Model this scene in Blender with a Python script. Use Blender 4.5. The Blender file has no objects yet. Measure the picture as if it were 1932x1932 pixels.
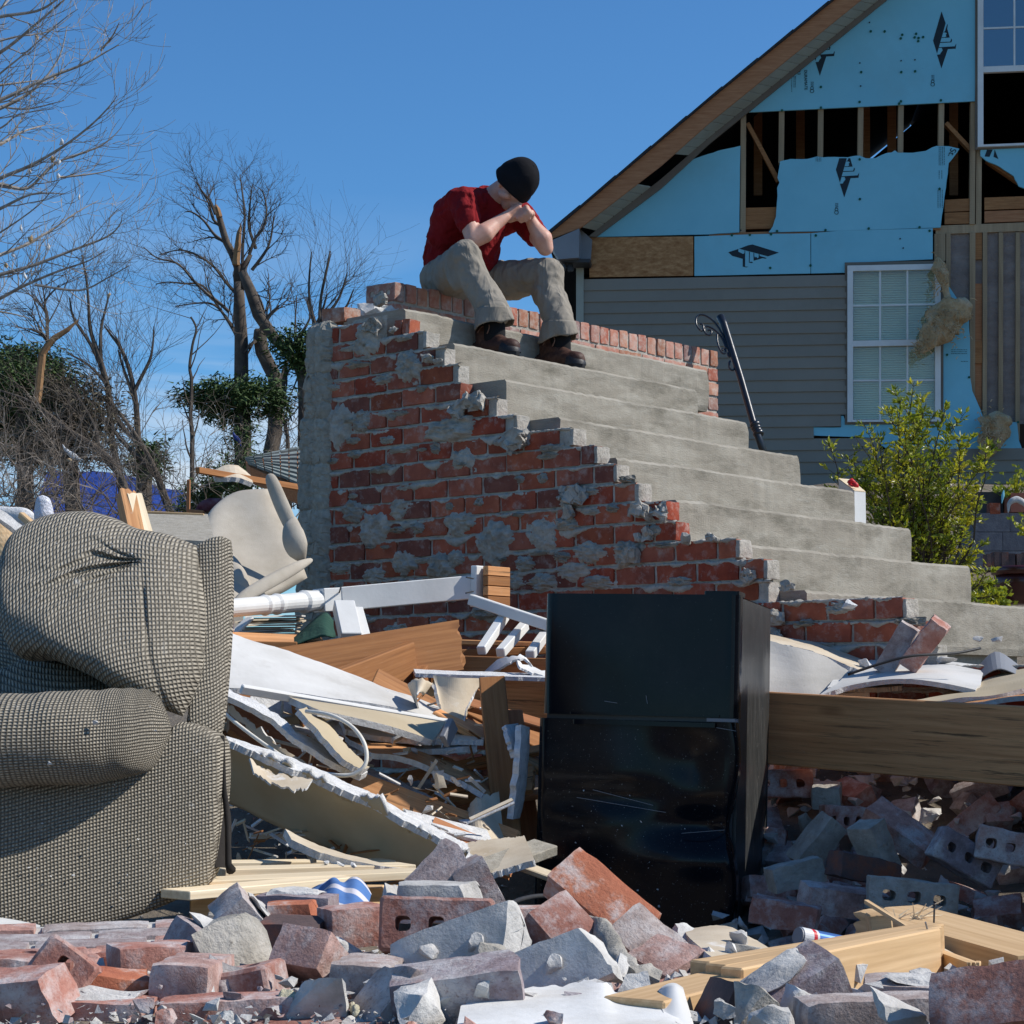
import bpy, bmesh, math, random
from mathutils import Vector, Matrix, Euler, noise
from mathutils.geometry import tessellate_polygon
R = math.radians
scn = bpy.context.scene
# ---------------------------------------------------------------- camera
F, PITCH = 3968.0, .0923          # focal length in units of the 1932-wide picture, upward tilt
cam = bpy.data.cameras.new('camera'); camo = bpy.data.objects.new('camera', cam)
scn.collection.objects.link(camo); scn.camera = camo
cam.sensor_width = 36; cam.lens = F/1932*36; cam.clip_start = .1; cam.clip_end = 3000
camo.location = (0, 0, 0); camo.rotation_euler = (math.pi/2+PITCH, 0, 0)
# ---------------------------------------------------------------- light
SUN_EL, SUN_AZ = R(43), R(92)     # azimuth measured clockwise from +Y: the sun stands to the right
S = Vector((math.sin(SUN_AZ)*math.cos(SUN_EL), math.cos(SUN_AZ)*math.cos(SUN_EL), math.sin(SUN_EL)))
sun = bpy.data.lights.new('sun', 'SUN'); sun.energy = 5.0; sun.angle = R(.5); sun.color = (1, .955, .88)
suno = bpy.data.objects.new('sun', sun); scn.collection.objects.link(suno)
suno.rotation_euler = S.to_track_quat('Z', 'Y').to_euler()
world = bpy.data.worlds.new('World'); scn.world = world; world.use_nodes = True
nt = world.node_tree; nt.nodes.clear()
def wn(t, **k):
    n = nt.nodes.new(t)
    for a, b in k.items(): setattr(n, a, b)
    return n
sky = wn('ShaderNodeTexSky', sky_type='NISHITA', sun_disc=False, sun_elevation=SUN_EL, sun_rotation=SUN_AZ, altitude=200, air_density=1.0, dust_density=.1, ozone_density=3.0)
bg = wn('ShaderNodeBackground'); bg.inputs[1].default_value = .10
out = wn('ShaderNodeOutputWorld')
tc = wn('ShaderNodeTexCoord'); mp = wn('ShaderNodeMapping'); mp.inputs['Scale'].default_value = (2.2, 2.2, 9)
mp.inputs['Rotation'].default_value = (0, R(12), 0)
nz = wn('ShaderNodeTexNoise'); nz.inputs['Scale'].default_value = 1.5; nz.inputs['Detail'].default_value = 7; nz.inputs['Roughness'].default_value = .55; nz.inputs['Distortion'].default_value = .7
cr = wn('ShaderNodeValToRGB'); cr.color_ramp.elements[0].position = .47; cr.color_ramp.elements[1].position = .66
sep = wn('ShaderNodeSeparateXYZ'); mr = wn('ShaderNodeMapRange'); mr.inputs[1].default_value = .24; mr.inputs[2].default_value = .10
mu = wn('ShaderNodeMath', operation='MULTIPLY'); mx = wn('ShaderNodeMix', data_type='RGBA')
mx.inputs[7].default_value = (11.5, 7.6, 6.6, 1)
tint = wn('ShaderNodeMix', data_type='RGBA', blend_type='MULTIPLY'); tint.inputs[0].default_value = 1; tint.inputs[7].default_value = (.56, 1.0, 1.34, 1)
for a, b in ((tc.outputs['Generated'], mp.inputs[0]), (mp.outputs[0], nz.inputs[0]), (nz.outputs[0], cr.inputs[0]), (tc.outputs['Generated'], sep.inputs[0]),
             (sep.outputs[2], mr.inputs[0]), (cr.outputs[0], mu.inputs[0]), (mr.outputs[0], mu.inputs[1]), (mu.outputs[0], mx.inputs[0]), (sky.outputs[0], mx.inputs[6]),
             (mx.outputs[2], tint.inputs[6]), (tint.outputs[2], bg.inputs[0]), (bg.outputs[0], out.inputs[0])):
    nt.links.new(a, b)
vs = scn.view_settings; vs.view_transform = 'Standard'; vs.look = 'None'; vs.gamma = 1; vs.exposure = 0; vs.use_curve_mapping = False
scn.render.resolution_x = scn.render.resolution_y = 1024
try:
    scn.cycles.max_bounces = 6; scn.cycles.diffuse_bounces = 3; scn.cycles.glossy_bounces = 3; scn.cycles.transmission_bounces = 4
except Exception: pass
rnd = random.Random(7)
U = rnd.uniform
# ---------------------------------------------------------------- picture -> place
def ray(px, py):
    x = (px-966)/F; v = (966-py)/F
    y = math.cos(PITCH)-v*math.sin(PITCH)
    return Vector((x/y, 1, (math.sin(PITCH)+v*math.cos(PITCH))/y))
def W(px, py, Y): return ray(px, py)*Y
def PP(px, py, point, normal):
    r = ray(px, py); return r*(Vector(point).dot(normal)/r.dot(normal))
# stairs frame: a runs down the stairs, c across them (away from the camera), z up
YAW = .7174; DN = Vector((math.cos(YAW), -math.sin(YAW), 0)); AC = Vector((math.sin(YAW), math.cos(YAW), 0))
SO = Vector((-.4844, 9.433, 0)); Z0, TR, RI, SW = 1.8027, .3053, .1939, 1.828
def S3(a, c, z): return SO+DN*a+AC*c+Vector((0, 0, z))
def gz(x, y):        # height of the ground
    def sm(t): t = max(0, min(1, t)); return t*t*(3-2*t)
    h = -.86
    h += .40*sm((4.7-y)/1.1)*(1-.0*sm((2.6-y)/.8))
    h += .30*sm((.05-x)/.35)*sm((5.9-y)/.6)*(1-sm((4.7-y)/1.1))
    h += sm((y-5.3)/3.2)*(.55+.25*sm((x+.2)/1.5))
    h += .9*sm((y-9.5)/9)*sm((x+3)/3)+.75*sm((y-14)/5)*sm((x-.8)/2)
    h += .4*sm((y-9.5)/9)+.6*sm((y-20)/40)
    return h+.05*noise.noise(Vector((x*.9, y*.9, 3)))
# ---------------------------------------------------------------- object helpers
col = scn.collection
def tagit(o, label=None, cat=None, group=None, kind=None):
    for k, v in (('label', label), ('category', cat), ('group', group), ('kind', kind)):
        if v: o[k] = v
    return o
def thing(name, loc, label, cat, group=None, kind=None):
    o = bpy.data.objects.new(name, None); col.objects.link(o); o.location = loc; o.empty_display_size = .1
    return tagit(o, label, cat, group, kind)
def wloc(o):
    v = Vector((0, 0, 0))
    while o: v = v+o.location; o = o.parent
    return v
def link(name, me, mats, parent=None, M=None, smooth=False):
    o = bpy.data.objects.new(name, me); col.objects.link(o)
    for m in (mats if isinstance(mats, (list, tuple)) else [mats]): 
        if m: me.materials.append(m)
    if smooth: me.polygons.foreach_set('use_smooth', [True]*len(me.polygons))
    if M is not None: o.matrix_basis = M
    if parent is not None:
        o.parent = parent
        if M is not None: o.location = o.location-wloc(parent)
    return o
class MB:                     # collects world-space geometry, becomes ONE mesh object
    def __init__(s): s.v = []; s.f = []; s.m = []; s.uv = {}
    def add(s, vs, fs, mi=0):
        n = len(s.v); s.v += [tuple(q) for q in vs]; s.f += [tuple(n+i for i in f) for f in fs]; s.m += [mi]*len(fs)
    def box(s, c, d, rot=None, mi=0):
        c = Vector(c); x, y, z = d[0]/2, d[1]/2, d[2]/2; r = rot.to_matrix() if rot is not None and not isinstance(rot, Matrix) else rot
        vs = [Vector((i*x, j*y, k*z)) for k in (-1, 1) for j in (-1, 1) for i in (-1, 1)]
        if r is not None: vs = [r @ q for q in vs]
        s.add([c+q for q in vs], [(0, 2, 3, 1), (4, 5, 7, 6), (0, 1, 5, 4), (2, 6, 7, 3), (0, 4, 6, 2), (1, 3, 7, 5)], mi)
    def bar(s, p, q, w, h, up=(0, 0, 1), mi=0):
        p, q = Vector(p), Vector(q); d = q-p; L = d.length; d.normalize(); a = d.cross(Vector(up))
        if a.length < 1e-4: a = d.cross(Vector((1, 0, 0)))
        a.normalize(); b = a.cross(d); M = Matrix((d, a, b)).transposed()
        s.box((p+q)/2, (L, w, h), M, mi)
    def tube(s, pts, rad, n=6, mi=0, cap=True):
        pts = [Vector(p) for p in pts]; k = len(pts)
        if not isinstance(rad, (list, tuple)): rad = [rad]*k
        vs = []; ref = None
        for i, p in enumerate(pts):
            t = (pts[min(i+1, k-1)]-pts[max(i-1, 0)])
            if t.length < 1e-9: t = Vector((0, 0, 1))
            t.normalize()
            if ref is None: ref = t.orthogonal().normalized()
            ref = (ref-t*ref.dot(t)); ref = ref.normalized() if ref.length > 1e-6 else t.orthogonal().normalized()
            b = t.cross(ref)
            for j in range(n):
                an = 2*math.pi*j/n; vs.append(p+(ref*math.cos(an)+b*math.sin(an))*rad[i])
        fs = [(i*n+j, i*n+(j+1) % n, (i+1)*n+(j+1) % n, (i+1)*n+j) for i in range(k-1) for j in range(n)]
        if cap: fs += [tuple(range(n))[::-1], tuple((k-1)*n+j for j in range(n))]
        s.add(vs, fs, mi)
    def prism(s, poly, vec, mi=0, rim=None):      # polygon (world points) pushed along vec
        vec = Vector(vec); n = len(poly); P = [Vector(p) for p in poly]
        tri = tessellate_polygon([P])
        nm = Vector((0, 0, 0))
        for i in range(n): nm += P[i].cross(P[(i+1) % n])
        if nm.dot(vec) > 0: fl = True
        else: fl = False
        fs = []
        for t in tri:
            a, b, c = t; tn = (P[b]-P[a]).cross(P[c]-P[a])
            if tn.dot(vec) > 0: a, b, c = a, c, b
            fs.append((a, b, c)); fs.append((a+n, c+n, b+n))
        s.add(P+[p+vec for p in P], fs, mi)
        base = len(s.v)-2*n
        for i in range(n):
            j = (i+1) % n; q = (base+i, base+j, base+j+n, base+i+n); s.f.append(q if fl else q[::-1]); s.m.append(mi if rim is None else rim)
    def cap_hull(s, pts, mi=0):
        bm = bmesh.new()
        for p in pts: bm.verts.new(p)
        bmesh.ops.convex_hull(bm, input=bm.verts); bm.verts.ensure_lookup_table()
        bm.verts.index_update(); used = [v for v in bm.verts if v.link_faces]; ix = {v: i for i, v in enumerate(used)}
        s.add([v.co.copy() for v in used], [[ix[v] for v in f.verts] for f in bm.faces], mi); bm.free()
    def build(s, name, mats, parent=None, smooth=False, origin=None, **tg):
        if parent is not None: o0 = wloc(parent)
        elif origin is not None: o0 = Vector(origin)
        else:
            xs = [v[0] for v in s.v]; ys = [v[1] for v in s.v]; zs = [v[2] for v in s.v]
            o0 = Vector(((min(xs)+max(xs))/2, (min(ys)+max(ys))/2, min(zs)))
        me = bpy.data.meshes.new(name); me.from_pydata([(v[0]-o0.x, v[1]-o0.y, v[2]-o0.z) for v in s.v], [], s.f)
        me.polygons.foreach_set('material_index', s.m)
        if s.uv:
            ul = me.uv_layers.new(name='UVMap')
            for lp in me.loops:
                if lp.vertex_index in s.uv: ul.data[lp.index].uv = s.uv[lp.vertex_index]
        me.update(); o = link(name, me, mats, parent, None, smooth)
        if parent is None: o.location = o0
        return tagit(o, **tg)
def lerp(a, b, t): return a+(b-a)*t
def samp(line, t):            # point at parameter t along a polyline of tuples
    n = len(line)-1
    if n == 0: return Vector(line[0])
    x = min(max(t, 0), 1)*n; i = min(int(x), n-1); return Vector(line[i]).lerp(Vector(line[i+1]), x-i)
def ssamp(line, t):           # smooth (Catmull-Rom) version
    n = len(line)-1; L = [Vector(p) for p in line]; x = min(max(t, 0), 1)*n; i = min(int(x), n-1); u = x-i
    p0, p1, p2, p3 = L[max(i-1, 0)], L[i], L[i+1], L[min(i+2, n)]
    return .5*((2*p1)+(-p0+p2)*u+(2*p0-5*p1+4*p2-p3)*u*u+(-p0+3*p1-3*p2+p3)*u**3)
def surf(mb, fn, nu, nv, mi=0, uv=None, closeu=False):
    b = len(mb.v)
    for j in range(nv+1):
        for i in range(nu+(0 if closeu else 1)):
            p = fn(i/nu, j/nv); 
            if uv: mb.uv[len(mb.v)] = uv(i/nu, j/nv)
            mb.v.append(tuple(p))
    w = nu if closeu else nu+1
    for j in range(nv):
        for i in range(nu):
            i2 = (i+1) % w if closeu else i+1
            mb.f.append((b+j*w+i, b+j*w+i2, b+(j+1)*w+i2, b+(j+1)*w+i)); mb.m.append(mi)
def sheet(name, A, B, mats, th=.014, nu=24, nv=6, jag=.0, jagA=None, jagB=None, bump=.004, parent=None, jagE=0, seed=0, smooth=False, **tg):
    """thin bent board between two picture polylines A and B (each point px,py,Y); ragged rims; real thickness"""
    A = [W(*p) for p in A]; B = [W(*p) for p in B]; jA = jag if jagA is None else jagA; jB = jag if jagB is None else jagB
    def fr(t, k, amp):
        return amp*(noise.noise(Vector((t*9+seed*7, k*5, 1)))*1.1+.6*noise.noise(Vector((t*31+seed, k*5, 2)))+.4*noise.noise(Vector((t*90, k, seed))))
    def fn(u, v):
        uu = u
        if jagE: uu = u+((1-u)*1.0+u*-1.0)*0+(fr(v*.5, 3, jagE) if u < .001 else (fr(v*.5, 4, jagE) if u > .999 else 0))
        a = ssamp(A, uu); b = ssamp(B, uu); d = (b-a); L = max(d.length, .01)
        vv = v
        if v < .001: vv = fr(u, 1, jA)/L
        elif v > .999: vv = 1+fr(u, 2, jB)/L
        p = a+d*vv
        if bump: p = p+Vector((0, 1, .3))*bump*noise.noise(p*7)
        return p
    mb = MB(); surf(mb, fn, nu, nv)
    o = mb.build(name, mats, parent, smooth=smooth, **tg)
    m = o.modifiers.new('thick', 'SOLIDIFY'); m.thickness = th; m.offset = 0; m.use_even_offset = False
    if len(o.data.materials) > 1: m.material_offset_rim = 1
    return o
def board(name, p, q, w, h, mat_, up=(0, 0, 1), parent=None, broken=0, bev=.003, **tg):
    """sawn timber from p to q (world); local x is the grain; broken = splintered far end"""
    p, q = Vector(p), Vector(q); d = q-p; L = d.length; d.normalize(); a = Vector(up).cross(d)
    if a.length < 1e-4: a = Vector((1, 0, 0)).cross(d)
    a.normalize(); b = d.cross(a)
    me = bpy.data.meshes.new(name); bm = bmesh.new()
    ny = max(2, int(w/.02)) if broken else 1; nz_ = max(2, int(h/.02)) if broken else 1
    bmesh.ops.create_cube(bm, size=1)
    for v in bm.verts: v.co = Vector((v.co.x*L, v.co.y*w, v.co.z*h))
    if broken:
        ed = [e for e in bm.edges if abs(e.verts[0].co.x-e.verts[1].co.x) < 1e-5 and e.verts[0].co.x > 0]
        bmesh.ops.subdivide_edges(bm, edges=ed, cuts=7, use_grid_fill=True)
        for v in bm.verts:
            if v.co.x > L/2-1e-4: v.co.x -= broken*(.5+.5*noise.noise(Vector((v.co.y*60, v.co.z*60, L*9))))*rnd.uniform(.2, 1.3)
    elif bev:
        bmesh.ops.bevel(bm, geom=list(bm.edges), offset=min(bev, w*.2, h*.2), segments=1, affect='EDGES')
    bm.to_mesh(me); bm.free()
    M = Matrix((d, a, b)).transposed().to_4x4(); M.translation = (p+q)/2
    o = link(name, me, mat_, parent, M); return tagit(o, **tg)
# ---------------------------------------------------------------- materials
def mat(name, cols, scale=8, rough=.8, bump=.3, bscale=60, spec=.3, metal=0, coord='Object', stretch=(1, 1, 1), rand=0, randcols=None, overlay=None, bdist=.004, detail=5):
    """cols: 2-4 colours mixed by noise. randcols: per-object palette. overlay=(colour, amount, scale, contrast)"""
    m = bpy.data.materials.new(name); m.use_nodes = True; t = m.node_tree; N = t.nodes; L = t.links; b = N['Principled BSDF']
    def nn(ty, **k):
        n = N.new(ty)
        for a, c in k.items(): setattr(n, a, c)
        return n
    c = nn('ShaderNodeTexCoord'); mp = nn('ShaderNodeMapping'); mp.inputs['Scale'].default_value = stretch
    L.new(c.outputs[coord], mp.inputs[0]); oi = nn('ShaderNodeObjectInfo')
    ml = nn('ShaderNodeMath', operation='MULTIPLY'); ml.inputs[1].default_value = 37; L.new(oi.outputs['Random'], ml.inputs[0]); L.new(ml.outputs[0], mp.inputs['Location'])
    n1 = nn('ShaderNodeTexNoise'); n1.inputs['Scale'].default_value = scale; n1.inputs['Detail'].default_value = detail; n1.inputs['Roughness'].default_value = .65
    L.new(mp.outputs[0], n1.inputs[0]); r = nn('ShaderNodeValToRGB'); L.new(n1.outputs[0], r.inputs[0]); e = r.color_ramp.elements
    k = len(cols)
    for i, q in enumerate(cols):
        pos = .3+.4*i/max(1, k-1)
        if i < 2: e[i].position = pos
        else: e.new(pos)
        e[i].color = (*q, 1)
    outc = r.outputs[0]
    if randcols:
        rr = nn('ShaderNodeValToRGB'); rr.color_ramp.interpolation = 'CONSTANT'; ee = rr.color_ramp.elements
        for i, q in enumerate(randcols):
            if i < 2: ee[i].position = i/len(randcols)
            else: ee.new(i/len(randcols))
            ee[i].color = (*q, 1)
        L.new(oi.outputs['Random'], rr.inputs[0]); mm = nn('ShaderNodeMix', data_type='RGBA', blend_type='MULTIPLY'); mm.inputs[0].default_value = 1
        L.new(outc, mm.inputs[6]); L.new(rr.outputs[0], mm.inputs[7]); outc = mm.outputs[2]
    if rand:
        hs = nn('ShaderNodeHueSaturation'); mr = nn('ShaderNodeMapRange'); mr.inputs[3].default_value = 1-rand; mr.inputs[4].default_value = 1+rand
        L.new(oi.outputs['Random'], mr.inputs[0]); L.new(mr.outputs[0], hs.inputs['Value']); L.new(outc, hs.inputs['Color']); outc = hs.outputs[0]
    for ov in (overlay if isinstance(overlay, list) else [overlay] if overlay else []):
        oc, amt, osc, lo, hi = ov[:5]; n2 = nn('ShaderNodeTexNoise'); n2.inputs['Scale'].default_value = osc; n2.inputs['Detail'].default_value = 6; n2.inputs['Roughness'].default_value = .7
        if len(ov) > 5:
            mp2 = nn('ShaderNodeMapping'); mp2.inputs['Scale'].default_value = ov[5]; L.new(c.outputs[coord], mp2.inputs[0]); L.new(ml.outputs[0], mp2.inputs['Location']); L.new(mp2.outputs[0], n2.inputs[0])
        else: L.new(mp.outputs[0], n2.inputs[0])
        m2 = nn('ShaderNodeMapRange'); m2.inputs[1].default_value = lo; m2.inputs[2].default_value = hi; m2.inputs[4].default_value = amt; L.new(n2.outputs[0], m2.inputs[0])
        mm = nn('ShaderNodeMix', data_type='RGBA'); L.new(m2.outputs[0], mm.inputs[0]); L.new(outc, mm.inputs[6]); mm.inputs[7].default_value = (*oc, 1); outc = mm.outputs[2]
    L.new(outc, b.inputs['Base Color']); b.inputs['Roughness'].default_value = rough; b.inputs['Metallic'].default_value = metal; b.inputs['Specular IOR Level'].default_value = spec
    if bump:
        n3 = nn('ShaderNodeTexNoise'); n3.inputs['Scale'].default_value = bscale; n3.inputs['Detail'].default_value = 6; n3.inputs['Roughness'].default_value = .65; L.new(mp.outputs[0], n3.inputs[0])
        bp = nn('ShaderNodeBump'); bp.inputs['Strength'].default_value = bump; bp.inputs['Distance'].default_value = bdist; L.new(n3.outputs[0], bp.inputs['Height']); L.new(bp.outputs[0], b.inputs['Normal'])
    return m
def woodmat(name, c1, c2, knots=True, rough=.75, scale=1.0, grain=(1.5, 45, 45), overlay=None, rand=.12, dirt=.25):
    m = mat(name, [c1, lerp3(c1, c2, .5), c2], scale=1.3*scale, rough=rough, bump=.12, bscale=3, stretch=grain, rand=rand, overlay=overlay, detail=8, bdist=.003)
    t = m.node_tree; N = t.nodes; L = t.links; b = N['Principled BSDF']; src = b.inputs['Base Color'].links[0].from_socket
    c = N.new('ShaderNodeTexCoord'); mp = N.new('ShaderNodeMapping'); mp.inputs['Scale'].default_value = (.55, 6, 6); L.new(c.outputs['Object'], mp.inputs[0])
    w = N.new('ShaderNodeTexWave'); w.wave_type = 'BANDS'; w.bands_direction = 'Z'; w.inputs['Scale'].default_value = 3.2*scale; w.inputs['Distortion'].default_value = 9; w.inputs['Detail'].default_value = 3; w.inputs['Detail Scale'].default_value = .8
    L.new(mp.outputs[0], w.inputs[0]); mm = N.new('ShaderNodeMix'); mm.data_type = 'RGBA'; mm.blend_type = 'MULTIPLY'; mm.inputs[0].default_value = .16
    r = N.new('ShaderNodeValToRGB'); r.color_ramp.elements[0].color = (.52, .42, .33, 1); r.color_ramp.elements[1].position = .6; L.new(w.outputs[0], r.inputs[0])
    L.new(src, mm.inputs[6]); L.new(r.outputs[0], mm.inputs[7]); outc = mm.outputs[2]
    if knots:
        vo = N.new('ShaderNodeTexVoronoi'); mp2 = N.new('ShaderNodeMapping'); mp2.inputs['Scale'].default_value = (1.6, 5, 5); L.new(c.outputs['Object'], mp2.inputs[0]); L.new(mp2.outputs[0], vo.inputs[0]); vo.inputs['Scale'].default_value = 1.3
        r2 = N.new('ShaderNodeValToRGB'); r2.color_ramp.elements[0].color = (.25, .16, .1, 1); r2.color_ramp.elements[0].position = .04; r2.color_ramp.elements[1].position = .16; L.new(vo.outputs[0], r2.inputs[0])
        m3 = N.new('ShaderNodeMix'); m3.data_type = 'RGBA'; m3.blend_type = 'MULTIPLY'; m3.inputs[0].default_value = .8; L.new(outc, m3.inputs[6]); L.new(r2.outputs[0], m3.inputs[7]); outc = m3.outputs[2]
    L.new(outc, b.inputs['Base Color']); return m
def lerp3(a, b, t): return tuple(a[i]+(b[i]-a[i])*t for i in range(3))
M_ = {}
brickpal = [(1, .9, .9), (.78, .72, .72), (1.15, .95, .8), (.62, .62, .7), (1.1, .8, .7), (.85, .65, .5), (1.2, 1.05, 1), (.95, .55, .45)]
M_['brick'] = mat('wall_brick', [(.20, .062, .04), (.29, .092, .055), (.38, .14, .085)], scale=9, rough=.88, bump=.6, bscale=90, randcols=brickpal, overlay=[((.46, .42, .37), .6, 19, .53, .75), ((.04, .03, .03), .5, 6, .6, .8)])
M_['brick_ledge'] = mat('ledge_brick', [(.30, .15, .115), (.37, .21, .165), (.43, .28, .225)], scale=14, rough=.9, bump=.6, bscale=90, randcols=brickpal, overlay=[((.5, .47, .42), .65, 22, .45, .7)])
M_['brick_grey'] = mat('rubble_brick', [(.26, .195, .17), (.38, .305, .275), (.53, .465, .43)], scale=26, rough=.9, bump=.8, bscale=150, randcols=[(1, 1, 1), (.72, .7, .8), (1.1, .85, .8), (1.2, .8, .7), (.85, .85, .9)], overlay=[((.58, .55, .53), .85, 9, .47, .64), ((.36, .12, .07), .6, 7, .62, .72), ((.16, .10, .085), .55, 170, .54, .66), ((.1, .07, .06), .8, 60, .68, .74)])
M_['brick_red'] = mat('red_brick', [(.27, .105, .075), (.36, .165, .125), (.44, .25, .20)], scale=18, rough=.88, bump=.7, bscale=120, rand=.15, overlay=[((.60, .56, .54), .85, 11, .46, .66), ((.48, .14, .06), .5, 5, .64, .74), ((.17, .07, .05), .5, 170, .54, .66), ((.08, .05, .04), .8, 60, .68, .74)])
M_['brick_orange'] = mat('orange_brick', [(.32, .10, .055), (.44, .15, .08), (.5, .24, .15)], scale=12, rough=.88, bump=.7, bscale=120, overlay=[((.62, .58, .55), .8, 12, .54, .7)])
M_['brick_dark'] = mat('burnt_brick', [(.06, .045, .045), (.12, .08, .075), (.3, .09, .04)], scale=8, rough=.9, bump=.7, bscale=110)
M_['mortar'] = mat('mortar', [(.29, .265, .225), (.40, .37, .32), (.52, .485, .43)], scale=16, rough=.95, bump=1, bscale=70, bdist=.008, overlay=[((.2, .17, .14), .5, 5, .52, .72), ((.12, .10, .08), .6, 70, .62, .7)])
M_['mortar_light'] = mat('pale_mortar', [(.40, .385, .36), (.53, .51, .48), (.66, .64, .60)], scale=20, rough=.95, bump=.9, bscale=110, rand=.12, overlay=((.3, .28, .27), .5, 9, .56, .72))
M_['concrete'] = mat('concrete', [(.225, .20, .16), (.295, .265, .215), (.37, .34, .285)], scale=3.5, rough=.92, bump=.8, bscale=60, stretch=(1, 1, 3.2), detail=9, overlay=[((.10, .09, .065), .7, 2.6, .50, .70), ((.36, .35, .31), .45, 30, .58, .7, (.35, .35, 2.2)), ((.07, .06, .05), .85, 34, .66, .70), ((.40, .38, .32), .5, 150, .56, .68)])
M_['block'] = mat('concrete_block', [(.25, .225, .18), (.33, .30, .245), (.40, .37, .31)], scale=30, rough=.95, bump=.9, bscale=110, rand=.1)
M_['pine'] = woodmat('pine_wood', (.52, .33, .16), (.72, .5, .28))
M_['pale'] = woodmat('pale_pine', (.66, .52, .34), (.82, .70, .5), knots=False)
M_['brown'] = woodmat('brown_timber', (.26, .105, .035), (.42, .19, .07), overlay=[((.5, .4, .32), .45, 12, .58, .78), ((.08, .04, .02), .5, 3, .56, .76)])
M_['beam'] = woodmat('weathered_beam', (.50, .225, .09), (.74, .385, .17), overlay=[((.08, .05, .03), .8, 2.0, .54, .72), ((.05, .035, .02), .8, 1.2, .60, .66), ((.55, .5, .42), .4, 30, .64, .74, (1, 1, 1))])
M_['stud'] = woodmat('stud_wood', (.28, .19, .11), (.42, .3, .18), grain=(20, 20, 1.2), knots=False)
M_['fascia'] = woodmat('fascia_wood', (.33, .125, .05), (.48, .22, .10), knots=False)
M_['white'] = mat('white_paint', [(.62, .61, .58), (.69, .68, .65), (.74, .73, .70)], scale=4, rough=.5, bump=.15, bscale=50, spec=.4, overlay=((.35, .33, .3), .35, 9, .64, .78))
M_['drywall'] = mat('cream_wall_paint', [(.42, .34, .22), (.47, .39, .265), (.52, .44, .31)], scale=2.5, rough=.75, bump=.15, bscale=60, overlay=((.4, .34, .26), .35, 5, .6, .8))
M_['gypsum'] = mat('gypsum', [(.52, .52, .51), (.66, .655, .645), (.78, .77, .76)], scale=40, rough=.95, bump=1, bscale=120, bdist=.006)
M_['paper'] = mat('board_paper', [(.45, .36, .25), (.55, .46, .34), (.62, .54, .42)], scale=6, rough=.85, bump=.3, bscale=40, overlay=((.75, .74, .72), .7, 9, .58, .66))
M_['plaster'] = mat('white_plaster', [(.60, .585, .55), (.70, .69, .66), (.78, .77, .75)], scale=7, rough=.85, bump=.3, bscale=60, overlay=[((.35, .32, .28), .7, 26, .64, .72), ((.5, .46, .4), .6, 5, .52, .7)])
M_['offwhite'] = mat('dusty_board', [(.40, .375, .33), (.48, .455, .41), (.56, .53, .48)], scale=4, rough=.9, bump=.3, overlay=((.15, .12, .09), .6, 24, .66, .76))
M_['panel'] = mat('dirty_white_panel', [(.50, .48, .44), (.60, .585, .55), (.68, .665, .63)], scale=3, rough=.6, bump=.2, bscale=30, overlay=[((.3, .27, .22), .5, 4, .56, .78), ((.25, .2, .15), .8, 40, .70, .76)])
M_['metal'] = mat('black_metal', [(.008, .01, .014), (.016, .018, .024)], scale=20, rough=.32, bump=.15, bscale=40, spec=.6)
M_['dirt'] = mat('dirt', [(.10, .08, .06), (.18, .15, .115), (.27, .23, .18)], scale=2.5, rough=1, bump=1, bscale=30, bdist=.02)
M_['grass'] = mat('yard_soil', [(.07, .06, .035), (.11, .1, .05), (.16, .13, .08)], scale=2, rough=1, bump=1, bscale=22, bdist=.02)
# ---------------------------------------------------------------- ground
def build_ground():
    xs = [-900, -400, -150, -60, -25, -12]+[-8+.25*i for i in range(65)]+[12, 25, 60, 150, 400, 900]
    ys = [-30, -8, 0, 1.5]+[2.2+.2*i for i in range(90)]+[22, 25, 30, 40, 60, 100, 200, 500, 1800]
    vs = [(x, y, gz(x, y)+(.035*noise.noise(Vector((x*4, y*4, 0))) if y < 21 else 0)) for y in ys for x in xs]; n = len(xs)
    fs = [(j*n+i, j*n+i+1, (j+1)*n+i+1, (j+1)*n+i) for j in range(len(ys)-1) for i in range(n-1)]
    mb = MB(); mb.add(vs, fs); mb.build('ground', M_['dirt'], smooth=True, origin=(0, 0, 0), kind='structure')
build_ground()
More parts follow.
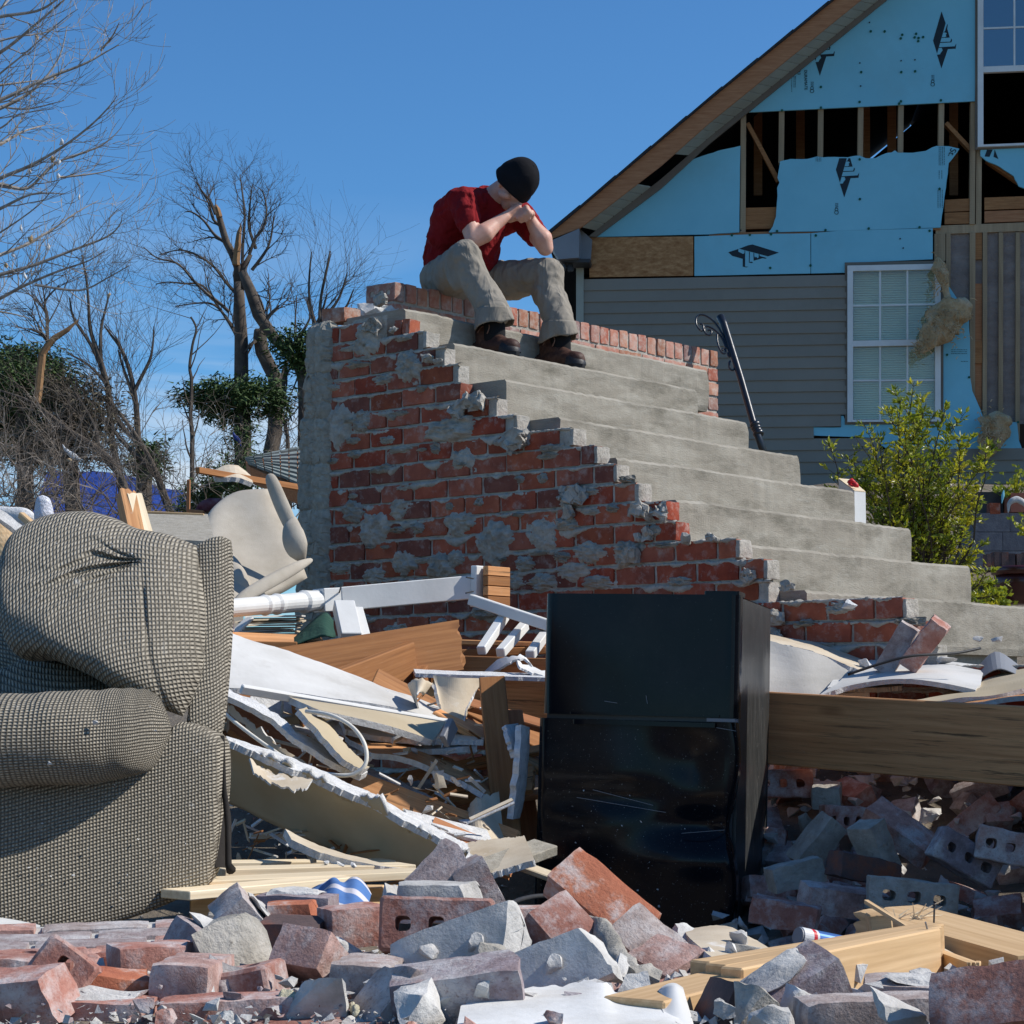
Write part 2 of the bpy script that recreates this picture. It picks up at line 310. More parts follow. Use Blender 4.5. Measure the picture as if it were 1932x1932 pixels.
# ================================================================ bricks as meshes
def brickmesh(L=.194, D=.092, H=.071, holes=False, seed=0, ragged=0, chips=.0025, bev=.004):
    r = random.Random(seed); bm = bmesh.new()
    if not holes:
        bmesh.ops.create_cube(bm, size=1)
        for v in bm.verts: v.co = Vector((v.co.x*L, v.co.y*D, v.co.z*H))
        for ax, cu in ((0, 9 if L > .12 else 5), (1, 4), (2, 3)):
            ed = [e for e in bm.edges if abs(e.verts[0].co[ax]-e.verts[1].co[ax]) > (L, D, H)[ax]*.9]; bmesh.ops.subdivide_edges(bm, edges=ed, cuts=cu, use_grid_fill=True)
        hv = Vector((L/2, D/2, H/2))
        for v in bm.verts:
            b_ = bev*(1.0+.9*max(0, noise.noise(v.co*30+Vector((seed*2.7, 0, 0)))+.1)*2.2)
            q = Vector([max(-hv[k]+b_, min(hv[k]-b_, v.co[k])) for k in range(3)]); d = v.co-q
            if sum(abs(x) > 1e-6 for x in d) > 1: v.co = q+d.normalized()*b_
    else:
        def loop(pts, z): return [bm.verts.new((x, y, z)) for x, y in pts]
        nx = 9; c = bev
        o = [(-L/2+c+(L-2*c)*i/nx, -D/2) for i in range(nx+1)]+[(L/2, -D/2+c+(D-2*c)*i/3) for i in range(4)]+[(L/2-c-(L-2*c)*i/nx, D/2) for i in range(nx+1)]+[(-L/2, D/2-c-(D-2*c)*i/3) for i in range(4)]
        hs = []
        for k in (-1, 0, 1):
            cx = k*L*.29; w, h = L*.072, D*.15
            hs.append([(cx+w*abs(math.cos(t))**.6*(1 if math.cos(t) > 0 else -1), h*abs(math.sin(t))**.6*(1 if math.sin(t) > 0 else -1)) for t in [2*math.pi*(i+.5)/12 for i in range(12)]])
        caps = []
        for z in (-H/2, H/2):
            sc = 1-2*c/D
            ol = loop([(x*(1-2*c/L), y*sc) for x, y in o], z); hl = [loop(h, z) for h in hs]; E_ = []
            for l in [ol]+hl:
                for i in range(len(l)): E_.append(bm.edges.new((l[i], l[(i+1) % len(l)])))
            bmesh.ops.triangle_fill(bm, edges=E_, use_beauty=True, use_dissolve=False); caps.append((ol, hl))
        m1, m2 = loop(o, -H/2+c), loop(o, H/2-c)
        def br(a, b):
            for i in range(len(a)): bm.faces.new((a[i], a[(i+1) % len(a)], b[(i+1) % len(a)], b[i]))
        br(caps[0][0], m1); br(m1, m2); br(m2, caps[1][0])
        for h0, h1 in zip(caps[0][1], caps[1][1]): br(h1, h0)
        bmesh.ops.recalc_face_normals(bm, faces=bm.faces)
    if ragged:
        for v in bm.verts:
            if v.co.x > 0:
                pass
        n = Vector((1, r.uniform(-.5, .5), r.uniform(-.5, .5))).normalized(); x0 = L*(.5-ragged)
        geo = bm.verts[:]+bm.edges[:]+bm.faces[:]
        res = bmesh.ops.bisect_plane(bm, geom=geo, plane_co=(x0, 0, 0), plane_no=n, clear_outer=True)
        ed = [e for e in res['geom_cut'] if isinstance(e, bmesh.types.BMEdge)]
        if not holes:
            f = bmesh.ops.holes_fill(bm, edges=ed, sides=0)['faces']; f = bmesh.ops.triangulate(bm, faces=f)['faces']
            inner = list({e for q in f for e in q.edges if all(z in f for z in e.link_faces)})
            bmesh.ops.subdivide_edges(bm, edges=inner, cuts=2, use_grid_fill=False)
            for v in bm.verts:
                if abs((v.co-Vector((x0, 0, 0))).dot(n)) < 1e-4: v.co += n*.005*(noise.noise(v.co*40+Vector((seed, 0, 0)))+.6*noise.noise(v.co*90))
        else:
            bmesh.ops.triangle_fill(bm, edges=ed, use_beauty=True)
    for v in bm.verts:
        s = v.co*28+Vector((seed*3.1, 0, 0)); v.co += Vector((noise.noise(s), noise.noise(s+Vector((9, 0, 0))), noise.noise(s+Vector((0, 9, 0)))))*chips*1.3
    me = bpy.data.meshes.new('brick'); bm.to_mesh(me); bm.free(); me.polygons.foreach_set('use_smooth', [True]*len(me.polygons)); me.set_sharp_from_angle(angle=R(38)); return me
def meshcopy(me, m):
    c = me.copy(); c.materials.clear(); c.materials.append(m); return c
def chunkmesh(seed, sx=.1, sy=.08, sz=.06, n=13, rough=.006, box=.6):
    r = random.Random(seed); bm = bmesh.new()
    for i in range(n):
        p = Vector((r.uniform(-1, 1), r.uniform(-1, 1), r.uniform(-1, 1)))
        if r.random() > box: p.normalize()
        bm.verts.new((p.x*sx/2, p.y*sy/2, p.z*sz/2))
    bmesh.ops.convex_hull(bm, input=bm.verts); bmesh.ops.delete(bm, geom=[v for v in bm.verts if not v.link_faces], context='VERTS')
    bmesh.ops.subdivide_edges(bm, edges=bm.edges[:], cuts=3 if max(sx, sy) > .05 else 1, use_grid_fill=True)
    for v in bm.verts:
        s = v.co*22+Vector((seed, 1, 2)); w = v.co*70+Vector((seed, 4, 2)); v.co += Vector((noise.noise(s), noise.noise(s+Vector((5, 0, 0))), noise.noise(s+Vector((0, 5, 0)))))*rough+Vector((noise.noise(w), noise.noise(w+Vector((5, 0, 0))), noise.noise(w+Vector((0, 5, 0)))))*rough*.7
    me = bpy.data.meshes.new('chunk'); bm.to_mesh(me); bm.free(); me.polygons.foreach_set('use_smooth', [True]*len(me.polygons)); me.set_sharp_from_angle(angle=R(32)); return me
def place(name, me, loc, M3=None, eul=None, scale=None, parent=None, **tg):
    o = bpy.data.objects.new(name, me); col.objects.link(o)
    if eul is not None: M3 = Euler([R(e) for e in eul], 'XYZ').to_matrix()
    M = M3.to_4x4() if M3 is not None else Matrix.Identity(4)
    if scale: M = M @ Matrix.Diagonal((*scale, 1))
    M.translation = Vector(loc)-(wloc(parent) if parent else Vector((0, 0, 0)))
    o.matrix_basis = M
    if parent: o.parent = parent
    return tagit(o, **tg)
STAIR = Matrix((DN, AC, Vector((0, 0, 1)))).transposed()       # columns: along, across, up
# ================================================================ concrete steps
steps = thing('concrete_steps', S3(0, 0, .2), 'bare grey concrete staircase of eight steps rising to the brick ledge', 'staircase')
def step(k):
    zt = Z0-RI*k; a1 = TR*k; a0 = (a1-TR-.03) if k else -.40; zb = zt-RI-.03
    mb = MB(); prof = [(a0, zb), (a1-.012, zb), (a1-.004, zb+.03), (a1, zt-RI*.55), (a1, zt-.05), (a1+.001, zt-.012), (a1-.010, zt-.0005), (a1-.05, zt), (a0, zt)]
    wv = SW+.0 if k else SW+.52; w = len(prof); n = 130; c0 = 0.0
    vs = []
    for j in range(n+1):
        c = c0+(wv)*j/n
        for i, (a, z) in enumerate(prof):
            da = dz = 0
            if 1 <= i <= 7:
                q = Vector((c*2.2, k*3.3, i*.4)); da = .005*noise.noise(q*1.3)+.003*noise.noise(Vector((c*22, k, z*14)))
                dz = .006*noise.noise(Vector((c*3, k*5.1, 0)))+.004*noise.noise(Vector((c*26, k, 1))) if i >= 4 else 0
            cc = c+(.006*noise.noise(Vector((a*9, z*9, k))) if j in (0, n) else 0)
            if j == n and i >= 3: cc -= .012*(i >= 5)
            vs.append(S3(a+da, cc, z+dz))
    fs = [(j*w+i, j*w+(i+1) % w, (j+1)*w+(i+1) % w, (j+1)*w+i) for j in range(n) for i in range(w)]
    fs += [tuple(range(w))[::-1], tuple(n*w+i for i in range(w))]
    mb.add(vs, fs); o = mb.build('step' if k else 'landing', M_['concrete'], steps)
    return o
for k in range(8): step(k)
mb = MB()
for k in range(8):
    a1 = TR*k-.05; zt = Z0-RI*(k+1)-.005; a0 = a1-TR if k else -.40
    q = [S3(a0, .06, -.3), S3(a1, .06, -.3), S3(a1, .06, zt), S3(a0, .06, zt)]; mb.prism(q, AC*(SW-.12))
mb.build('stair_core', M_['block'], steps)
# ================================================================ the brick side wall of the stairs
CB = -.085; PIT = .0845
aend = [.196, .325, .408, .42, .632, .729, 1.04, 1.166, 1.268, 1.381, 1.537, 1.581, 1.871, 1.999, 2.024, 2.606, 2.662, 2.749]
swall = thing('stair_side_wall', S3(-.1, CB, -.2), 'broken red brick cheek wall of the staircase, smeared with lumps of mortar', 'brick wall')
bvar = [meshcopy(brickmesh(seed=i, H=.0755, chips=.002, bev=.004), M_['brick']) for i in range(6)]
bhead = [meshcopy(brickmesh(L=.092, D=.092, H=.0755, seed=20+i, chips=.002), M_['brick']) for i in range(3)]
bhalf = [meshcopy(brickmesh(L=.13, seed=30+i, ragged=.12), M_['brick']) for i in range(3)]
bholes = meshcopy(brickmesh(holes=True, seed=5), M_['brick'])
rows = []
for j in range(-1, 26):
    zt = 1.665-PIT*j
    a_e = aend[j] if 0 <= j < len(aend) else (3.55 if j >= len(aend) else -.18)
    if zt < -.35: break
    a = -.44-(.03 if j > 7 else 0)+rnd.uniform(-.008, .008); zc = zt-PIT/2+.004; rows.append((zt, a, a_e))
    if j % 2: 
        place('brick', rnd.choice(bhead), S3(a+.046, CB+.046, zc), STAIR, parent=swall); a += .104
    else: pass
    if j == 17:
        pass
    while a < a_e-.05:
        Lb = .194 if a+.194 <= a_e+.02 else a_e-a
        off = CB+.046+rnd.uniform(-.004, .004); rot = STAIR @ Euler((R(U(-.5, .5)), R(U(-.5, .5)), R(U(-.7, .7)))).to_matrix()
        if Lb >= .17: place('brick', rnd.choice(bvar), S3(a+Lb/2, off, zc+U(-.002, .002)), rot, scale=(Lb/.194, 1, 1), parent=swall)
        elif Lb > .055: place('brick', rnd.choice(bhead), S3(a+Lb/2, off, zc), rot, scale=(Lb/.092, 1, 1), parent=swall)
        a += Lb+.0105
for (a, z, s) in ((.02, 1.70, 0), (.07, 1.70, 1)): place('brick', bhead[s], S3(a, CB+.05, z), STAIR @ Euler((0, R(4), R(8))).to_matrix(), scale=(.45, .9, .95), parent=swall)
# mortar backing and squeezed-out joints
mb = MB()
for (zt, a0, a1) in rows:
    q = [S3(a0+.01, CB+.009, zt-PIT-.004), S3(a1-.01, CB+.009, zt-PIT-.004), S3(a1-.01, CB+.009, zt-.005), S3(a0+.01, CB+.009, zt-.005)]; mb.prism(q, AC*.07)
mb.build('mortar_backing', M_['mortar'], swall)
for ri, (zt, a0, a1) in enumerate(rows):
    if zt < .1 and False: continue
    mb = MB(); n = int((a1-a0)/.006); prof = 7
    if n < 6: continue
    def fn(u, v, zt=zt, a0=a0, a1=a1, ri=ri):
        a = a0+(a1-a0)*u; q = noise.noise(Vector((a*11, ri*7.7, 0))); q2 = noise.noise(Vector((a*45, ri*3.1, 2))); q3 = noise.noise(Vector((a*4, ri*1.7, 5)))
        q4 = noise.noise(Vector((a*120, ri*2.1, 6))); dn_ = .002+max(0, q+.02)*.050*(1+q3)+.007*max(0, q2)+.004*q4; up = .008+.010*max(0, q2)+.004*q4
        z = zt+up-(up+dn_)*v; outw = math.sin(math.pi*min(1, v*1.0))*(.0035+.016*max(0, q+.05)+.006*q2+.003*q4)
        return S3(a, CB+.010-.006-outw if 0 < v < 1 else CB+.02, z-.006)
    surf(mb, fn, n, prof); mb.build('mortar_joint', M_['mortar'], swall, smooth=True)
def wallpt(x, y, c): 
    return PP(x, y, S3(0, c, 0), AC)
def lump(px, py, w, h, T=.035, seed=0, m='mortar', parent=swall, c=CB, name='mortar_lump'):
    ctr = wallpt(px, py, c); mb = MB(); n = 34; wm = w/F*ctr.y/.62; hm = h/F*ctr.y
    def fn(u, v):
        x, y = (u-.5)*2, (v-.5)*2; r_ = math.hypot(x, y); an = math.atan2(y, x)
        lim = .78+.28*noise.noise(Vector((math.cos(an)*1.4+seed, math.sin(an)*1.4, seed*2.3)))+.16*noise.noise(Vector((math.cos(an)*4+seed, math.sin(an)*4, 7)))+.10*noise.noise(Vector((x*9+seed, y*9, 1)))
        k = max(-.4, min(1, (lim-r_)*3)); p = Vector((x*1.7+seed*5, y*1.7, 3))
        hh = T*(k if k < 0 else k**.45)*(1+.9*noise.noise(p)+.6*noise.noise(p*3.5)+.5*noise.noise(p*8))
        return ctr+DN*(x*wm/2)+Vector((0, 0, -y*hm/2))-AC*hh
    surf(mb, fn, n, n); return mb.build(name, M_[m], parent, smooth=True)
z1 = lambda x, y: (534.9+x*.3076, 534.9+y*.3076)
z2 = lambda x, y: (1010.3+x*.3076, 534.9+y*.3076)
z3 = lambda x, y: (1366.9+x*.2922, 1129.2+y*.2922)
k = 0
for (f, L_) in ((z1, [(520, 350, 190, 290), (765, 510, 170, 240), (335, 870, 170, 320), (480, 840, 120, 160), (1040, 900, 320, 200), (1100, 1080, 140, 170), (560, 1510, 190, 250), (430, 1400, 130, 170), (710, 1380, 130, 140), (1080, 1470, 170, 190), (1300, 1600, 210, 350), (1590, 1540, 170, 240), (740, 1710, 160, 190), (960, 1740, 170, 210), (560, 1790, 140, 130), (1060, 1690, 100, 130), (830, 1500, 70, 90), (610, 590, 130, 80), (1480, 1720, 110, 120), (440, 500, 90, 60), (640, 960, 90, 70), (940, 1010, 60, 90), (480, 2050, 120, 110), (700, 2120, 160, 90), (960, 2100, 120, 120), (1250, 2010, 200, 140), (1420, 1830, 110, 110)]),
                (z2, [(210, 1320, 140, 140), (190, 1480, 130, 110), (60, 1560, 140, 220), (330, 1650, 200, 170), (560, 1660, 160, 180), (230, 1760, 200, 150), (380, 1830, 190, 110), (480, 1380, 60, 80), (720, 1520, 90, 90), (90, 1010, 130, 70), (560, 1200, 70, 50), (880, 1830, 120, 80), (40, 1830, 160, 120), (170, 1680, 90, 90)]),
                (z3, [(750, 60, 180, 110), (1180, 150, 160, 60), (520, 160, 120, 60), (600, 300, 150, 50)])):
    for (x, y, w, h) in L_:
        k += 1; lump(*f(x, y), w*(.3076 if f is not z3 else .2922), h*(.3076 if f is not z3 else .2922), T=.013+.006*(k % 3), seed=k*1.37)
rl = random.Random(31)
for i in range(48):
    j = rl.randrange(0, 20); a_ = rl.uniform(-.4, (aend[j] if j < 18 else 2.9)-.08); p_ = S3(a_, CB, 1.66-PIT*j-rl.uniform(0, .03)); r_ = p_/p_.y
    v_ = (r_.z*math.cos(PITCH)-math.sin(PITCH))/(math.cos(PITCH)+r_.z*math.sin(PITCH)); x_ = 966+F*r_.x*(math.cos(PITCH)-v_*math.sin(PITCH)); y_ = 966-F*v_
    lump(x_, y_, rl.uniform(12, 44), rl.uniform(9, 26), T=rl.uniform(.008, .02), seed=rl.uniform(0, 90))
def knob(px, py, s, seed, m='mortar', parent=swall, c=CB, name='mortar_clod', out_=.02):
    s *= .72; me = chunkmesh(seed, s*1.3, s*.6, s, n=22, rough=s*.28, box=.3); me.materials.append(M_[m]); me.polygons.foreach_set('use_smooth', [True]*len(me.polygons))
    return place(name, me, wallpt(px, py, c)-AC*out_, STAIR, parent=parent)
for i, (x, y, s, f) in enumerate([(1180, 725, .15, z1), (1090, 780, .11, z1), (1440, 960, .16, z1), (905, 465, .08, z1), (960, 480, .05, z1), (690, 290, .06, z1), (560, 270, .12, z1), (1820, 1300, .12, z1), (1760, 1400, .09, z1), (660, 1400, .13, z2), (790, 1400, .10, z2), (700, 1540, .09, z2), (600, 1660, .10, z2), (1320, 1800, .09, z2), (1560, 1860, .07, z2), (220, 1290, .13, z2), (350, 130, .09, z3), (350, 240, .08, z3), (650, 1560, .06, z2), (610, 100, .1, z1), (1100, 1560, .07, z2), (940, 1565, .06, z2)]):
    knob(*f(x, y), s, 100+i)
# white fallen mortar on the exposed brick ends
for j in range(len(aend)):
    if j in (0, 5, 6, 7, 8, 9, 12, 13, 15):
        a = aend[j]; zt = 1.665-PIT*j; me = meshcopy(brickmesh(L=.022, D=.088, H=.072, seed=300+j, chips=.004, bev=.004), M_['mortar'])
        place('mortar_end', me, S3(a+.004, CB+.046, zt-.040), STAIR, parent=swall)
# hollow blocks at the back corner
for r_ in range(9):
    zt = 1.755-.212*r_; e = -.528-.010*r_-(.02 if r_ in (2, 3) else 0)
    for (a0, a1, nm) in ((e, -.495-.01*(r_ % 2), 'block_end'), (-.487-.01*(r_ % 2), -.42, 'concrete_block')):
        mb = MB(); n = 12
        def fn(u, v, a0=a0, a1=a1, zt=zt):
            m_ = max(abs(u-.5), abs(v-.5))*2; q = Vector((u*3+zt*9, v*4, a0*30)); z = zt-.004-(.20)*v+.012*noise.noise(q)*(m_ > .9)
            a = a0+(a1-a0)*u+.022*noise.noise(q*.8+Vector((0, 9, 0)))*(u < .02 and nm == 'block_end')
            return S3(a, CB+.05-(.022*(1-max(0, m_-.82)/.18) if m_ > .82 else .022)-.012*noise.noise(q*1.5)-.006*noise.noise(q*6), z)
        surf(mb, fn, n, n*2); o = mb.build(nm, M_['block'], swall); s_ = o.modifiers.new('s', 'SOLIDIFY'); s_.thickness = .05; s_.offset = -1
mb = MB(); mb.prism([S3(-.57, CB+.075, -.3), S3(-.42, CB+.075, -.3), S3(-.42, CB+.075, 1.72), S3(-.52, CB+.075, 1.72)], AC*.5); mb.build('block_core', M_['mortar'], swall)
for i in range(9):
    me = chunkmesh(400+i, .05, .04, .12, n=16, rough=.008, box=.4); me.materials.append(M_['block']); place('mortar_bulge', me, S3(-.515-.010*i-.008*(i % 3), CB+.03, 1.62-.2*i), STAIR, parent=swall)
# ================================================================ brick ledge behind the landing
ledge = thing('brick_ledge', S3(-.5, 1.6, 1.7), 'low weathered brick ledge capped by a row of upright bricks behind the top landing', 'brick wall')
A0 = -.405; LT = 2.035; c = .34
lrow = [meshcopy(brickmesh(seed=50+i, chips=.0025), M_['brick_ledge']) for i in range(4)]; lhol = meshcopy(brickmesh(holes=True, seed=57), M_['brick_ledge'])
lhead = [meshcopy(brickmesh(L=.092, seed=60+i), M_['brick_ledge']) for i in range(2)]
RL = Matrix((-DN, Vector((0, 0, 1)), AC)).transposed(); RL = Matrix((DN, Vector((0, 0, 1)), -AC)).transposed()
i = 0
while c < 2.97:
    place('brick', lhol if i == 0 else rnd.choice(lrow), S3(A0-.097+U(-.004, .004), c+.036, LT-.046+U(-.003, .003)), RL @ Euler((0, 0, R(U(-1, 1)))).to_matrix(), parent=ledge); c += .0835; i += 1
cmax = c-.01
mb = MB(); mb.prism([S3(A0-.008, .345, 1.2), S3(A0-.008, cmax-.006, 1.2), S3(A0-.008, cmax-.006, LT-.012), S3(A0-.008, .345, LT-.012)], -DN*.18); mb.build('mortar_backing', M_['mortar'], ledge)
ALC = Matrix((AC, -DN, Vector((0, 0, 1)))).transposed()
for r_ in range(7):
    zc = LT-.092-.012-.0365-PIT*r_; c = .34
    if r_ % 2 == 0: place('brick', lhead[0], S3(A0-.046, cmax-.046, zc), ALC, parent=ledge); e = cmax-.104
    else: e = cmax
    while e > .40:
        Lb = min(.194, e-.34)
        if e < 1.9 and zc < Z0-.06: break
        place('brick', rnd.choice(lrow), S3(A0-.046+U(-.003, .003), e-Lb/2, zc), ALC, scale=(Lb/.194, 1, 1), parent=ledge); e -= Lb+.0105
        if r_ > 0 and e < .5: break
tagit(place('mortar_lump', meshcopy(chunkmesh(71, .2, .16, .12, n=20, rough=.02), M_['mortar_light']), S3(-.42, .22, Z0+.06), STAIR), 'white lump of mortar lying left of the brick ledge on the landing', 'mortar chunk')
tagit(place('broken_brick', meshcopy(brickmesh(L=.16, seed=72, ragged=.1), M_['brick_ledge']), S3(-.44, .02, Z0+.02), STAIR @ Euler((0, 0, .3)).to_matrix()), 'pale broken brick at the top left corner of the stairs', 'brick')
tagit(place('brick', meshcopy(brickmesh(seed=73), M_['brick_ledge']), S3(-.52, .24, Z0+.05), STAIR @ Euler((0, 0, 1.57)).to_matrix()), 'lone brick below the holed end of the ledge', 'brick')
# ================================================================ black iron handrail post with scrolls
def iron_post():
    t = thing('handrail_post', W(1441, 850, 10.2), 'bent black iron handrail post with broken scrollwork leaning beside the stairs', 'railing')
    def q(x, y, Y=None): return W(x, y, lerp(11.38, 11.8, (850-y)/250))
    mb = MB(); mb.tube([q(1444, 862), q(1422, 800), q(1398, 715), q(1378, 650), q(1366, 612), q(1359, 597)], [.0205]*4+[.022, .023], 10); mb.build('post', M_['metal'], t, smooth=True)
    mb = MB()
    for (x, y, r_) in ((1427, 808, .026), (1425, 802, .028), (1431, 818, .028), (1429, 813, .024)): mb.tube([q(x-1.5, y-3.5), q(x, y), q(x+1.5, y+3.5)], [r_*.95, r_*1.15, r_*.95], 10)
    mb.build('collar', M_['metal'], t, smooth=True)
    sc = lambda x, y: (1010.3+x*.3076, 534.9+y*.3076)
    for pts in ([(1195, 440), (1150, 320), (1100, 240), (1050, 200), (1010, 192), (988, 210), (985, 245), (1000, 275), (1020, 290), (1030, 270), (1022, 250), (1008, 248)],
                [(1170, 400), (1140, 330), (1100, 285), (1060, 264), (1040, 268), (1035, 290), (1050, 312), (1070, 316), (1080, 300), (1070, 284), (1058, 290)],
                [(1115, 310), (1115, 350), (1125, 390), (1145, 425), (1162, 428), (1165, 408), (1152, 400), (1145, 412)],
                [(1180, 425), (1185, 445), (1200, 445), (1203, 425), (1195, 418)],
                [(1205, 440), (1218, 490), (1220, 520), (1208, 532), (1192, 520), (1188, 490), (1194, 475)]):
        P_ = [sc(*p) for p in pts]; mb = MB(); n = len(P_)*4
        mb.tube([q(*(ssamp([(a, b, 0) for a, b in P_], i/n)[:2])) for i in range(n+1)], .0062, 6); mb.build('scroll', M_['metal'], t, smooth=True)
iron_post()
# ================================================================ the man
def fabric(name, c1, c2, rough=.9, fold=.8, fscale=7, stretch=(1, 1, 1), bd=.02, weave=220):
    m = mat(name, [c1, lerp3(c1, c2, .5), c2], scale=6, rough=rough, bump=.3, bscale=weave, spec=.15, bdist=.001)
    t = m.node_tree; N = t.nodes; L = t.links; b = N['Principled BSDF']; old = b.inputs['Normal'].links[0].from_node
    c = N.new('ShaderNodeTexCoord'); mp = N.new('ShaderNodeMapping'); mp.inputs['Scale'].default_value = stretch; L.new(c.outputs['Object'], mp.inputs[0])
    n = N.new('ShaderNodeTexNoise'); n.inputs['Scale'].default_value = fscale; n.inputs['Detail'].default_value = 3; n.inputs['Distortion'].default_value = 1.2; L.new(mp.outputs[0], n.inputs[0])
    bp = N.new('ShaderNodeBump'); bp.inputs['Strength'].default_value = fold; bp.inputs['Distance'].default_value = bd; L.new(n.outputs[0], bp.inputs['Height']); L.new(old.outputs[0], bp.inputs['Normal']); L.new(bp.outputs[0], b.inputs['Normal']); return m
M_['shirt'] = fabric('red_shirt', (.165, .007, .010), (.235, .012, .015), fold=.9, fscale=11, stretch=(1, 1, .5), bd=.03)
M_['trousers'] = fabric('khaki_cloth', (.225, .198, .162), (.285, .255, .213), fold=.7, fscale=13, stretch=(1, 1, .3), bd=.03)
M_['beanie'] = fabric('black_knit', (.006, .006, .008), (.011, .011, .014), fold=.2, fscale=14)
M_['skin'] = mat('skin', [(.50, .25, .18), (.58, .32, .24), (.64, .38, .29)], scale=14, rough=.55, bump=.12, bscale=120, spec=.35, bdist=.001)
M_['skin'].node_tree.nodes['Principled BSDF'].inputs['Subsurface Weight'].default_value = .12; M_['skin'].node_tree.nodes['Principled BSDF'].inputs['Subsurface Scale'].default_value = .01
M_['leather'] = mat('brown_leather', [(.035, .014, .009), (.06, .026, .017), (.1, .05, .032)], scale=25, rough=.6, bump=.5, bscale=60)
M_['rubber'] = mat('black_rubber', [(.012, .012, .014), (.03, .029, .03)], scale=20, rough=.5, bump=.4, bscale=80)
M_['lace'] = mat('lace', [(.16, .075, .045), (.22, .11, .07)], scale=30, rough=.8, bump=.3)
M_['sock'] = mat('black_sock', [(.006, .006, .007), (.01, .01, .011)], rough=.95)
def cone(mb, p, q, r0, r1, flat=1.0, fdir=None, n=14, m=5):
    """rounded cone (capsule with two radii) as raw geometry"""
    p, q = Vector(p), Vector(q); d = q-p; L = d.length
    if L < 1e-5: d = Vector((0, 0, 1)); L = 1e-5
    d = d/L; a = (fdir-d*fdir.dot(d)).normalized() if fdir is not None else d.orthogonal().normalized(); b = d.cross(a)
    pts = []; rs = []
    for i in range(m+1):
        t = math.pi/2*(1-i/m); pts.append(p-d*(r0*math.sin(t))); rs.append(max(.0005, r0*math.cos(t)))
    for i in range(m+1):
        t = math.pi/2*(i/m); pts.append(q+d*(r1*math.sin(t))); rs.append(max(.0005, r1*math.cos(t)))
    vs = []; k = len(pts)
    for c_, r in zip(pts, rs):
        for j in range(n):
            an = 2*math.pi*j/n; vs.append(c_+a*math.cos(an)*r*flat+b*math.sin(an)*r)
    fs = [(i*n+j, i*n+(j+1) % n, (i+1)*n+(j+1) % n, (i+1)*n+j) for i in range(k-1) for j in range(n)]+[tuple(range(n))[::-1], tuple((k-1)*n+j for j in range(n))]
    mb.add(vs, fs)
def chain(mb, pts, rs, flat=1.0, fdir=None):
    for i in range(len(pts)-1): cone(mb, pts[i], pts[i+1], rs[i], rs[i+1], flat, fdir)
def remesh(o, vox, sm=6, disp=None):
    m = o.modifiers.new('r', 'REMESH'); m.mode = 'VOXEL'; m.voxel_size = vox; m.use_smooth_shade = True
    s = o.modifiers.new('s', 'SMOOTH'); s.factor = .6; s.iterations = sm
    if disp:
        for i, (st, sz, dp) in enumerate(disp):
            tx = bpy.data.textures.new('fold', 'DISTORTED_NOISE' if i % 2 else 'CLOUDS'); tx.noise_scale = sz
            d = o.modifiers.new('d', 'DISPLACE'); d.texture = tx; d.strength = st; d.mid_level = .5; d.texture_coords = 'LOCAL'
    return o
UP = Vector((0, 0, 1))
man = thing('person', S3(-.5, .86, LT), 'man in red t-shirt and black beanie sitting on the brick ledge, face in hands', 'person')
hipN, hipF = S3(-.42, .74, 2.135), S3(-.44, .98, 2.135)
knN, knF = S3(-.045, .455, 2.125), S3(.0, 1.010, 2.125)
anN, anF = S3(.12, .475, 1.715), S3(.12, .955, 1.715)
shN, shF = S3(-.25, .655, 2.462), S3(-.2, 1.03, 2.455)
elN, elF = S3(-.145, .62, 2.245), S3(.015, .965, 2.245)
wrN, wrF = S3(-.075, .775, 2.375), S3(-.03, .905, 2.385)
neck = S3(-.195, .85, 2.515); head = S3(-.075, .845, 2.545)
hf = (DN*.42-UP*.88+AC*-.05).normalized(); hu = (DN*.86+UP*.42).normalized()        # where the face points; crown direction
hr = hf.cross(hu).normalized()
# body: skin (head, neck, arms, hands) as one continuous surface
mb = MB()
chain(mb, [S3(-.32, .85, 2.46), neck, head-hu*.03-hf*.01], [.07, .062, .065])
cone(mb, head+hu*.035-hf*.015, head-hu*.01+hf*.005, .088, .080, .86, hr)               # cranium
cone(mb, head-hu*.015+hf*.035, head-hu*.075+hf*.055, .066, .036, .86, hr)               # face to chin
chain(mb, [head+hu*.012+hf*.085, head-hu*.02+hf*.112, head-hu*.028+hf*.098], [.011, .014, .012])   # nose
cone(mb, head+hu*.0+hf*.078-hr*.026, head+hu*.0+hf*.078+hr*.026, .014, .014)             # brow
cone(mb, head-hu*.05+hf*.09-hr*.014, head-hu*.05+hf*.09+hr*.014, .009, .009)             # lips
for s in (-1, 1):
    cone(mb, head+hr*s*.05-hu*.03+hf*.055, head+hr*s*.055-hu*.055+hf*.03, .022, .020)     # cheek, jaw
    chain(mb, [head+hr*s*.076-hu*.012-hf*.004, head+hr*s*.080-hu*.026-hf*.006, head+hr*s*.076-hu*.040+hf*.0], [.009, .011, .008], .6, hr)  # ear
for (sh, el, wr, s) in ((shN, elN, wrN, -1), (shF, elF, wrF, 1)):
    d = (wr-el).normalized(); b = sh.lerp(el, .45)
    chain(mb, [sh, b+DN*.006, el], [.052, .050, .040])
    chain(mb, [el-d*.004, el.lerp(wr, .28)+DN*.012, el.lerp(wr, .65), wr], [.041, .049, .036, .027])
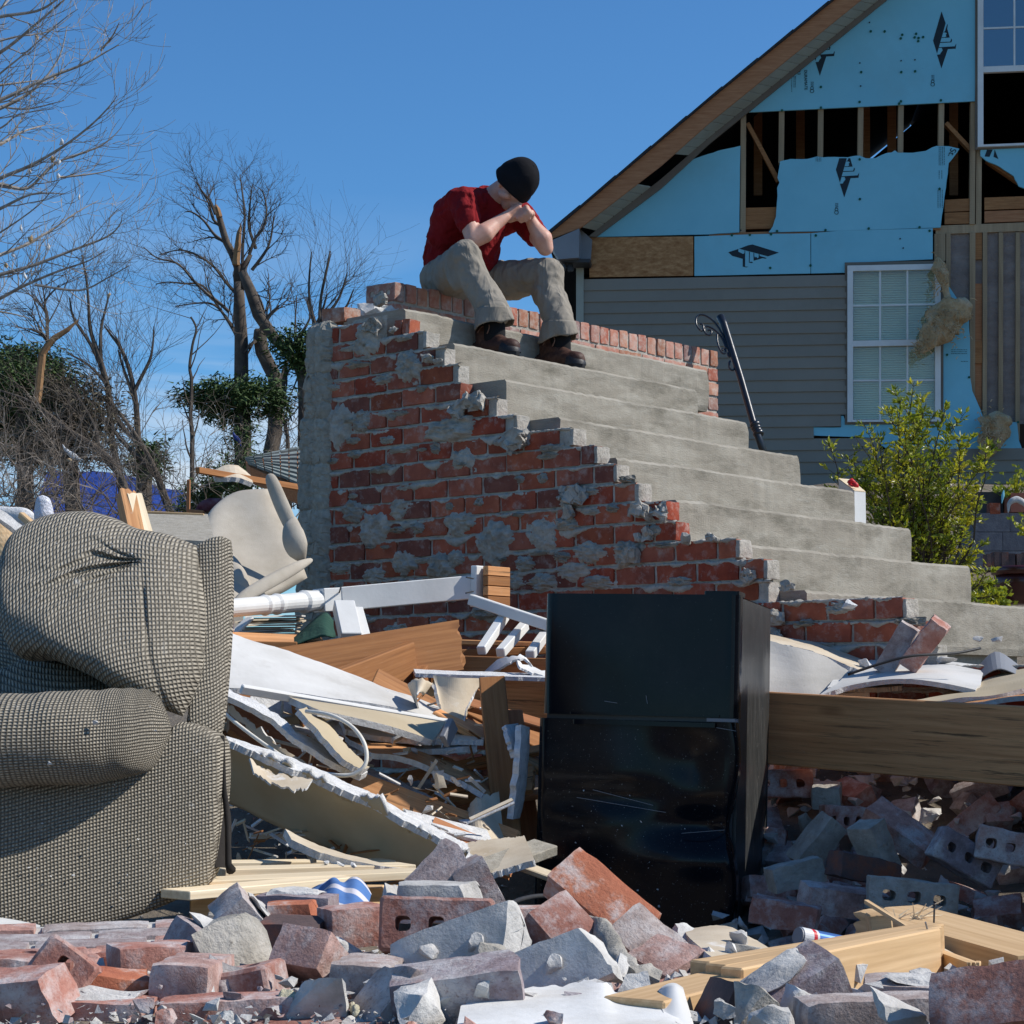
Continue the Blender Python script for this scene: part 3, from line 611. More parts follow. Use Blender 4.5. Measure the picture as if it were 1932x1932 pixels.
# fists under the chin: palm, four curled fingers and a thumb each
def fist(wr, tip, side, curl):
    d = (tip-wr).normalized(); a = side-d*side.dot(d); a.normalize(); n_ = d.cross(a)*curl
    pal = wr+d*.05
    for k in range(4): cone(mb, wr+d*.012+a*(k-1.5)*.008, wr+d*.078+a*(k-1.5)*.0205-n_*.003, .017, .0145)
    for k in range(4):
        L_ = (.036, .042, .040, .032)[k]; b0 = wr+d*.080+a*(k-1.5)*.0205-n_*.004; b1 = b0+n_*L_*.9+d*.010; b2 = b1-d*L_*.8+n_*.010; b3 = b2-n_*.020-d*.008
        chain(mb, [b0, b1, b2, b3], [.0125, .0108, .0100, .0085])
    t0 = wr+d*.022-a*.026+n_*.008; t1 = t0+d*.034-a*.010+n_*.016; t2 = t1+d*.026+a*.012+n_*.012; chain(mb, [t0, t1, t2], [.0145, .0125, .010])
fist(wrN, S3(-.03, .865, 2.42), UP+DN*.4, -1)
fist(wrF, S3(-.015, .815, 2.405), UP*-.6-DN*.8, 1)
body = remesh(mb.build('body', M_['skin'], man), .0055, 3)
# hair line, beanie
mb = MB(); cone(mb, head+hu*.040-hf*.018, head+hu*.005-hf*.02, .098, .096, .88, hr); 
bm_o = mb.build('beanie', M_['beanie'], man)
def beanie():
    mb = MB(); c0 = head+hu*.012-hf*.012; n = 40
    def fn(u, v):
        th = 2*math.pi*u; ph = math.pi*.5*v
        front = math.cos(th)     # +1 towards the face
        base = c0+(-hu)*(.050-.040*max(0, front)-.018*abs(math.sin(th)))
        rad = .109*(1+.03*math.sin(3*th+1)+.05*noise.noise(Vector((math.cos(th)*1.6, math.sin(th)*1.6, v*3)))-.03*math.exp(-((v-.12)/.05)**2))
        p = math.cos(ph)**.75; h = math.sin(ph)
        ce = c0+hf*(.004)
        low = base-c0
        return ce+low*(1-v)**1.5+(hf*math.cos(th)*1.08+hr*math.sin(th)*.9)*rad*p+hu*(.130*h)+hf*(-.012*h)
    surf(mb, fn, n, 20, closeu=True); return mb
bpy.data.objects.remove(bm_o)
o = beanie().build('beanie', M_['beanie'], man, smooth=True); s_ = o.modifiers.new('s', 'SOLIDIFY'); s_.thickness = .006; s_.offset = 1
# t-shirt
mb = MB(); bk = -AC*0
pel = S3(-.47, .86, 2.14)
chain(mb, [pel+UP*.0, S3(-.50, .855, 2.24), S3(-.455, .85, 2.345), S3(-.36, .85, 2.43), S3(-.27, .85, 2.465)], [.140, .150, .150, .138, .110], 1.1, AC)
chain(mb, [S3(-.44, .74, 2.34), S3(-.37, .70, 2.42), S3(-.28, .67, 2.455)], [.10, .095, .078])
chain(mb, [shN+(-DN*.03), S3(-.26, .85, 2.475), shF+(-DN*.03)], [.076, .090, .078])
chain(mb, [S3(-.36, .74, 2.40), S3(-.30, .72, 2.43), shN], [.09, .085, .072]); chain(mb, [S3(-.36, .96, 2.40), shF], [.09, .070])
cone(mb, S3(-.33, .85, 2.22), S3(-.26, .85, 2.38), .09, .085, 1.3, AC)                  # chest and belly
cone(mb, S3(-.215, .85, 2.49), S3(-.235, .85, 2.48), .073, .078)                        # collar
for (sh, el) in ((shN, elN), (shF, elF)):
    chain(mb, [sh, sh.lerp(el, .33), sh.lerp(el, .56)], [.074, .071, .068])
shirt = remesh(mb.build('t_shirt', M_['shirt'], man), .008, 5, [(.014, .12, 0), (.008, .06, 0)])
mb = MB(); mb.tube([sh_ for sh_ in [pel+(-DN*math.cos(t)*.128+AC*math.sin(t)*.155)+UP*(.015) for t in [math.pi*(i/12-.5) for i in range(13)]]], .018, 8); mb.build('belt', M_['beanie'], man)
# trousers
mb = MB()
cone(mb, S3(-.47, .79, 2.125), S3(-.47, .93, 2.125), .13, .13); cone(mb, S3(-.53, .79, 2.13), S3(-.53, .92, 2.13), .105, .105)
for (h, kn, an, fl) in ((hipN, knN, anN, 1), (hipF, knF, anF, 1)):
    d = (kn-h).normalized(); chain(mb, [h-UP*.01, h.lerp(kn, .5)-UP*.012, kn-UP*.004], [.112, .102, .082])
    cu = an+UP*.125-DN*.005
    chain(mb, [kn-DN*.003, kn.lerp(cu, .35)-DN*.02, kn.lerp(cu, .75)-DN*.004, cu], [.082, .080, .080, .083], .95, AC)
    cone(mb, kn-DN*.08-UP*.05, kn-DN*.04-UP*.12, .045, .05)
tro = remesh(mb.build('trousers', M_['trousers'], man), .009, 5, [(.014, .14, 0), (.006, .06, 0)])
# cut the cuffs level: flared hems as open rings
for (an, nm) in ((anN, 0), (anF, 1)):
    mb = MB(); c0 = an+UP*.100-DN*.008
    def fn(u, v):
        t = 2*math.pi*u; r_ = .078+.012*v+.009*math.sin(3*t+nm*2)*v+.004*math.sin(7*t)*v; 
        return c0+(DN*math.cos(t)*1.05+AC*math.sin(t)*.95)*r_+UP*(.04-.085*v+.02*math.cos(t-.4)*v+.006*math.sin(4*t)*v)
    surf(mb, fn, 36, 8, closeu=True); o = mb.build('trouser_hem', M_['trousers'], man, smooth=True); s_ = o.modifiers.new('s', 'SOLIDIFY'); s_.thickness = .004
    mb = MB(); chain(mb, [an+UP*.12, an+UP*.0], [.05, .052]); mb.build('sock', M_['sock'], man, smooth=True)
# work boots
ZT = Z0-RI
def boot(an, yaw):
    b = thing('boot', (0, 0, 0), None, None); b.parent = man; b.location = Vector((an.x, an.y, ZT))-wloc(man)
    f = (DN*math.cos(yaw)+AC*math.sin(yaw)).normalized(); s = UP.cross(f); o_ = Vector((an.x, an.y, ZT))-f*.06
    def P(x, y, z): return o_+f*x+s*y+UP*z
    mb = MB(); chain(mb, [P(.045, 0, .15), P(.045, 0, .075), P(.02, 0, .05)], [.052, .05, .045], .85, s)
    chain(mb, [P(.0, 0, .06), P(.09, 0, .06), P(.17, 0, .052), P(.225, .002, .047)], [.044, .052, .048, .043], 1.02, s)
    chain(mb, [P(.055, 0, .125), P(.11, 0, .095), P(.16, 0, .075)], [.042, .04, .036]); remesh(mb.build('boot_upper', M_['leather'], b), .006, 3, [(.006, .03, 0)])
    mb = MB(); out_ = [(-.045, 0), (-.035, .03), (.0, .037), (.06, .034), (.12, .042), (.19, .047), (.24, .037), (.268, .012), (.27, -.008), (.245, -.036), (.19, -.047), (.12, -.044), (.06, -.036), (.0, -.037), (-.035, -.03)]
    n = len(out_)
    for lay, (z, k) in enumerate(((.0, .96), (.005, 1.0), (.022, 1.02), (.026, .98))): mb.v += [tuple(P(.11+(x-.11)*k, y*k*1.08, z)) for x, y in out_]
    for l in range(3):
        for i in range(n): mb.f.append((l*n+i, l*n+(i+1) % n, (l+1)*n+(i+1) % n, (l+1)*n+i)); mb.m.append(0)
    mb.f += [tuple(range(n))[::-1], tuple(3*n+i for i in range(n))]; mb.m += [0, 0]; mb.build('sole', M_['rubber'], b)
    mb = MB()
    def tf(u, v):
        t = math.pi*(u-.5)*1.06; h = v*math.pi/2*.95; return P(.205+.068*math.cos(t)*math.cos(h), .054*math.sin(t)*math.cos(h), .022+.066*math.sin(h)-.012*math.cos(t)*math.sin(h))
    surf(mb, tf, 20, 8); mb.build('toe_cap', M_['rubber'], b, smooth=True)
    for i in range(6):
        x = .085+.017*i; z = .152-.0135*i; mb = MB(); sg = 1 if i % 2 else -1
        mb.tube([P(x, -.03*sg, z-.018), P(x+.004, -.012*sg, z+.002), P(x+.01, .014*sg, z), P(x+.014, .032*sg, z-.024)], .0028, 5); mb.build('lace', M_['lace'], b)
    for lp in ([(.08, 0, .155), (.10, -.03, .175), (.125, -.045, .15), (.115, -.05, .12), (.09, -.02, .15)], [(.08, 0, .155), (.09, .03, .18), (.12, .045, .165), (.11, .03, .14), (.085, .0, .15)], [(.08, 0, .155), (.07, -.04, .16), (.06, -.06, .13)]):
        mb = MB(); mb.tube([P(*ssamp(lp, i/14)) for i in range(15)], .0026, 5); mb.build('lace', M_['lace'], b)
boot(S3(.075, .475, 0)+UP*ZT, -.12); boot(S3(.075, .94, 0)+UP*ZT, -.05)
# ================================================================ the damaged house
HU = Vector((math.cos(R(5)), -math.sin(R(5)), 0)); HN = Vector((-math.sin(R(5)), -math.cos(R(5)), 0)); HP = W(1600, 700, 20)
def fp(x, y, off=0): return PP(x, y, HP+HN*off, HN)
c3 = lambda x, y: (1337.8+.3076*x, .3076*y)
c4 = lambda x, y: (1337.8+.3076*x, 534.9+.3076*y)
cp = lambda x, y: (713.2+.2768*x, 237.7+.2768*y)
house = thing('damaged_house', fp(1500, 1000, 0), 'storm damaged house with blue foam boards torn off its gable', 'house')
def hs(name, pts, off, th, m, parent=None, rim=None, **tg):
    mb = MB(); mb.prism([fp(x, y, off) for x, y in pts], -HN*th, 0, rim); return mb.build(name, [M_[q] for q in m] if isinstance(m, list) else M_[m], parent or house, **tg)
def jit(pts, a=.5, n=3, closed=True):
    o = []; k = len(pts)
    for i in range(k if closed else k-1):
        p, q = pts[i], pts[(i+1) % k]; L = math.hypot(q[0]-p[0], q[1]-p[1]); m_ = max(1, min(n, int(L/6)))
        for j in range(m_):
            t = j/m_; s = 0 if j == 0 else 1; o.append((lerp(p[0], q[0], t)+s*U(-a, a), lerp(p[1], q[1], t)+s*U(-a, a)))
    return o
M_['foam'] = mat('blue_foam', [(.18, .47, .58), (.205, .51, .62), (.23, .55, .66)], scale=.9, rough=.75, bump=.15, bscale=30, detail=8, overlay=[((.2, .42, .48), .35, 1.6, .52, .7), ((.03, .16, .36), .5, 22, .68, .76, (.3, .3, 3))])
M_['siding'] = mat('grey_vinyl_siding', [(.225, .195, .155), (.245, .213, .17), (.265, .232, .187)], scale=.8, rough=.6, bump=.1, bscale=30, overlay=((.17, .145, .11), .4, 1.2, .5, .75))
M_['osb'] = mat('osb', [(.26, .11, .04), (.38, .185, .075), (.52, .28, .125)], scale=13, rough=.85, bump=.3, stretch=(1, 1, 2.2), detail=3)
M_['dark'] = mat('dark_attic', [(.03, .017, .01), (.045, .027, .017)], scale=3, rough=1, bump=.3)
M_['kraft'] = mat('kraft_paper_facing', [(.20, .155, .135), (.25, .20, .175), (.31, .255, .225)], scale=4, rough=.8, bump=.8, bscale=9, stretch=(1, 1, 2.2), bdist=.03)
M_['shingle'] = mat('asphalt_shingle', [(.02, .02, .022), (.035, .034, .036), (.05, .05, .05)], scale=40, rough=.95, bump=.6, bscale=120)
M_['soffit'] = mat('soffit_vinyl', [(.30, .30, .25), (.36, .36, .30)], scale=3, rough=.7, bump=.1)
M_['trim'] = mat('tan_trim', [(.15, .12, .095), (.19, .16, .125)], scale=3, rough=.7, bump=.15)
M_['alu'] = mat('grey_aluminium', [(.20, .205, .22), (.25, .255, .27)], scale=2, rough=.5, bump=.1)
M_['ink'] = mat('black_print', [(.012, .022, .03), (.018, .03, .04)], scale=9, rough=.7, bump=0)
M_['greencap'] = mat('green_nail_cap', [(.0, .07, .045), (.0, .1, .06)], rough=.5, bump=0)
M_['fluff'] = mat('insulation_wool', [(.42, .26, .13), (.58, .40, .22), (.70, .54, .36)], scale=7, rough=1, bump=1, bscale=45, bdist=.03)
M_['blind'] = mat('blind', [(.84, .76, .56), (.88, .82, .64)], scale=3, rough=.7, bump=0)
M_['fix'] = mat('dark_plastic', [(.03, .03, .035), (.05, .05, .05)], rough=.5, bump=0)
def glassmat(name, tint, f):
    m = bpy.data.materials.new(name); m.use_nodes = True; t = m.node_tree; N = t.nodes; N.clear(); o = N.new('ShaderNodeOutputMaterial'); a = N.new('ShaderNodeBsdfTransparent'); a.inputs[0].default_value = (*tint, 1)
    g = N.new('ShaderNodeBsdfGlossy'); g.inputs['Roughness'].default_value = .02; x = N.new('ShaderNodeMixShader'); x.inputs[0].default_value = f
    t.links.new(a.outputs[0], x.inputs[1]); t.links.new(g.outputs[0], x.inputs[2]); t.links.new(x.outputs[0], o.inputs[0]); return m
M_['glass'] = glassmat('window_glass', (.9, .93, .9), .07); M_['glass_dark'] = glassmat('upper_glass', (.25, .32, .35), .32)
# shell: body of the house behind the facade
def wallbox(name, pts, off, depth, m): return hs(name, pts, off, depth, m)
corner_x = 1090
zf = fp(1200, 1010, 0).z
pl = fp(corner_x+6, 520, -.12); pr = pl+HU*11
def wz(p, z): return Vector((p.x, p.y, z))
ztop = fp(1120, 447, 0).z-.02
mb = MB(); back = -HN*8.5
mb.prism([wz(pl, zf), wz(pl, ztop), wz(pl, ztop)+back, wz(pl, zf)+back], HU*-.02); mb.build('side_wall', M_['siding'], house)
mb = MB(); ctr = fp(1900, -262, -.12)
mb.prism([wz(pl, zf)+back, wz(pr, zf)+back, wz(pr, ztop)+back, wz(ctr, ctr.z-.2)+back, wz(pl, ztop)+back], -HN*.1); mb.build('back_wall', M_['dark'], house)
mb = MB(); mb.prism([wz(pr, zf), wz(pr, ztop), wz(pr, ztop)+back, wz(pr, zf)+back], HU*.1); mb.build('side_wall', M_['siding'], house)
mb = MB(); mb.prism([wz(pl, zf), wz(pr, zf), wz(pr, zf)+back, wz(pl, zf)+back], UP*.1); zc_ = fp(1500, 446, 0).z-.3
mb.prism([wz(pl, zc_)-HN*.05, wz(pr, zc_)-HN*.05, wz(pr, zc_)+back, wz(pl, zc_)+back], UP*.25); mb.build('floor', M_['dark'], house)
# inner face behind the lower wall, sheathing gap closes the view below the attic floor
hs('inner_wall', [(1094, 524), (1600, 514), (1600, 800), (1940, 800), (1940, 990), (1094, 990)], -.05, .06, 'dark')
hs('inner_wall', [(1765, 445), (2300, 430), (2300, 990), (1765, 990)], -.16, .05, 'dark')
# siding boards
zt = fp(1340, 523, 0).z; zb = fp(1340, 923+22, 0).z; dz = .1135; k = 0; z = zt
def px_on(x, z, off=0):     # point on the facade at picture column x and height z
    a = fp(x, 600, off); b = fp(x, 900, off); t = (z-a.z)/(b.z-a.z); return a.lerp(b, t)
while z > fp(1340, 1010, 0).z:
    yy = 523+(zt-z)/dz*22.5
    xr = 1597 if yy < 780 else 1586 if yy < 805 else 1535 if yy < 825 else 1660 if yy < 850 else 2400
    a, b = px_on(1101, z), px_on(xr, z); mb = MB(); d = Vector((0, 0, -dz))
    mb.prism([a+HN*.004, a+HN*.018+d*.93, a+HN*.018+d, a-HN*.006+d, a-HN*.006], b-a); mb.build('siding_board', M_['siding'], house); z -= dz
hs('corner_trim', [(1087, 500), (1101, 500), (1101, 1000), (1087, 1000)], .03, .1, 'soffit')
hs('osb_panel', [(1112, 448), (1308, 446), (1308, 520), (1112, 523)], .005, .012, 'osb')
# foam boards
TH = .025
fo = 'foam'
hs('foam_board', [c3(*p) for p in [(245, 688), (940, 654), (1630, 620), (1640, 0), (1645, -520), (1085, 0)]], .0, TH, fo)
hs('foam_board', jit([(1126, 447), (1215, 378), (1300, 303), (1338, 290), (1360, 283), (1397, 275), (1396, 338), (1395, 438), (1338, 442)], .4), .0, TH, fo)
hs('foam_board', jit([c3(*p) for p in [(435, 990), (500, 975), (600, 975), (660, 960), (700, 965), (770, 962), (850, 965), (900, 955), (925, 955), (960, 970), (1020, 970), (1060, 950), (1090, 938), (1120, 935), (1140, 922), (1160, 937), (1250, 937), (1330, 925), (1365, 905), (1395, 895), (1470, 897), (1535, 912), (1510, 950), (1470, 1000), (1465, 1060), (1445, 1200), (1420, 1395), (890, 1412), (365, 1425), (390, 1390), (410, 1330), (420, 1200), (418, 1150), (432, 1120), (420, 1090), (430, 1030)]], .35), .0, TH, fo)
hs('foam_board', jit([c3(-90, 1450), c3(300, 1436), c3(622, 1430), c3(622, 1677), c3(-90, 1692)], .3), .0, TH, fo)
hs('foam_board', [c3(626, 1430), c3(800, 1415), c3(1372, 1400), c3(1372, 1590), c3(840, 1613), c3(835, 1672), c3(626, 1677)], .0, TH, fo)
hs('foam_board', jit([c4(*p) for p in [(640, 882), (810, 882), (810, 812), (825, 812), (840, 862), (1435, 862), (1440, -30), (1500, 60), (1590, 190), (1600, 330), (1600, 560), (1615, 660), (1668, 780), (1690, 860), (1870, 850), (1890, 850), (1900, 960), (1932, 1045), (1932, 1066), (1400, 1066), (1100, 1020), (985, 945), (640, 932)]], .4), .0, TH, fo)
hs('foam_board', jit([c3(*p) for p in [(1665, 920), (2300, 885), (2300, 1100), (2000, 1180), (1900, 1142), (1870, 1080), (1780, 1020), (1700, 985), (1665, 955)]], .5), .0, TH, fo)
# studs and plates
def stud(x, y0, y1, w=33, off=-.03, th=.09, m='stud', dx=0): hs('stud', [c3(x, y0), c3(x+w, y0), c3(x+w+dx, y1), c3(x+dx, y1)], off, th, m)
for x, y0, y1 in ((195, 650, 1425), (430, 655, 1000), (670, 645, 990), (915, 635, 985), (1162, 625, 960), (1410, 615, 930)): stud(x, y0, y1, dx=-4)
stud(1606, 560, 1375, 32, dx=-8); stud(1642, 560, 1375, 34, dx=-6, off=-.05)
for x in (1455, 1600, 1680, 1778, 1882, 1990, 2100): stud(x, 1425, 2700, 27 if x != 1600 else 34, dx=-3, off=-.035)
for x0, y0, x1, y1, w, m in ((1390, 1385, 2300, 1350, 52, 'stud'), (1445, 1225, 1600, 1218, 75, 'brown'), (1445, 1305, 1600, 1300, 70, 'brown'), (1690, 1212, 2300, 1190, 75, 'brown'), (1690, 1295, 2300, 1275, 70, 'fascia'), (215, 1275, 415, 1270, 130, 'brown')):
    hs('rim_board', [c3(x0, y0), c3(x1, y1), c3(x1, y1+w), c3(x0, y0+w)], -.045, .04, m)
hs('sill_plate', [c3(0, 1430), c3(1420, 1393), c3(1420, 1408), c3(0, 1448)], -.026, .09, 'fascia')
hs('header_block', [c3(1382, 1435), c3(1450, 1432), c3(1450, 1600), c3(1382, 1605)], -.03, .09, 'stud'); hs('header_block', [c3(1622, 1430), c3(1675, 1428), c3(1675, 1590), c3(1622, 1592)], -.05, .05, 'brown')
hs('header_block', [c4(1622, 0), c4(1675, 0), c4(1672, 780), c4(1622, 700)], -.06, .05, 'fascia'); hs('stud', [c4(1617, 355), c4(1675, 353), c4(1675, 490), c4(1617, 492)], -.04, .03, 'brown')
for p, q, w in (((235, 760), (425, 1115), .07), ((1450, 760), (1610, 930), .09), ((1700, 985), (1900, 1120), .09)):
    mb = MB(); mb.bar(fp(*c3(*p), -.14), fp(*c3(*q), -.14), .04, w, HN); mb.build('brace', M_['brown'], house)
for x in (960, 1120, 1500, 300, 560): 
    mb = MB(); mb.bar(fp(*c3(x, 1200), -1.6), fp(*c3(x, 500), -1.6), .09, .04, HN); mb.build('attic_post', M_['fascia'], house)
hs('insulation_batt', [c3(1482, 1425), c3(2300, 1400), c3(2300, 2760), c3(1700, 2760), c3(1672, 2480), c3(1600, 2200), c3(1600, 1900), c3(1482, 1830)], -.075, .05, 'kraft')
# windows
def window(x0, x1, yt, yb, ym, mx_, my1, my2, open_low=False, parent=house, sl=.02):
    fw = 10.5; f = lambda x, y: (x, y-(x-x0)*sl*(1 if y < 700 else .3))
    for pts in ([(x0-5, yt-6), (x1+5, yt-6), (x1+5, yt), (x0-5, yt)], [(x0-5, yt), (x0, yt), (x0, yb), (x0-5, yb)], [(x1, yt), (x1+5, yt), (x1+5, yb), (x1, yb)], [(x0-5, yb), (x1+5, yb), (x1+5, yb+5), (x0-5, yb+5)]): hs('window_trim', [f(*p) for p in pts], .012, .02, 'trim')
    fr = hs('window_frame', [f(x0, yt), f(x1, yt), f(x1, yt+fw), f(x0, yt+fw)], .05, .07, 'white')
    for pts in ([(x0, yt+fw), (x0+fw, yt+fw), (x0+fw, yb-4), (x0, yb-4)], [(x1-fw, yt+fw), (x1, yt+fw), (x1, yb-4), (x1-fw, yb-4)], [(x0, yb-4), (x1, yb-4), (x1, yb), (x0, yb)]):
        hs('frame_rail', [f(*p) for p in pts], .05, .07, 'white')
    hs('meeting_rail', [f(x0+fw, ym), f(x1-fw, ym), f(x1-fw, ym+11), f(x0+fw, ym+11)], .045, .05, 'white')
    for (ya, yb_, my, low) in ((yt+fw, ym, my1, 0), (ym+11, yb-4, my2, 1)):
        if low and open_low: continue
        for mx in mx_: hs('muntin', [f(mx-1.7, ya), f(mx+1.7, ya), f(mx+1.7, yb_), f(mx-1.7, yb_)], .03 if not low else .012, .012, 'white')
        xs = [x0+fw]+list(mx_)+[x1-fw]
        for a, b in zip(xs[:-1], xs[1:]): hs('muntin', [f(a+(1.8 if a != xs[0] else 0), my-1.6), f(b-(1.8 if b != xs[-1] else 0), my-1.6), f(b-(1.8 if b != xs[-1] else 0), my+1.6), f(a+(1.8 if a != xs[0] else 0), my+1.6)], .03 if not low else .012, .012, 'white')
        for a, b in zip(xs[:-1], xs[1:]):
            for c_, d_ in ((ya, my), (my, yb_)): hs('pane', [f(a+.2, c_+.2), f(b-.2, c_+.2), f(b-.2, d_-.2), f(a+.2, d_-.2)], .022 if not low else .005, .003, 'glass_dark' if open_low else 'glass')
    return f
f = window(1599, 1775, 501, 796, 643, (1660.5, 1712), 577, 718)
mb = MB(); y = 512
while y < 792:
    p, q = fp(1610, y, -.05), fp(1764, y-2.5, -.05); mb.bar(p, q, .022, .003, up=(UP*.5+HN*.8)); y += 4.4
mb.build('blind_slats', M_['blind'], house, kind='stuff')
hs('blind_backing', [(1608, 508), (1766, 504), (1766, 794), (1608, 794)], -.075, .01, 'blind')
window(1845, 2020, -20, 277, 126, (1914, 1967), 54, 200, open_low=True, sl=.04)
# rake: fascia, soffit, frieze, roof
T1 = [(1031, 445), (1338, 188), (1572, 0), (1900, -263)]; B1 = [(1034, 453), (1095, 430), (1248, 312), (1338, 232), (1624, 0), (1900, -222)]
L2 = [(1110, 446), (1248, 337), (1338, 259), (1658, 0), (1900, -196)]; L3 = [(1124, 447), (1248, 354), (1338, 271), (1672, 0), (1900, -184)]
hs('fascia_board', T1+B1[::-1], .36, .03, 'fascia')
hs('frieze_board', L2+L3[::-1], .045, .04, 'trim')
def on(line, x):
    for (a, b), (c, d) in zip(line[:-1], line[1:]):
        if a <= x <= c: return b+(d-b)*(x-a)/(c-a)
    return line[-1][1]
x = 1098
while x < 1880:
    if not 1186 < x < 1262:
        xb = x+15.5; q = [fp(x, on(B1, x)+1, .33), fp(xb, on(B1, xb)+1, .33), fp(xb+26, on(L2, xb+26), .05), fp(x+26, on(L2, x+26), .05)]
        mb = MB(); mb.prism(q, UP*.012); mb.build('soffit_panel', M_['soffit'], house)
    x += 17.5
q = [fp(1060, on(B1, 1060)-6, .33), fp(1900, on(B1, 1900)-6, .33), fp(1926, on(L2, 1900)-12, -.03), fp(1095, on(L2, 1110)-12, -.03)]
q = [p+UP*.06 for p in q]; mb = MB(); mb.prism(q, UP*.02); mb.build('soffit_lining', M_['fascia'], house)
pts = []; n = 13
for i in range(n):
    xa = lerp(1028, 1900, i/n); xb = lerp(1028, 1900, (i+1)/n); pts += [(xa, on(T1, max(xa, 1031))-4.5), (xb-2, on(T1, xb-2)-6.5)]
low = [(x, on(T1, max(x, 1031))) for x in (1900, 1572, 1338, 1031)]
mb = MB(); mb.prism([fp(x, y, .40) for x, y in pts+low], -HN*9.3); mb.build('roof', M_['shingle'], house)
a = fp(1900, -270, .4); b = a+HU*4.4*1.0-UP*3.6; mb = MB(); mb.prism([a, a+UP*.08, b+UP*.08, b], -HN*9.3); mb.build('roof', M_['shingle'], house)
hs('gable_wall', [c3(1645, -520), (1900, -190), (2300, 120), (2300, 430), (2060, 430), (2060, 0), (1845, -30)], -.002, TH, 'foam')
hs('gable_wall', [(2022, -40), (2059, -10), (2059, 430), (2022, 330)], -.002, TH, 'foam'); hs('gable_wall', [(2301, 120), (2700, 440), (2700, 880), (2301, 880)], -.002, TH, 'siding')
hs('corner_post', [c3(1640, -560), c3(1662, -560), c3(1652, 620), c3(1632, 620)], .0, .09, 'trim')
hs('eave_return', [(1035, 456), (1093, 431), (1092, 486), (1054, 489)], .38, .36, 'alu'); hs('eave_return', [(1093.5, 431), (1117, 452), (1114, 494), (1092, 486)], .06, .05, 'alu')
hs('eave_lining', [(1052, 489), (1114, 488), (1112, 495), (1060, 494)], .3, .28, 'fix')
mb = MB(); mb.tube([fp(1076, 496, .2), fp(1076, 506, .2), fp(1077, 512, .2)], [.02, .035, .03], 10); mb.build('spotlight', M_['fix'], house)
mb = MB(); mb.tube([fp(1065, 494, .2), fp(1067, 505, .2), fp(1063, 511, .2)], [.015, .02, .018], 8); mb.build('spotlight', M_['fix'], house)
mb = MB(); mb.bar(fp(1057, 427, .3), fp(1057, 420, .3), .006, .006, HN); mb.build('vent_pipe', M_['fix'], house)
# nail caps
caps = [(992, 192), (1077, 192), (1185, 213), (1176, 235), (1270, 207), (1261, 229), (1285, 233), (1313, 227), (1283, 252), (933, 442), (1179, 442), (1264, 437), (686, 533), (447, 677), (686, 660), (923, 625), (1177, 621), (1166, 635), (1422, 615), (924, 977), (925, 1221), (417, 1417), (714, 1411), (979, 1401), (1291, 1394), (655, 1444), (1353, 1415), (375, 1643), (622, 1628), (1414, 1158), (380, 1436), (140, 1442), (250, 1440), (1172, 1464), (1191, 1521), (195, 1412), (984, 137), (1178, 372), (1263, 366), (925, 386), (930, 527)]
for i, (x, y) in enumerate(caps):
    c_ = fp(*c3(x, y), .006); r_ = .0125 if i < 33 else .007; mb = MB(); mb.tube([c_+HN*-.006, c_+HN*.004], r_, 8); mb.build('nail_cap', M_['greencap'] if i < 33 else M_['ink'], house)
for x, y in ((1460, 437), (1595, 575), (1895, 850), (1445, 840)): mb = MB(); c_ = fp(*c4(x, y), .006); mb.tube([c_, c_+HN*.004], .012, 8); mb.build('nail_cap', M_['greencap'], house)
# printed marks
LG = [[(490, 200), (562, 405), (412, 935), (342, 710)], [(412, 955), (465, 950), (475, 925), (510, 880), (495, 835), (443, 838), (445, 825), (725, 808), (730, 790), (748, 760), (738, 850), (600, 858), (488, 1195)],
      [(465, 748), (465, 735), (645, 728), (660, 670), (675, 700), (660, 740)], [(495, 662), (495, 650), (550, 650), (575, 635), (565, 605), (585, 585), (570, 570), (550, 565), (520, 565), (550, 545), (592, 415), (598, 440), (590, 500), (633, 655)]]
def clipy(P, y0):
    o = []
    for i in range(len(P)):
        a, b = P[i], P[(i+1) % len(P)]; ia, ib = a[1] >= y0, b[1] >= y0
        if ia: o.append(a)
        if ia != ib: t = (y0-a[1])/(b[1]-a[1]); o.append((a[0]+(b[0]-a[0])*t, y0))
    return o
def logo(polys, ox, oy, s, ymin=None):
    mb = MB()
    for P in polys:
        Q = [(ox+x*s, oy+y*s) for x, y in P]
        if ymin: Q = clipy(Q, ymin)
        if len(Q) > 2: mb.prism([fp(x, y, .0022) for x, y in Q], -HN*.0012)
    mb.build('printed_mark', M_['ink'], house)
logo(LG, 1723.5, 0, .10797); logo(LG, 1592.9-488*.10797, 372.5-1195*.10797, .10797, 298.5); logo(LG, 1546.9-488*.10797, 143-1195*.10797, .10797)
logo([[(895, 232), (1435, 398), (1210, 475), (620, 318), (800, 250)], [(400, 390), (605, 325), (605, 380), (650, 400), (700, 425), (732, 410), (732, 350), (745, 360), (742, 680), (810, 690), (770, 700), (695, 685), (695, 525), (480, 465)],
      [(825, 378), (840, 385), (835, 590), (880, 585), (908, 600), (870, 612), (822, 600)], [(915, 405), (930, 410), (930, 470), (945, 500), (965, 480), (1000, 515), (1022, 490), (1022, 430), (1040, 440), (1040, 465), (1190, 510), (1160, 522), (1100, 512), (918, 565)]], 1337.2, 439.8, .0923)
logo([[(1690, 960), (1705, 918), (1740, 918), (1720, 962)], [(1752, 918), (1775, 975), (1745, 962)]], 1337.8, 0, .3076)
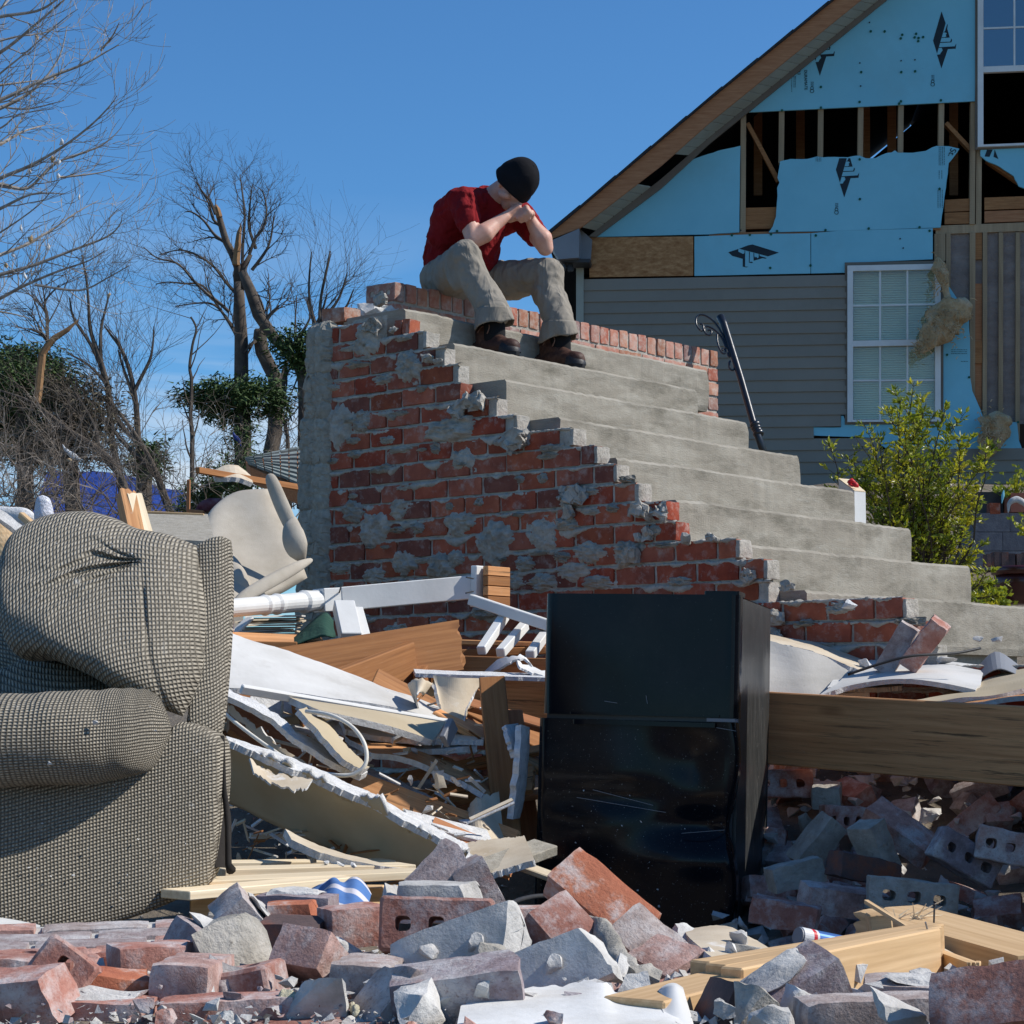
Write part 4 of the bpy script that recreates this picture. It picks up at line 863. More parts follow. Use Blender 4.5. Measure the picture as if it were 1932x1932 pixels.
def text(s, x, y, size, ang=-90, sx=1.0, off=.003):
    cu = bpy.data.curves.new('t', 'FONT'); cu.body = s; cu.size = 1; cu.extrude = .002; to = bpy.data.objects.new('t', cu); col.objects.link(to)
    bpy.context.view_layer.update(); me = bpy.data.meshes.new_from_object(to); bpy.data.objects.remove(to)
    o = link('printed_text', me, M_['ink'], house); B = Matrix((HU, UP, HN)).transposed()
    M = (B @ Matrix.Rotation(R(ang), 3, 'Z')).to_4x4() @ Matrix.Diagonal((size*sx, size, 1, 1)); M.translation = fp(x, y, off)-wloc(house); o.matrix_basis = M; return o
zc = lambda x, y: (1426.3+.123*x, 59.4+.123*y)
text('DURAMATE', *zc(742, 588), .040, sx=.95); text('R3', *zc(640, 597), .040); text('St.', *(1545.2+.1538*1618, 255.6+.1538*150), .085, ang=-110)
def dashes(x, y, n, L, rows=1, dx=4, vert=True):
    mb = MB()
    for r_ in range(rows):
        t = 0
        while t < L:
            l = U(1, 4); a, b = ((x+r_*dx, y+t), (x+r_*dx+.9, y+min(L, t+l))) if vert else ((x+t, y+r_*dx), (x+min(L, t+l), y+r_*dx+.9))
            mb.prism([fp(a[0], a[1], .0024), fp(b[0], a[1], .0024), fp(b[0], b[1], .0024), fp(a[0], b[1], .0024)], -HN*.0012); t += l+U(.5, 1.2)
    mb.build('small_print', M_['ink'], house)
dashes(*zc(545, 700), 1, 28, 1); dashes(*zc(580, 680), 1, 22, 2, 2.6); dashes(*c3(1410, 900), 1, 35, 4, 3.2); dashes(*c3(1410, 1045), 1, 16, 2, 5); dashes(*c3(1403, 1165), 1, 34, 3, 4); dashes(*c4(1485, 405), 1, 30, 3, 3.6, False); dashes(*c4(1545, 476), 1, 14, 1, 3, False); dashes(*c3(655, 965), 1, 8, 4, 3)
for (x, y) in ((zc(860, 770)), (1759.8, 141.5), (1545.2+.1538*215, 255.6+.1538*830)):
    dashes(x-2, y, 1, 9, 3, 2); mb = MB()
    for yy, r_ in ((y+12, .014), (y+17.5, .018)):
        c_ = fp(x, yy, .003); n = 14; 
        mb.tube([c_+(HU*math.cos(2*math.pi*i/n)+UP*math.sin(2*math.pi*i/n))*r_ for i in range(n+1)], .003, 4)
    mb.build('printed_mark', M_['ink'], house)
# torn insulation hanging out of the wall
def woolly(name, pts, m='fluff', parent=None, amp=.4, n=44, k=30, off=None, seed=0, fr=9, **tg):
    """fluffy or crumpled body along picture points (px,py,Y,radius in px)"""
    mb = MB(); P4 = [W(p[0], p[1], p[2]) for p in pts]; rr = [p[3]/F*p[2] for p in pts]
    def fn(u, v):
        c_ = ssamp(P4, v); r_ = max(.001, ssamp([(x, 0, 0) for x in rr], v).x)*(math.sin(math.pi*min(max(v, .0), 1))**.35 if 0 < v < 1 else .01); t = 2*math.pi*u
        ax = (samp(P4, min(1, v+.05))-samp(P4, max(0, v-.05))).normalized(); s_ = ax.cross(Vector((0, 1, 0))).normalized(); q = s_.cross(ax)
        d = s_*math.cos(t)+q*math.sin(t)*.7; p = c_+d*r_; nn = noise.noise(p*fr+Vector((seed, 0, 0)))+.5*noise.noise(p*fr*2.6); return c_+d*r_*(1+amp*nn*1.3)
    surf(mb, fn, n, k, closeu=True); return mb.build(name, M_[m], parent, smooth=True, **tg)
Yh = 19.75
woolly('torn_insulation', [(1740, 668, Yh, 4), (1755, 640, Yh, 24), (1785, 600, Yh, 34), (1822, 580, Yh, 22), (1835, 575, Yh, 6)], parent=house, seed=1)
woolly('torn_insulation', [(1805, 600, Yh-.05, 5), (1790, 570, Yh, 8), (1783, 540, Yh, 7), (1775, 510, Yh, 15), (1768, 485, Yh, 8)], parent=house, seed=2, amp=.5)
woolly('torn_insulation', [(1880, 775, Yh, 10), (1880, 790, Yh, 30), (1872, 820, Yh, 26), (1862, 850, Yh, 18), (1855, 868, Yh, 4)], parent=house, seed=3, amp=.35)
rs_ = random.Random(21); mb = MB()
for (x, y, rx, ry, n) in ((1785, 610, 44, 44, 150), (1772, 520, 14, 40, 80), (1868, 815, 26, 44, 130), (1738, 655, 14, 22, 60)):
    for i in range(n):
        p = W(x+rs_.gauss(0, rx*.45), y+rs_.gauss(0, ry*.45), Yh-.12+rs_.uniform(-.05, .05)); d = Vector((rs_.uniform(-1, 1), rs_.uniform(-1, .2), rs_.uniform(-1, .6)))*rs_.uniform(.02, .09)
        mb.tube([p, p+d*.5+Vector((0, 0, .01)), p+d], [.006, .005, .002], 4)
mb.build('insulation_strands', M_['fluff'], house, kind='stuff')
# ================================================================ yard beside the house
def P(x, y, Y): return W(x, y, Y)
def pixbox(name, x0, y0, x1, y1, Y, depth, m, parent=None, yaw=0, **tg):
    a, b = W(x0, y1, Y), W(x1, y0, Y); c_ = (a+b)/2; mb = MB(); rot = Euler((0, 0, R(yaw))); mb.box(Vector((c_.x, Y+depth/2, c_.z)), (b.x-a.x, depth, b.z-a.z), rot); return mb.build(name, M_[m] if isinstance(m, str) else m, parent, **tg)
M_['slate'] = mat('dark_retaining_block', [(.10, .10, .115), (.13, .13, .145), (.17, .17, .18)], scale=20, rough=.95, bump=.7, bscale=80, rand=.12)
M_['maroon'] = mat('maroon_glaze', [(.045, .008, .008), (.075, .014, .012)], scale=4, rough=.3, bump=.1, spec=.6)
M_['terra'] = mat('terracotta', [(.28, .09, .05), (.36, .13, .08)], scale=6, rough=.85, bump=.3)
rw = thing('retaining_wall', W(1900, 1040, 14.6), 'low dark concrete block retaining wall behind the green bush', 'wall')
for r_ in range(3):
    x = 1838-14*r_
    while x < 2150: pixbox('concrete_block', x, 968+36*r_, x+67, 1003+36*r_, 14.6, .3, 'slate', rw); x += 68.5
bg_ = thing('brick_edging', W(1900, 1065, 13.6), 'dusty bricks standing on end along the foot of the retaining wall', 'edging')
x = 1862
while x < 2100: pixbox('brick', x, 1043+U(-2, 2), x+12.5, 1068, 13.6, .1, 'brick_dark', bg_, U(-8, 8)); x += 14
pixbox('storage_crate', 1830, 928, 1892, 968, 15, .35, 'fix', label='black slatted plastic crate on top of the retaining wall', cat='crate')
pixbox('upright_brick', 1868, 949, 1887, 970, 14.6, .1, 'brick', label='single brick standing upright on the retaining wall before the black crate', cat='brick')
pixbox('planter_box', 1908, 930, 1960, 966, 14.8, .3, 'terra', label='orange clay planter at the right edge on the retaining wall', cat='planter')
woolly('rag', [(1902, 968, 14.5, 3), (1905, 950, 14.5, 6), (1918, 943, 14.5, 7), (1932, 950, 14.5, 6), (1940, 966, 14.5, 3)], 'mortar_light', label='grey rag draped over the orange clay planter', cat='rag')
woolly('ribbon', [(1894, 924, 14.5, 1), (1892, 935, 14.5, 3), (1890, 950, 14.5, 1.5)], 'foam', label='short bright blue ribbon beside the black crate', cat='ribbon')
pot = thing('plant_pot', W(1930, 1135, 12.6), 'large dark maroon glazed plant pot at the right edge', 'plant pot')
mb = MB(); pc = W(1932, 1140, 12.7)
mb.tube([pc+UP*z for z in (0, .05, .12, .17)], [.13, .15, .17, .175], 28); mb.build('pot_body', M_['maroon'], pot, smooth=True)
mb = MB(); mb.tube([pc+UP*z for z in (.175, .18, .21, .225)], [.18, .19, .195, .185], 28); mb.build('pot_rim', M_['maroon'], pot, smooth=True)
# white post with bow beside the stairs
wp = thing('newel_post', W(1610, 990, 11.2), 'short white wooden post with a red bow standing behind the steps', 'post')
mb = MB(); o_ = W(1591, 909, 11.2); a_ = W(1614, 926, 10.95)-o_; q = [W(1582, 904, 11.3), W(1612, 927, 11.0), W(1633, 929, 11.05), W(1606, 906, 11.35)]
mb.prism(q, UP*-.6); mb.build('post_body', M_['white'], wp); mb = MB(); mb.prism([p+UP*.002 for p in q], UP*.003); mb.build('end_grain', M_['pale'], wp)
M_['red'] = mat('red_ribbon', [(.5, .01, .02), (.7, .03, .04)], rough=.5, bump=.3)
for i, pts in enumerate(([(1598, 911, 11.1, 2), (1607, 908, 11.1, 5), (1616, 914, 11.1, 3)], [(1607, 912, 11.05, 2), (1614, 914, 11.05, 5), (1620, 920, 11.05, 2)], [(1600, 910, 11.15, 1.5), (1604, 914, 11.1, 3), (1612, 918, 11.05, 1.5)])): woolly('bow', pts, 'red', wp, n=10, k=6, seed=i, fr=60)
# ================================================================ shrub
M_['leaf'] = mat('shrub_leaf', [(.09, .15, .015), (.26, .29, .02), (.55, .47, .035)], scale=4, rough=.38, bump=0, spec=.5)
_t = M_['leaf'].node_tree; _p = _t.nodes['Principled BSDF']; _tr = _t.nodes.new('ShaderNodeBsdfTranslucent'); _mx = _t.nodes.new('ShaderNodeMixShader'); _mx.inputs[0].default_value = .38; _o = _t.nodes['Material Output']
_hs = _t.nodes.new('ShaderNodeHueSaturation'); _hs.inputs['Value'].default_value = 1.5; _t.links.new(_p.inputs['Base Color'].links[0].from_socket, _hs.inputs['Color']); _t.links.new(_hs.outputs[0], _tr.inputs[0]); _t.links.new(_p.outputs[0], _mx.inputs[1]); _t.links.new(_tr.outputs[0], _mx.inputs[2]); _t.links.new(_mx.outputs[0], _o.inputs[0])
M_['twig'] = mat('twig', [(.05, .035, .025), (.1, .075, .055)], rough=.9, bump=0)
def shrub():
    r = random.Random(11); t = thing('leafy_shrub', W(1735, 1150, 11.9), 'tall shrub with yellow green leaves growing right of the concrete steps', 'shrub')
    st = MB(); lf = MB(); root = [W(x, 1175, 11.9+dy) for x, dy in ((1715, 0), (1745, .15), (1770, -.1), (1700, .2))]
    tips = [(1563, 838, 40), (1590, 855, 40), (1612, 822, 30), (1630, 800, 30), (1655, 812, 34), (1672, 770, 26), (1683, 735, 24), (1700, 752, 22), (1712, 790, 22), (1724, 722, 16), (1738, 745, 18), (1747, 760, 22), (1765, 775, 24), (1785, 752, 18), (1795, 800, 26), (1822, 777, 20), (1833, 825, 26), (1860, 838, 22), (1874, 845, 24), (1855, 880, 28), (1842, 920, 30), (1600, 880, 40), (1625, 900, 40), (1650, 860, 40), (1690, 840, 50), (1730, 840, 50), (1770, 850, 50), (1805, 880, 50), (1660, 920, 50), (1700, 910, 60), (1750, 920, 60), (1800, 940, 50), (1830, 985, 40), (1850, 1030, 40), (1870, 1075, 40), (1893, 1100, 20), (1885, 1125, 20), (1760, 1000, 60), (1720, 980, 60), (1790, 1050, 50), (1830, 1090, 40), (1845, 1140, 40), (1680, 980, 50), (1740, 1060, 50), (1700, 1040, 40), (1770, 1100, 40), (1668, 1010, 30), (1850, 970, 24)]
    tips += [(x+r.uniform(-30, 30), y+r.uniform(-14, 44), s_) for x, y, s_ in tips[20:45]]
    def leaf(p, d, s):
        d = d.normalized(); a = d.cross(Vector((r.uniform(-1, 1), r.uniform(-1, 1), r.uniform(-1, 1)))).normalized(); n_ = d.cross(a)
        lf.add([p, p+d*s*.45+a*s*.2+n_*s*.05, p+d*s, p+d*s*.45-a*s*.2+n_*s*.05, p+d*s*.5-n_*s*.04], [(0, 1, 4), (1, 2, 4), (2, 3, 4), (3, 0, 4)])
    for i, (x, y, sp) in enumerate(tips):
        Y = 11.9+r.uniform(-.45, .45); tip = W(x, y, Y); b = root[i % 4]; L = (tip-b).length; bow = Vector((r.uniform(-.1, .1), r.uniform(-.1, .1), 0))*L+UP*.05*L
        pts = [b.lerp(tip, u)+bow*math.sin(u*math.pi)+Vector((noise.noise(Vector((u*4, i, 0))), noise.noise(Vector((u*4, i, 5))), 0))*.04 for u in [j/12 for j in range(13)]]
        st.tube(pts, [.008*(1-u/12)+.0015 for u in range(13)], 4)
        for side in range(int(16+L*27)):
            u = r.uniform(.30, 1)**.75; k_ = min(11, int(u*12)); p = pts[k_].lerp(pts[k_+1], u*12-k_) if k_ < 12 else pts[-1]
            d = Vector((r.uniform(-1, 1), r.uniform(-1, 1), r.uniform(-.2, 1))).normalized(); l = r.uniform(.03, .14)*(1.1-u*.7)*sp/26; q = p+d*l
            st.tube([p, q], [.0022, .001], 3)
            for m in range(r.randint(3, 6)): leaf(p.lerp(q, r.uniform(.2, 1)), (d+Vector((r.uniform(-1, 1), r.uniform(-1, 1), r.uniform(-.5, 1)))*.9), r.uniform(.024, .046))
    st.build('stems', M_['twig'], t); lf.build('foliage', M_['leaf'], t)
shrub()
def weed(name, x, y, Y, n, s, lab):
    r = random.Random(int(x)); t = MB(); b = W(x, y, Y)
    for i in range(n):
        d = Vector((r.uniform(-1, 1), r.uniform(-1, 1), r.uniform(.2, 1.4))).normalized(); q = b+d*r.uniform(.3, 1)*s
        t.tube([b, q], [.003, .001], 3)
        for k in range(4):
            p = b.lerp(q, r.uniform(.4, 1)); e = Vector((r.uniform(-1, 1), r.uniform(-1, 1), r.uniform(-.3, 1))).normalized()*.04; a = e.cross(Vector((r.uniform(-1, 1), 1, 0))).normalized()*.012
            t.add([p, p+e*.5+a, p+e, p+e*.5-a], [(0, 1, 2, 3)])
    t.build(name, M_['leaf'], label=lab, cat='plant')
weed('small_plant', 1915, 945, 14.9, 40, .3, 'low dark green plant growing behind the orange clay planter'); weed('small_plant', 1945, 1015, 13.9, 24, .22, 'small sprig with pointed leaves at the right edge before the blocks'); weed('small_plant', 1880, 1150, 12.0, 40, .16, 'low green weeds behind the bottom concrete step')
# ================================================================ bare trees
M_['bark_near'] = mat('pale_bark', [(.17, .145, .12), (.32, .28, .24), (.5, .45, .4)], scale=18, rough=.9, bump=.3)
M_['bark'] = mat('dark_bark', [(.05, .04, .033), (.09, .072, .058), (.14, .115, .09)], scale=6, rough=.95, bump=.6, bscale=20)
M_['snapped'] = mat('snapped_wood', [(.22, .12, .06), (.36, .21, .10)], scale=5, rough=.9, bump=.5)
M_['cedar'] = mat('cedar_needles', [(.03, .06, .018), (.055, .095, .03), (.10, .15, .045)], scale=2.5, rough=.8, bump=0)
M_['cedar_dry'] = mat('dry_cedar', [(.07, .06, .04), (.13, .11, .075)], scale=3, rough=.9, bump=0)
def twigs(mb, r, p, d, L, rad, lev, bend=.35, up=.25, n=5, side=3, mi=0, split=(.35, .75), tips=None):
    pts = [p]; cur = p; dd = d.normalized(); seg = L/n; kids = []
    for i in range(n):
        dd = (dd+Vector((r.uniform(-1, 1), r.uniform(-1, 1), r.uniform(-1, 1)))*bend*.5+UP*up*.25).normalized(); cur = cur+dd*seg; pts.append(cur)
        if lev > 0 and (i > 0 or n < 4): kids.append((cur, dd.copy(), 1-i/n))
    mb.tube(pts, [max(rad*(1-.75*i/n), .0012) for i in range(n+1)], 4 if lev > 1 else 3, mi, cap=False)
    if tips is not None: tips.append(cur)
    if lev > 0:
        for (q, e, w) in kids:
            for k in range(r.choice([1, 1, 2]) if side > 2 else 1):
                a = e.orthogonal().normalized(); a = Matrix.Rotation(r.uniform(0, 6.283), 3, e) @ a
                twigs(mb, r, q, (e*.9+a*r.uniform(.5, 1.0)), L*r.uniform(*split), rad*.5, lev-1, bend, up, max(3, n-1), side, mi, split, tips)
def limb(mb, r, px, Y, r0, r1, lev=2, L=1.0, every=1, mi=0, dY=0, up=.2, tips=None, bend=.35, start=1):
    P_ = [W(x, y, Y+dY*i/max(1, len(px)-1)) for i, (x, y) in enumerate(px)]; n = max(6, (len(px)-1)*4); pts = [ssamp(P_, i/n) for i in range(n+1)]
    pts = [p+Vector((noise.noise(p*1.5), noise.noise(p*1.5+Vector((9, 0, 0))), noise.noise(p*1.5+Vector((0, 9, 0)))))*r0*2.0 for p in pts]
    mb.tube(pts, [lerp(r0, r1, i/n) for i in range(n+1)], 7 if r0 > .03 else 5, mi)
    for i in range(start, n+1, every):
        t = (pts[i]-pts[i-1]).normalized(); a = Matrix.Rotation(r.uniform(0, 6.283), 3, t) @ t.orthogonal().normalized()
        if lev >= 0: twigs(mb, r, pts[i], t*.9+a*r.uniform(.5, .9), L*r.uniform(.5, 1), lerp(r0, r1, i/n)*.5, lev, up=up, tips=tips, bend=bend)
    return pts
def near_tree():
    r = random.Random(3); t = thing('bare_tree', W(-140, 1250, 10.5), 'bare pale twigged tree reaching in from the top left with shreds of insulation', 'tree'); mb = MB(); tips = []
    lim = [[(-60, 205), (0, 190), (83, 150), (160, 120), (200, 100), (227, 87)], [(192, 95), (213, 70), (225, 43)], [(-60, 172), (0, 160), (83, 147)], [(-60, 50), (0, 35), (67, 23), (103, 0), (130, -25)], [(-50, 262), (0, 243), (33, 217), (100, 203)],
           [(-70, 370), (0, 333), (50, 310), (110, 273), (167, 230), (205, 195), (220, 177)], [(-60, 345), (0, 350), (50, 358), (100, 310), (180, 277), (210, 258), (230, 238)], [(110, 335), (133, 333), (190, 325), (227, 312)], [(-70, 510), (0, 480), (50, 460), (100, 430), (143, 400), (187, 377)],
           [(-60, 535), (0, 520), (67, 500), (133, 473), (200, 447), (225, 425), (230, 405)], [(-90, 605), (0, 563), (50, 537), (110, 510), (167, 490), (200, 470)], [(67, 537), (150, 547), (200, 525), (243, 500)], [(-60, 130), (0, 100), (67, 50), (133, 0), (150, -20)], [(-50, 180), (0, 140), (50, 100), (117, 43), (150, 20)],
           [(-60, 60), (-10, 30), (40, -20)], [(-60, 300), (0, 275), (40, 250), (80, 235)], [(-60, 225), (0, 205), (60, 170), (110, 110), (128, 50)], [(-60, 420), (0, 400), (60, 370), (120, 365)], [(-50, 460), (0, 440), (70, 390), (110, 340)], [(-40, 90), (30, 70), (95, 60), (140, 30)], [(-50, 580), (20, 590), (60, 600)], [(0, 200), (50, 205), (120, 190)]]
    for i, px in enumerate(lim):
        limb(mb, r, px, 10.5+r.uniform(-.8, .8), .0125 if px[0][0] < -50 else .007, .0018, 1, .30, 2, dY=r.uniform(-.5, .5), up=.35, tips=tips, bend=.3)
    mb.build('crown', M_['bark_near'], t)
    mb = MB(); mb.tube([W(-150, 1400, 10.6), W(-145, 900, 10.5), W(-120, 600, 10.5), W(-110, 300, 10.5), W(-100, 0, 10.5)], [.2, .17, .13, .1, .06], 12)
    for px in lim:
        if px[0][0] < -30: a = W(*px[0], 10.5); mb.tube([W(-112, min(1200, px[0][1]+90), 10.5), a], [.05, .018], 6)
    mb.build('trunk', M_['bark_near'], t, smooth=True)
    for i, (x, y) in enumerate([(102, 145), (115, 268), (108, 305), (98, 300), (57, 324), (110, 332), (60, 450), (90, 465), (160, 560), (207, 556), (25, 480), (45, 520), (10, 500), (150, 372), (40, 430), (70, 70)]):
        woolly('insulation_shred', [(x, y-r.uniform(4, 8), 10.4, 1), (x+r.uniform(-3, 3), y, 10.4, r.uniform(2.2, 4.5)), (x+r.uniform(-5, 5), y+r.uniform(5, 9), 10.4, 1.2)], 'gypsum' if i % 3 else 'fluff', t, .9, 10, 6, seed=i, fr=60)
near_tree()
def far_trees():
    r = random.Random(5); Y = 30; mb = MB(); br = MB()
    t = thing('broken_tree', W(455, 960, Y), 'tall dark bare tree with its top trunk snapped, between the cedar and the wall', 'tree')
    tr = MB()
    tr.tube([W(x, y, Y) for x, y in ((460, 1000), (458, 870), (455, 760), (455, 644), (452, 585), (450, 533))], [.15, .125, .11, .10, .085, .075], 9)
    tr.tube([W(x, y, Y) for x, y in ((450, 533), (449, 505), (438, 478), (427, 457), (419, 430), (413, 407), (407, 387))], [.07, .06, .055, .052, .048, .042, .025], 8)
    tr.tube([W(x, y, Y) for x, y in ((455, 545), (460, 505), (473, 480))], [.07, .05, .03], 7)
    tr.build('trunk', M_['bark'], t, smooth=True)
    s_ = MB(); s_.tube([W(445, 500, Y-.1), W(448, 470, Y-.1), W(451, 440, Y-.1), W(455, 421, Y-.1)], [.06, .055, .04, .004], 6)
    s_.tube([W(414, 410, Y-.1), W(410, 395, Y-.1), W(406, 384, Y-.1)], [.05, .045, .004], 6); s_.build('snapped_limb', M_['snapped'], t)
    for px in ([(448, 560), (425, 535), (400, 500), (365, 480), (335, 472), (300, 480)], [(430, 590), (395, 560), (370, 530), (340, 500), (300, 490), (275, 468)], [(450, 640), (430, 610), (410, 580), (385, 540), (350, 535), (315, 530), (290, 533)], [(452, 650), (440, 625), (420, 595), (395, 575), (360, 575), (330, 580)],
               [(425, 455), (405, 440), (385, 415), (360, 400), (345, 400)], [(418, 430), (400, 415), (392, 385), (375, 350)], [(462, 500), (460, 450), (458, 400), (455, 350), (450, 325)], [(470, 480), (482, 450), (497, 430), (505, 400), (500, 370), (490, 355)], [(475, 510), (495, 480), (505, 460), (515, 420), (520, 400)], [(410, 400), (400, 375), (385, 360), (370, 342)],
               [(475, 540), (490, 560), (500, 590), (495, 630)], [(480, 470), (470, 430), (475, 390), (480, 350)]):
        limb(br, r, px, Y+r.uniform(-1, 1), .028, .007, 2, .62, 2, up=.3, bend=.6)
    br.build('crown', M_['bark'], t)
    t = thing('fallen_tree', W(480, 560, Y), 'long broken trunk leaning down to the right beside the tall snapped tree', 'tree'); mb = MB()
    mb.tube([W(x, y, Y-.5) for x, y in ((457, 512), (473, 550), (487, 593), (515, 635), (540, 662), (560, 690), (580, 711), (620, 745))], [.06, .08, .085, .08, .07, .065, .06, .05], 8)
    limb(mb, r, [(497, 614), (513, 711), (518, 790), (522, 851), (524, 930)], Y, .10, .12, 1, .5, 3, up=.1); mb.build('trunk', M_['bark'], t, smooth=True)
    br = MB()
    for px in ([(500, 610), (515, 590), (530, 575)], [(540, 662), (575, 640), (600, 600), (615, 560)], [(560, 690), (575, 740), (565, 790), (560, 850)], [(545, 700), (535, 740), (545, 800)]): limb(br, r, px, Y-.5, .04, .012, 1, .9, 1)
    br.build('branches', M_['bark'], t)
    for lab, lims, Yc, lv in (('thin bare tree whose twigs show just left of the brick ledge', [[(590, 960), (592, 700), (600, 600), (612, 540), (625, 480)], [(600, 640), (585, 560), (588, 480)], [(605, 600), (640, 560), (655, 515)], [(612, 590), (650, 580), (668, 545)]], 26, 2),
                              ('slender bare tree between the fallen trunk and the wall', [[(548, 960), (545, 850), (530, 760), (535, 700), (560, 640), (552, 560)], [(560, 640), (585, 600), (575, 560)]], 32, 2),
                              ('forked dark sapling right of the small round cedar', [[(270, 990), (263, 808), (255, 738), (233, 661), (215, 630), (200, 611)], [(255, 738), (280, 688), (287, 661), (290, 621)], [(258, 760), (235, 700), (225, 660)]], 24, 2),
                              ('bare sapling at the left with two straight stems', [[(225, 960), (213, 794), (187, 694), (172, 628), (167, 567), (157, 483)], [(200, 730), (170, 650), (140, 600), (130, 560)], [(187, 694), (190, 620), (205, 560)]], 22, 2),
                              ('bare tree bowing over to the right above the pale board', [[(330, 975), (300, 915), (287, 894), (250, 834), (207, 768), (170, 735)], [(290, 900), (240, 850), (190, 790), (140, 770)], [(250, 834), (215, 790), (200, 730), (170, 690), (135, 670)]], 20, 2),
                              ('grey leaning sapling crossing behind the sofa', [[(255, 985), (225, 900), (180, 850), (120, 800), (60, 760), (0, 735)], [(225, 900), (190, 860), (175, 800), (140, 740)]], 19, 2)):
        t = thing('bare_tree', W(*lims[0][0], Yc), lab, 'tree'); mb = MB(); br = MB()
        for i, px in enumerate(lims):
            limb(mb if i == 0 else br, r, px, Yc, .042 if i == 0 else .026, .008, -1, 1, 1)
            limb(br, r, px, Yc, .01, .006, lv-1, .9, 1, start=3)
        mb.build('trunk', M_['bark'], t, smooth=True); br.build('crown', M_['bark'], t)
    t = thing('vine_sapling', W(360, 940, 22), 'single thin wavy stem rising alone through the gap of sky', 'tree'); mb = MB()
    limb(mb, r, [(360, 945), (362, 870), (365, 820), (361, 780), (360, 720), (354, 690), (360, 650), (370, 620), (362, 600)], 22, .03, .01, 0, .7, 3); mb.build('stem', M_['bark'], t)
    t = thing('snapped_tree', W(80, 800, 19), 'snapped trunk stump with orange splintered wood over the dark cedar', 'tree'); mb = MB()
    mb.tube([W(x, y, 18.8) for x, y in ((70, 760), (80, 668), (92, 650), (103, 638), (128, 622), (148, 603))], [.038, .036, .034, .03, .022, .004], 7); mb.build('trunk', M_['snapped'], t)
    br = MB(); limb(br, r, [(95, 650), (80, 630), (60, 620)], 18.8, .02, .01, 1, .6, 1); limb(br, r, [(90, 655), (90, 600), (85, 570), (110, 540)], 18.8, .02, .006, 1, .7, 1); br.build('branches', M_['bark'], t)
far_trees()
def cedar(lab, blobs, Y, trunk, seed, m='cedar', dens=1.0):
    r = random.Random(seed); t = thing('cedar_tree', W(*trunk[0], Y), lab, 'tree'); mb = MB()
    for i in range(len(trunk)-1): mb.tube([W(*trunk[i], Y), W(*trunk[i+1], Y)], .12*Y/30, 7)
    fo = MB()
    for (x, y, rx, ry) in blobs:
        c_ = W(x, y, Y+r.uniform(-.5, .5)); sx, sz = rx/F*Y, ry/F*Y; mb.tube([W(trunk[-1][0], trunk[-1][1], Y), c_], [.04, .015], 4)
        for k in range(int(52*dens*rx*ry/500)):
            q = Vector((r.gauss(0, .62), r.gauss(0, .5), r.gauss(0, .55))); p = c_+Vector((q.x*sx*1.3, q.y*sx, q.z*sz*1.2))
            if q.length > 1.6: continue
            for j in range(9):
                d = (Vector((q.x, q.y, 0))*.8+Vector((r.uniform(-1, 1), r.uniform(-1, 1), r.uniform(-.9, .5)))).normalized()*r.uniform(.05, .13)*Y/30; a = d.cross(Vector((r.uniform(-1, 1), r.uniform(-1, 1), 1))).normalized()*.017*Y/30
                s = p+Vector((r.uniform(-1, 1), r.uniform(-1, 1), r.uniform(-1, 1)))*.10*Y/30; fo.add([s-a, s+a, s+d], [(0, 1, 2)])
    mb.build('trunk', M_['bark'], t); fo.build('foliage', M_[m], t)
cedar('flat topped cedar standing before the tall snapped tree', [(362, 748, 26, 10), (385, 742, 30, 16), (410, 738, 30, 18), (440, 745, 36, 24), (475, 742, 34, 18), (500, 738, 26, 18), (515, 765, 24, 20), (415, 770, 30, 20), (445, 785, 26, 18), (400, 760, 26, 14), (455, 830, 16, 22)], 27, [(462, 960), (458, 800), (456, 760)], 1, dens=1.3)
cedar('big dark cedar at the left edge behind the sofa', [(20, 680, 44, 24), (60, 690, 40, 26), (90, 715, 36, 28), (30, 720, 48, 34), (5, 740, 36, 40), (70, 745, 40, 28), (40, 790, 40, 28), (0, 800, 30, 40), (130, 780, 34, 30), (60, 840, 48, 30), (-30, 720, 30, 50)], 21, [(50, 960), (45, 820), (45, 740)], 2, dens=1.8)
cedar('small round cedar tuft among the bare saplings', [(278, 862, 22, 22), (268, 880, 18, 16), (288, 875, 16, 18), (275, 848, 14, 12)], 23, [(270, 980), (272, 900), (275, 870)], 3, dens=1.8)
cedar('dark green foliage behind the stair wall beside the leaning trunk', [(545, 640, 26, 18), (570, 655, 22, 24), (590, 640, 20, 16), (555, 680, 26, 18), (585, 690, 20, 24), (528, 655, 16, 14)], 28, [(575, 960), (578, 760), (575, 680)], 4, dens=.9)
cedar('brownish dry cedar tangle left of the saplings', [(120, 730, 40, 24), (160, 760, 40, 28), (150, 800, 40, 30), (110, 820, 40, 30), (190, 800, 34, 26), (160, 850, 50, 26), (90, 860, 40, 24)], 20.5, [(140, 980), (130, 850), (125, 780)], 6, 'cedar_dry', 1.0)
cedar('low dark bush in front of the roof fragment', [(395, 925, 24, 18), (370, 945, 20, 18), (420, 905, 26, 22), (450, 900, 26, 26), (345, 965, 16, 12), (480, 880, 20, 20)], 17, [(400, 990), (400, 960), (405, 930)], 8, dens=1.3)
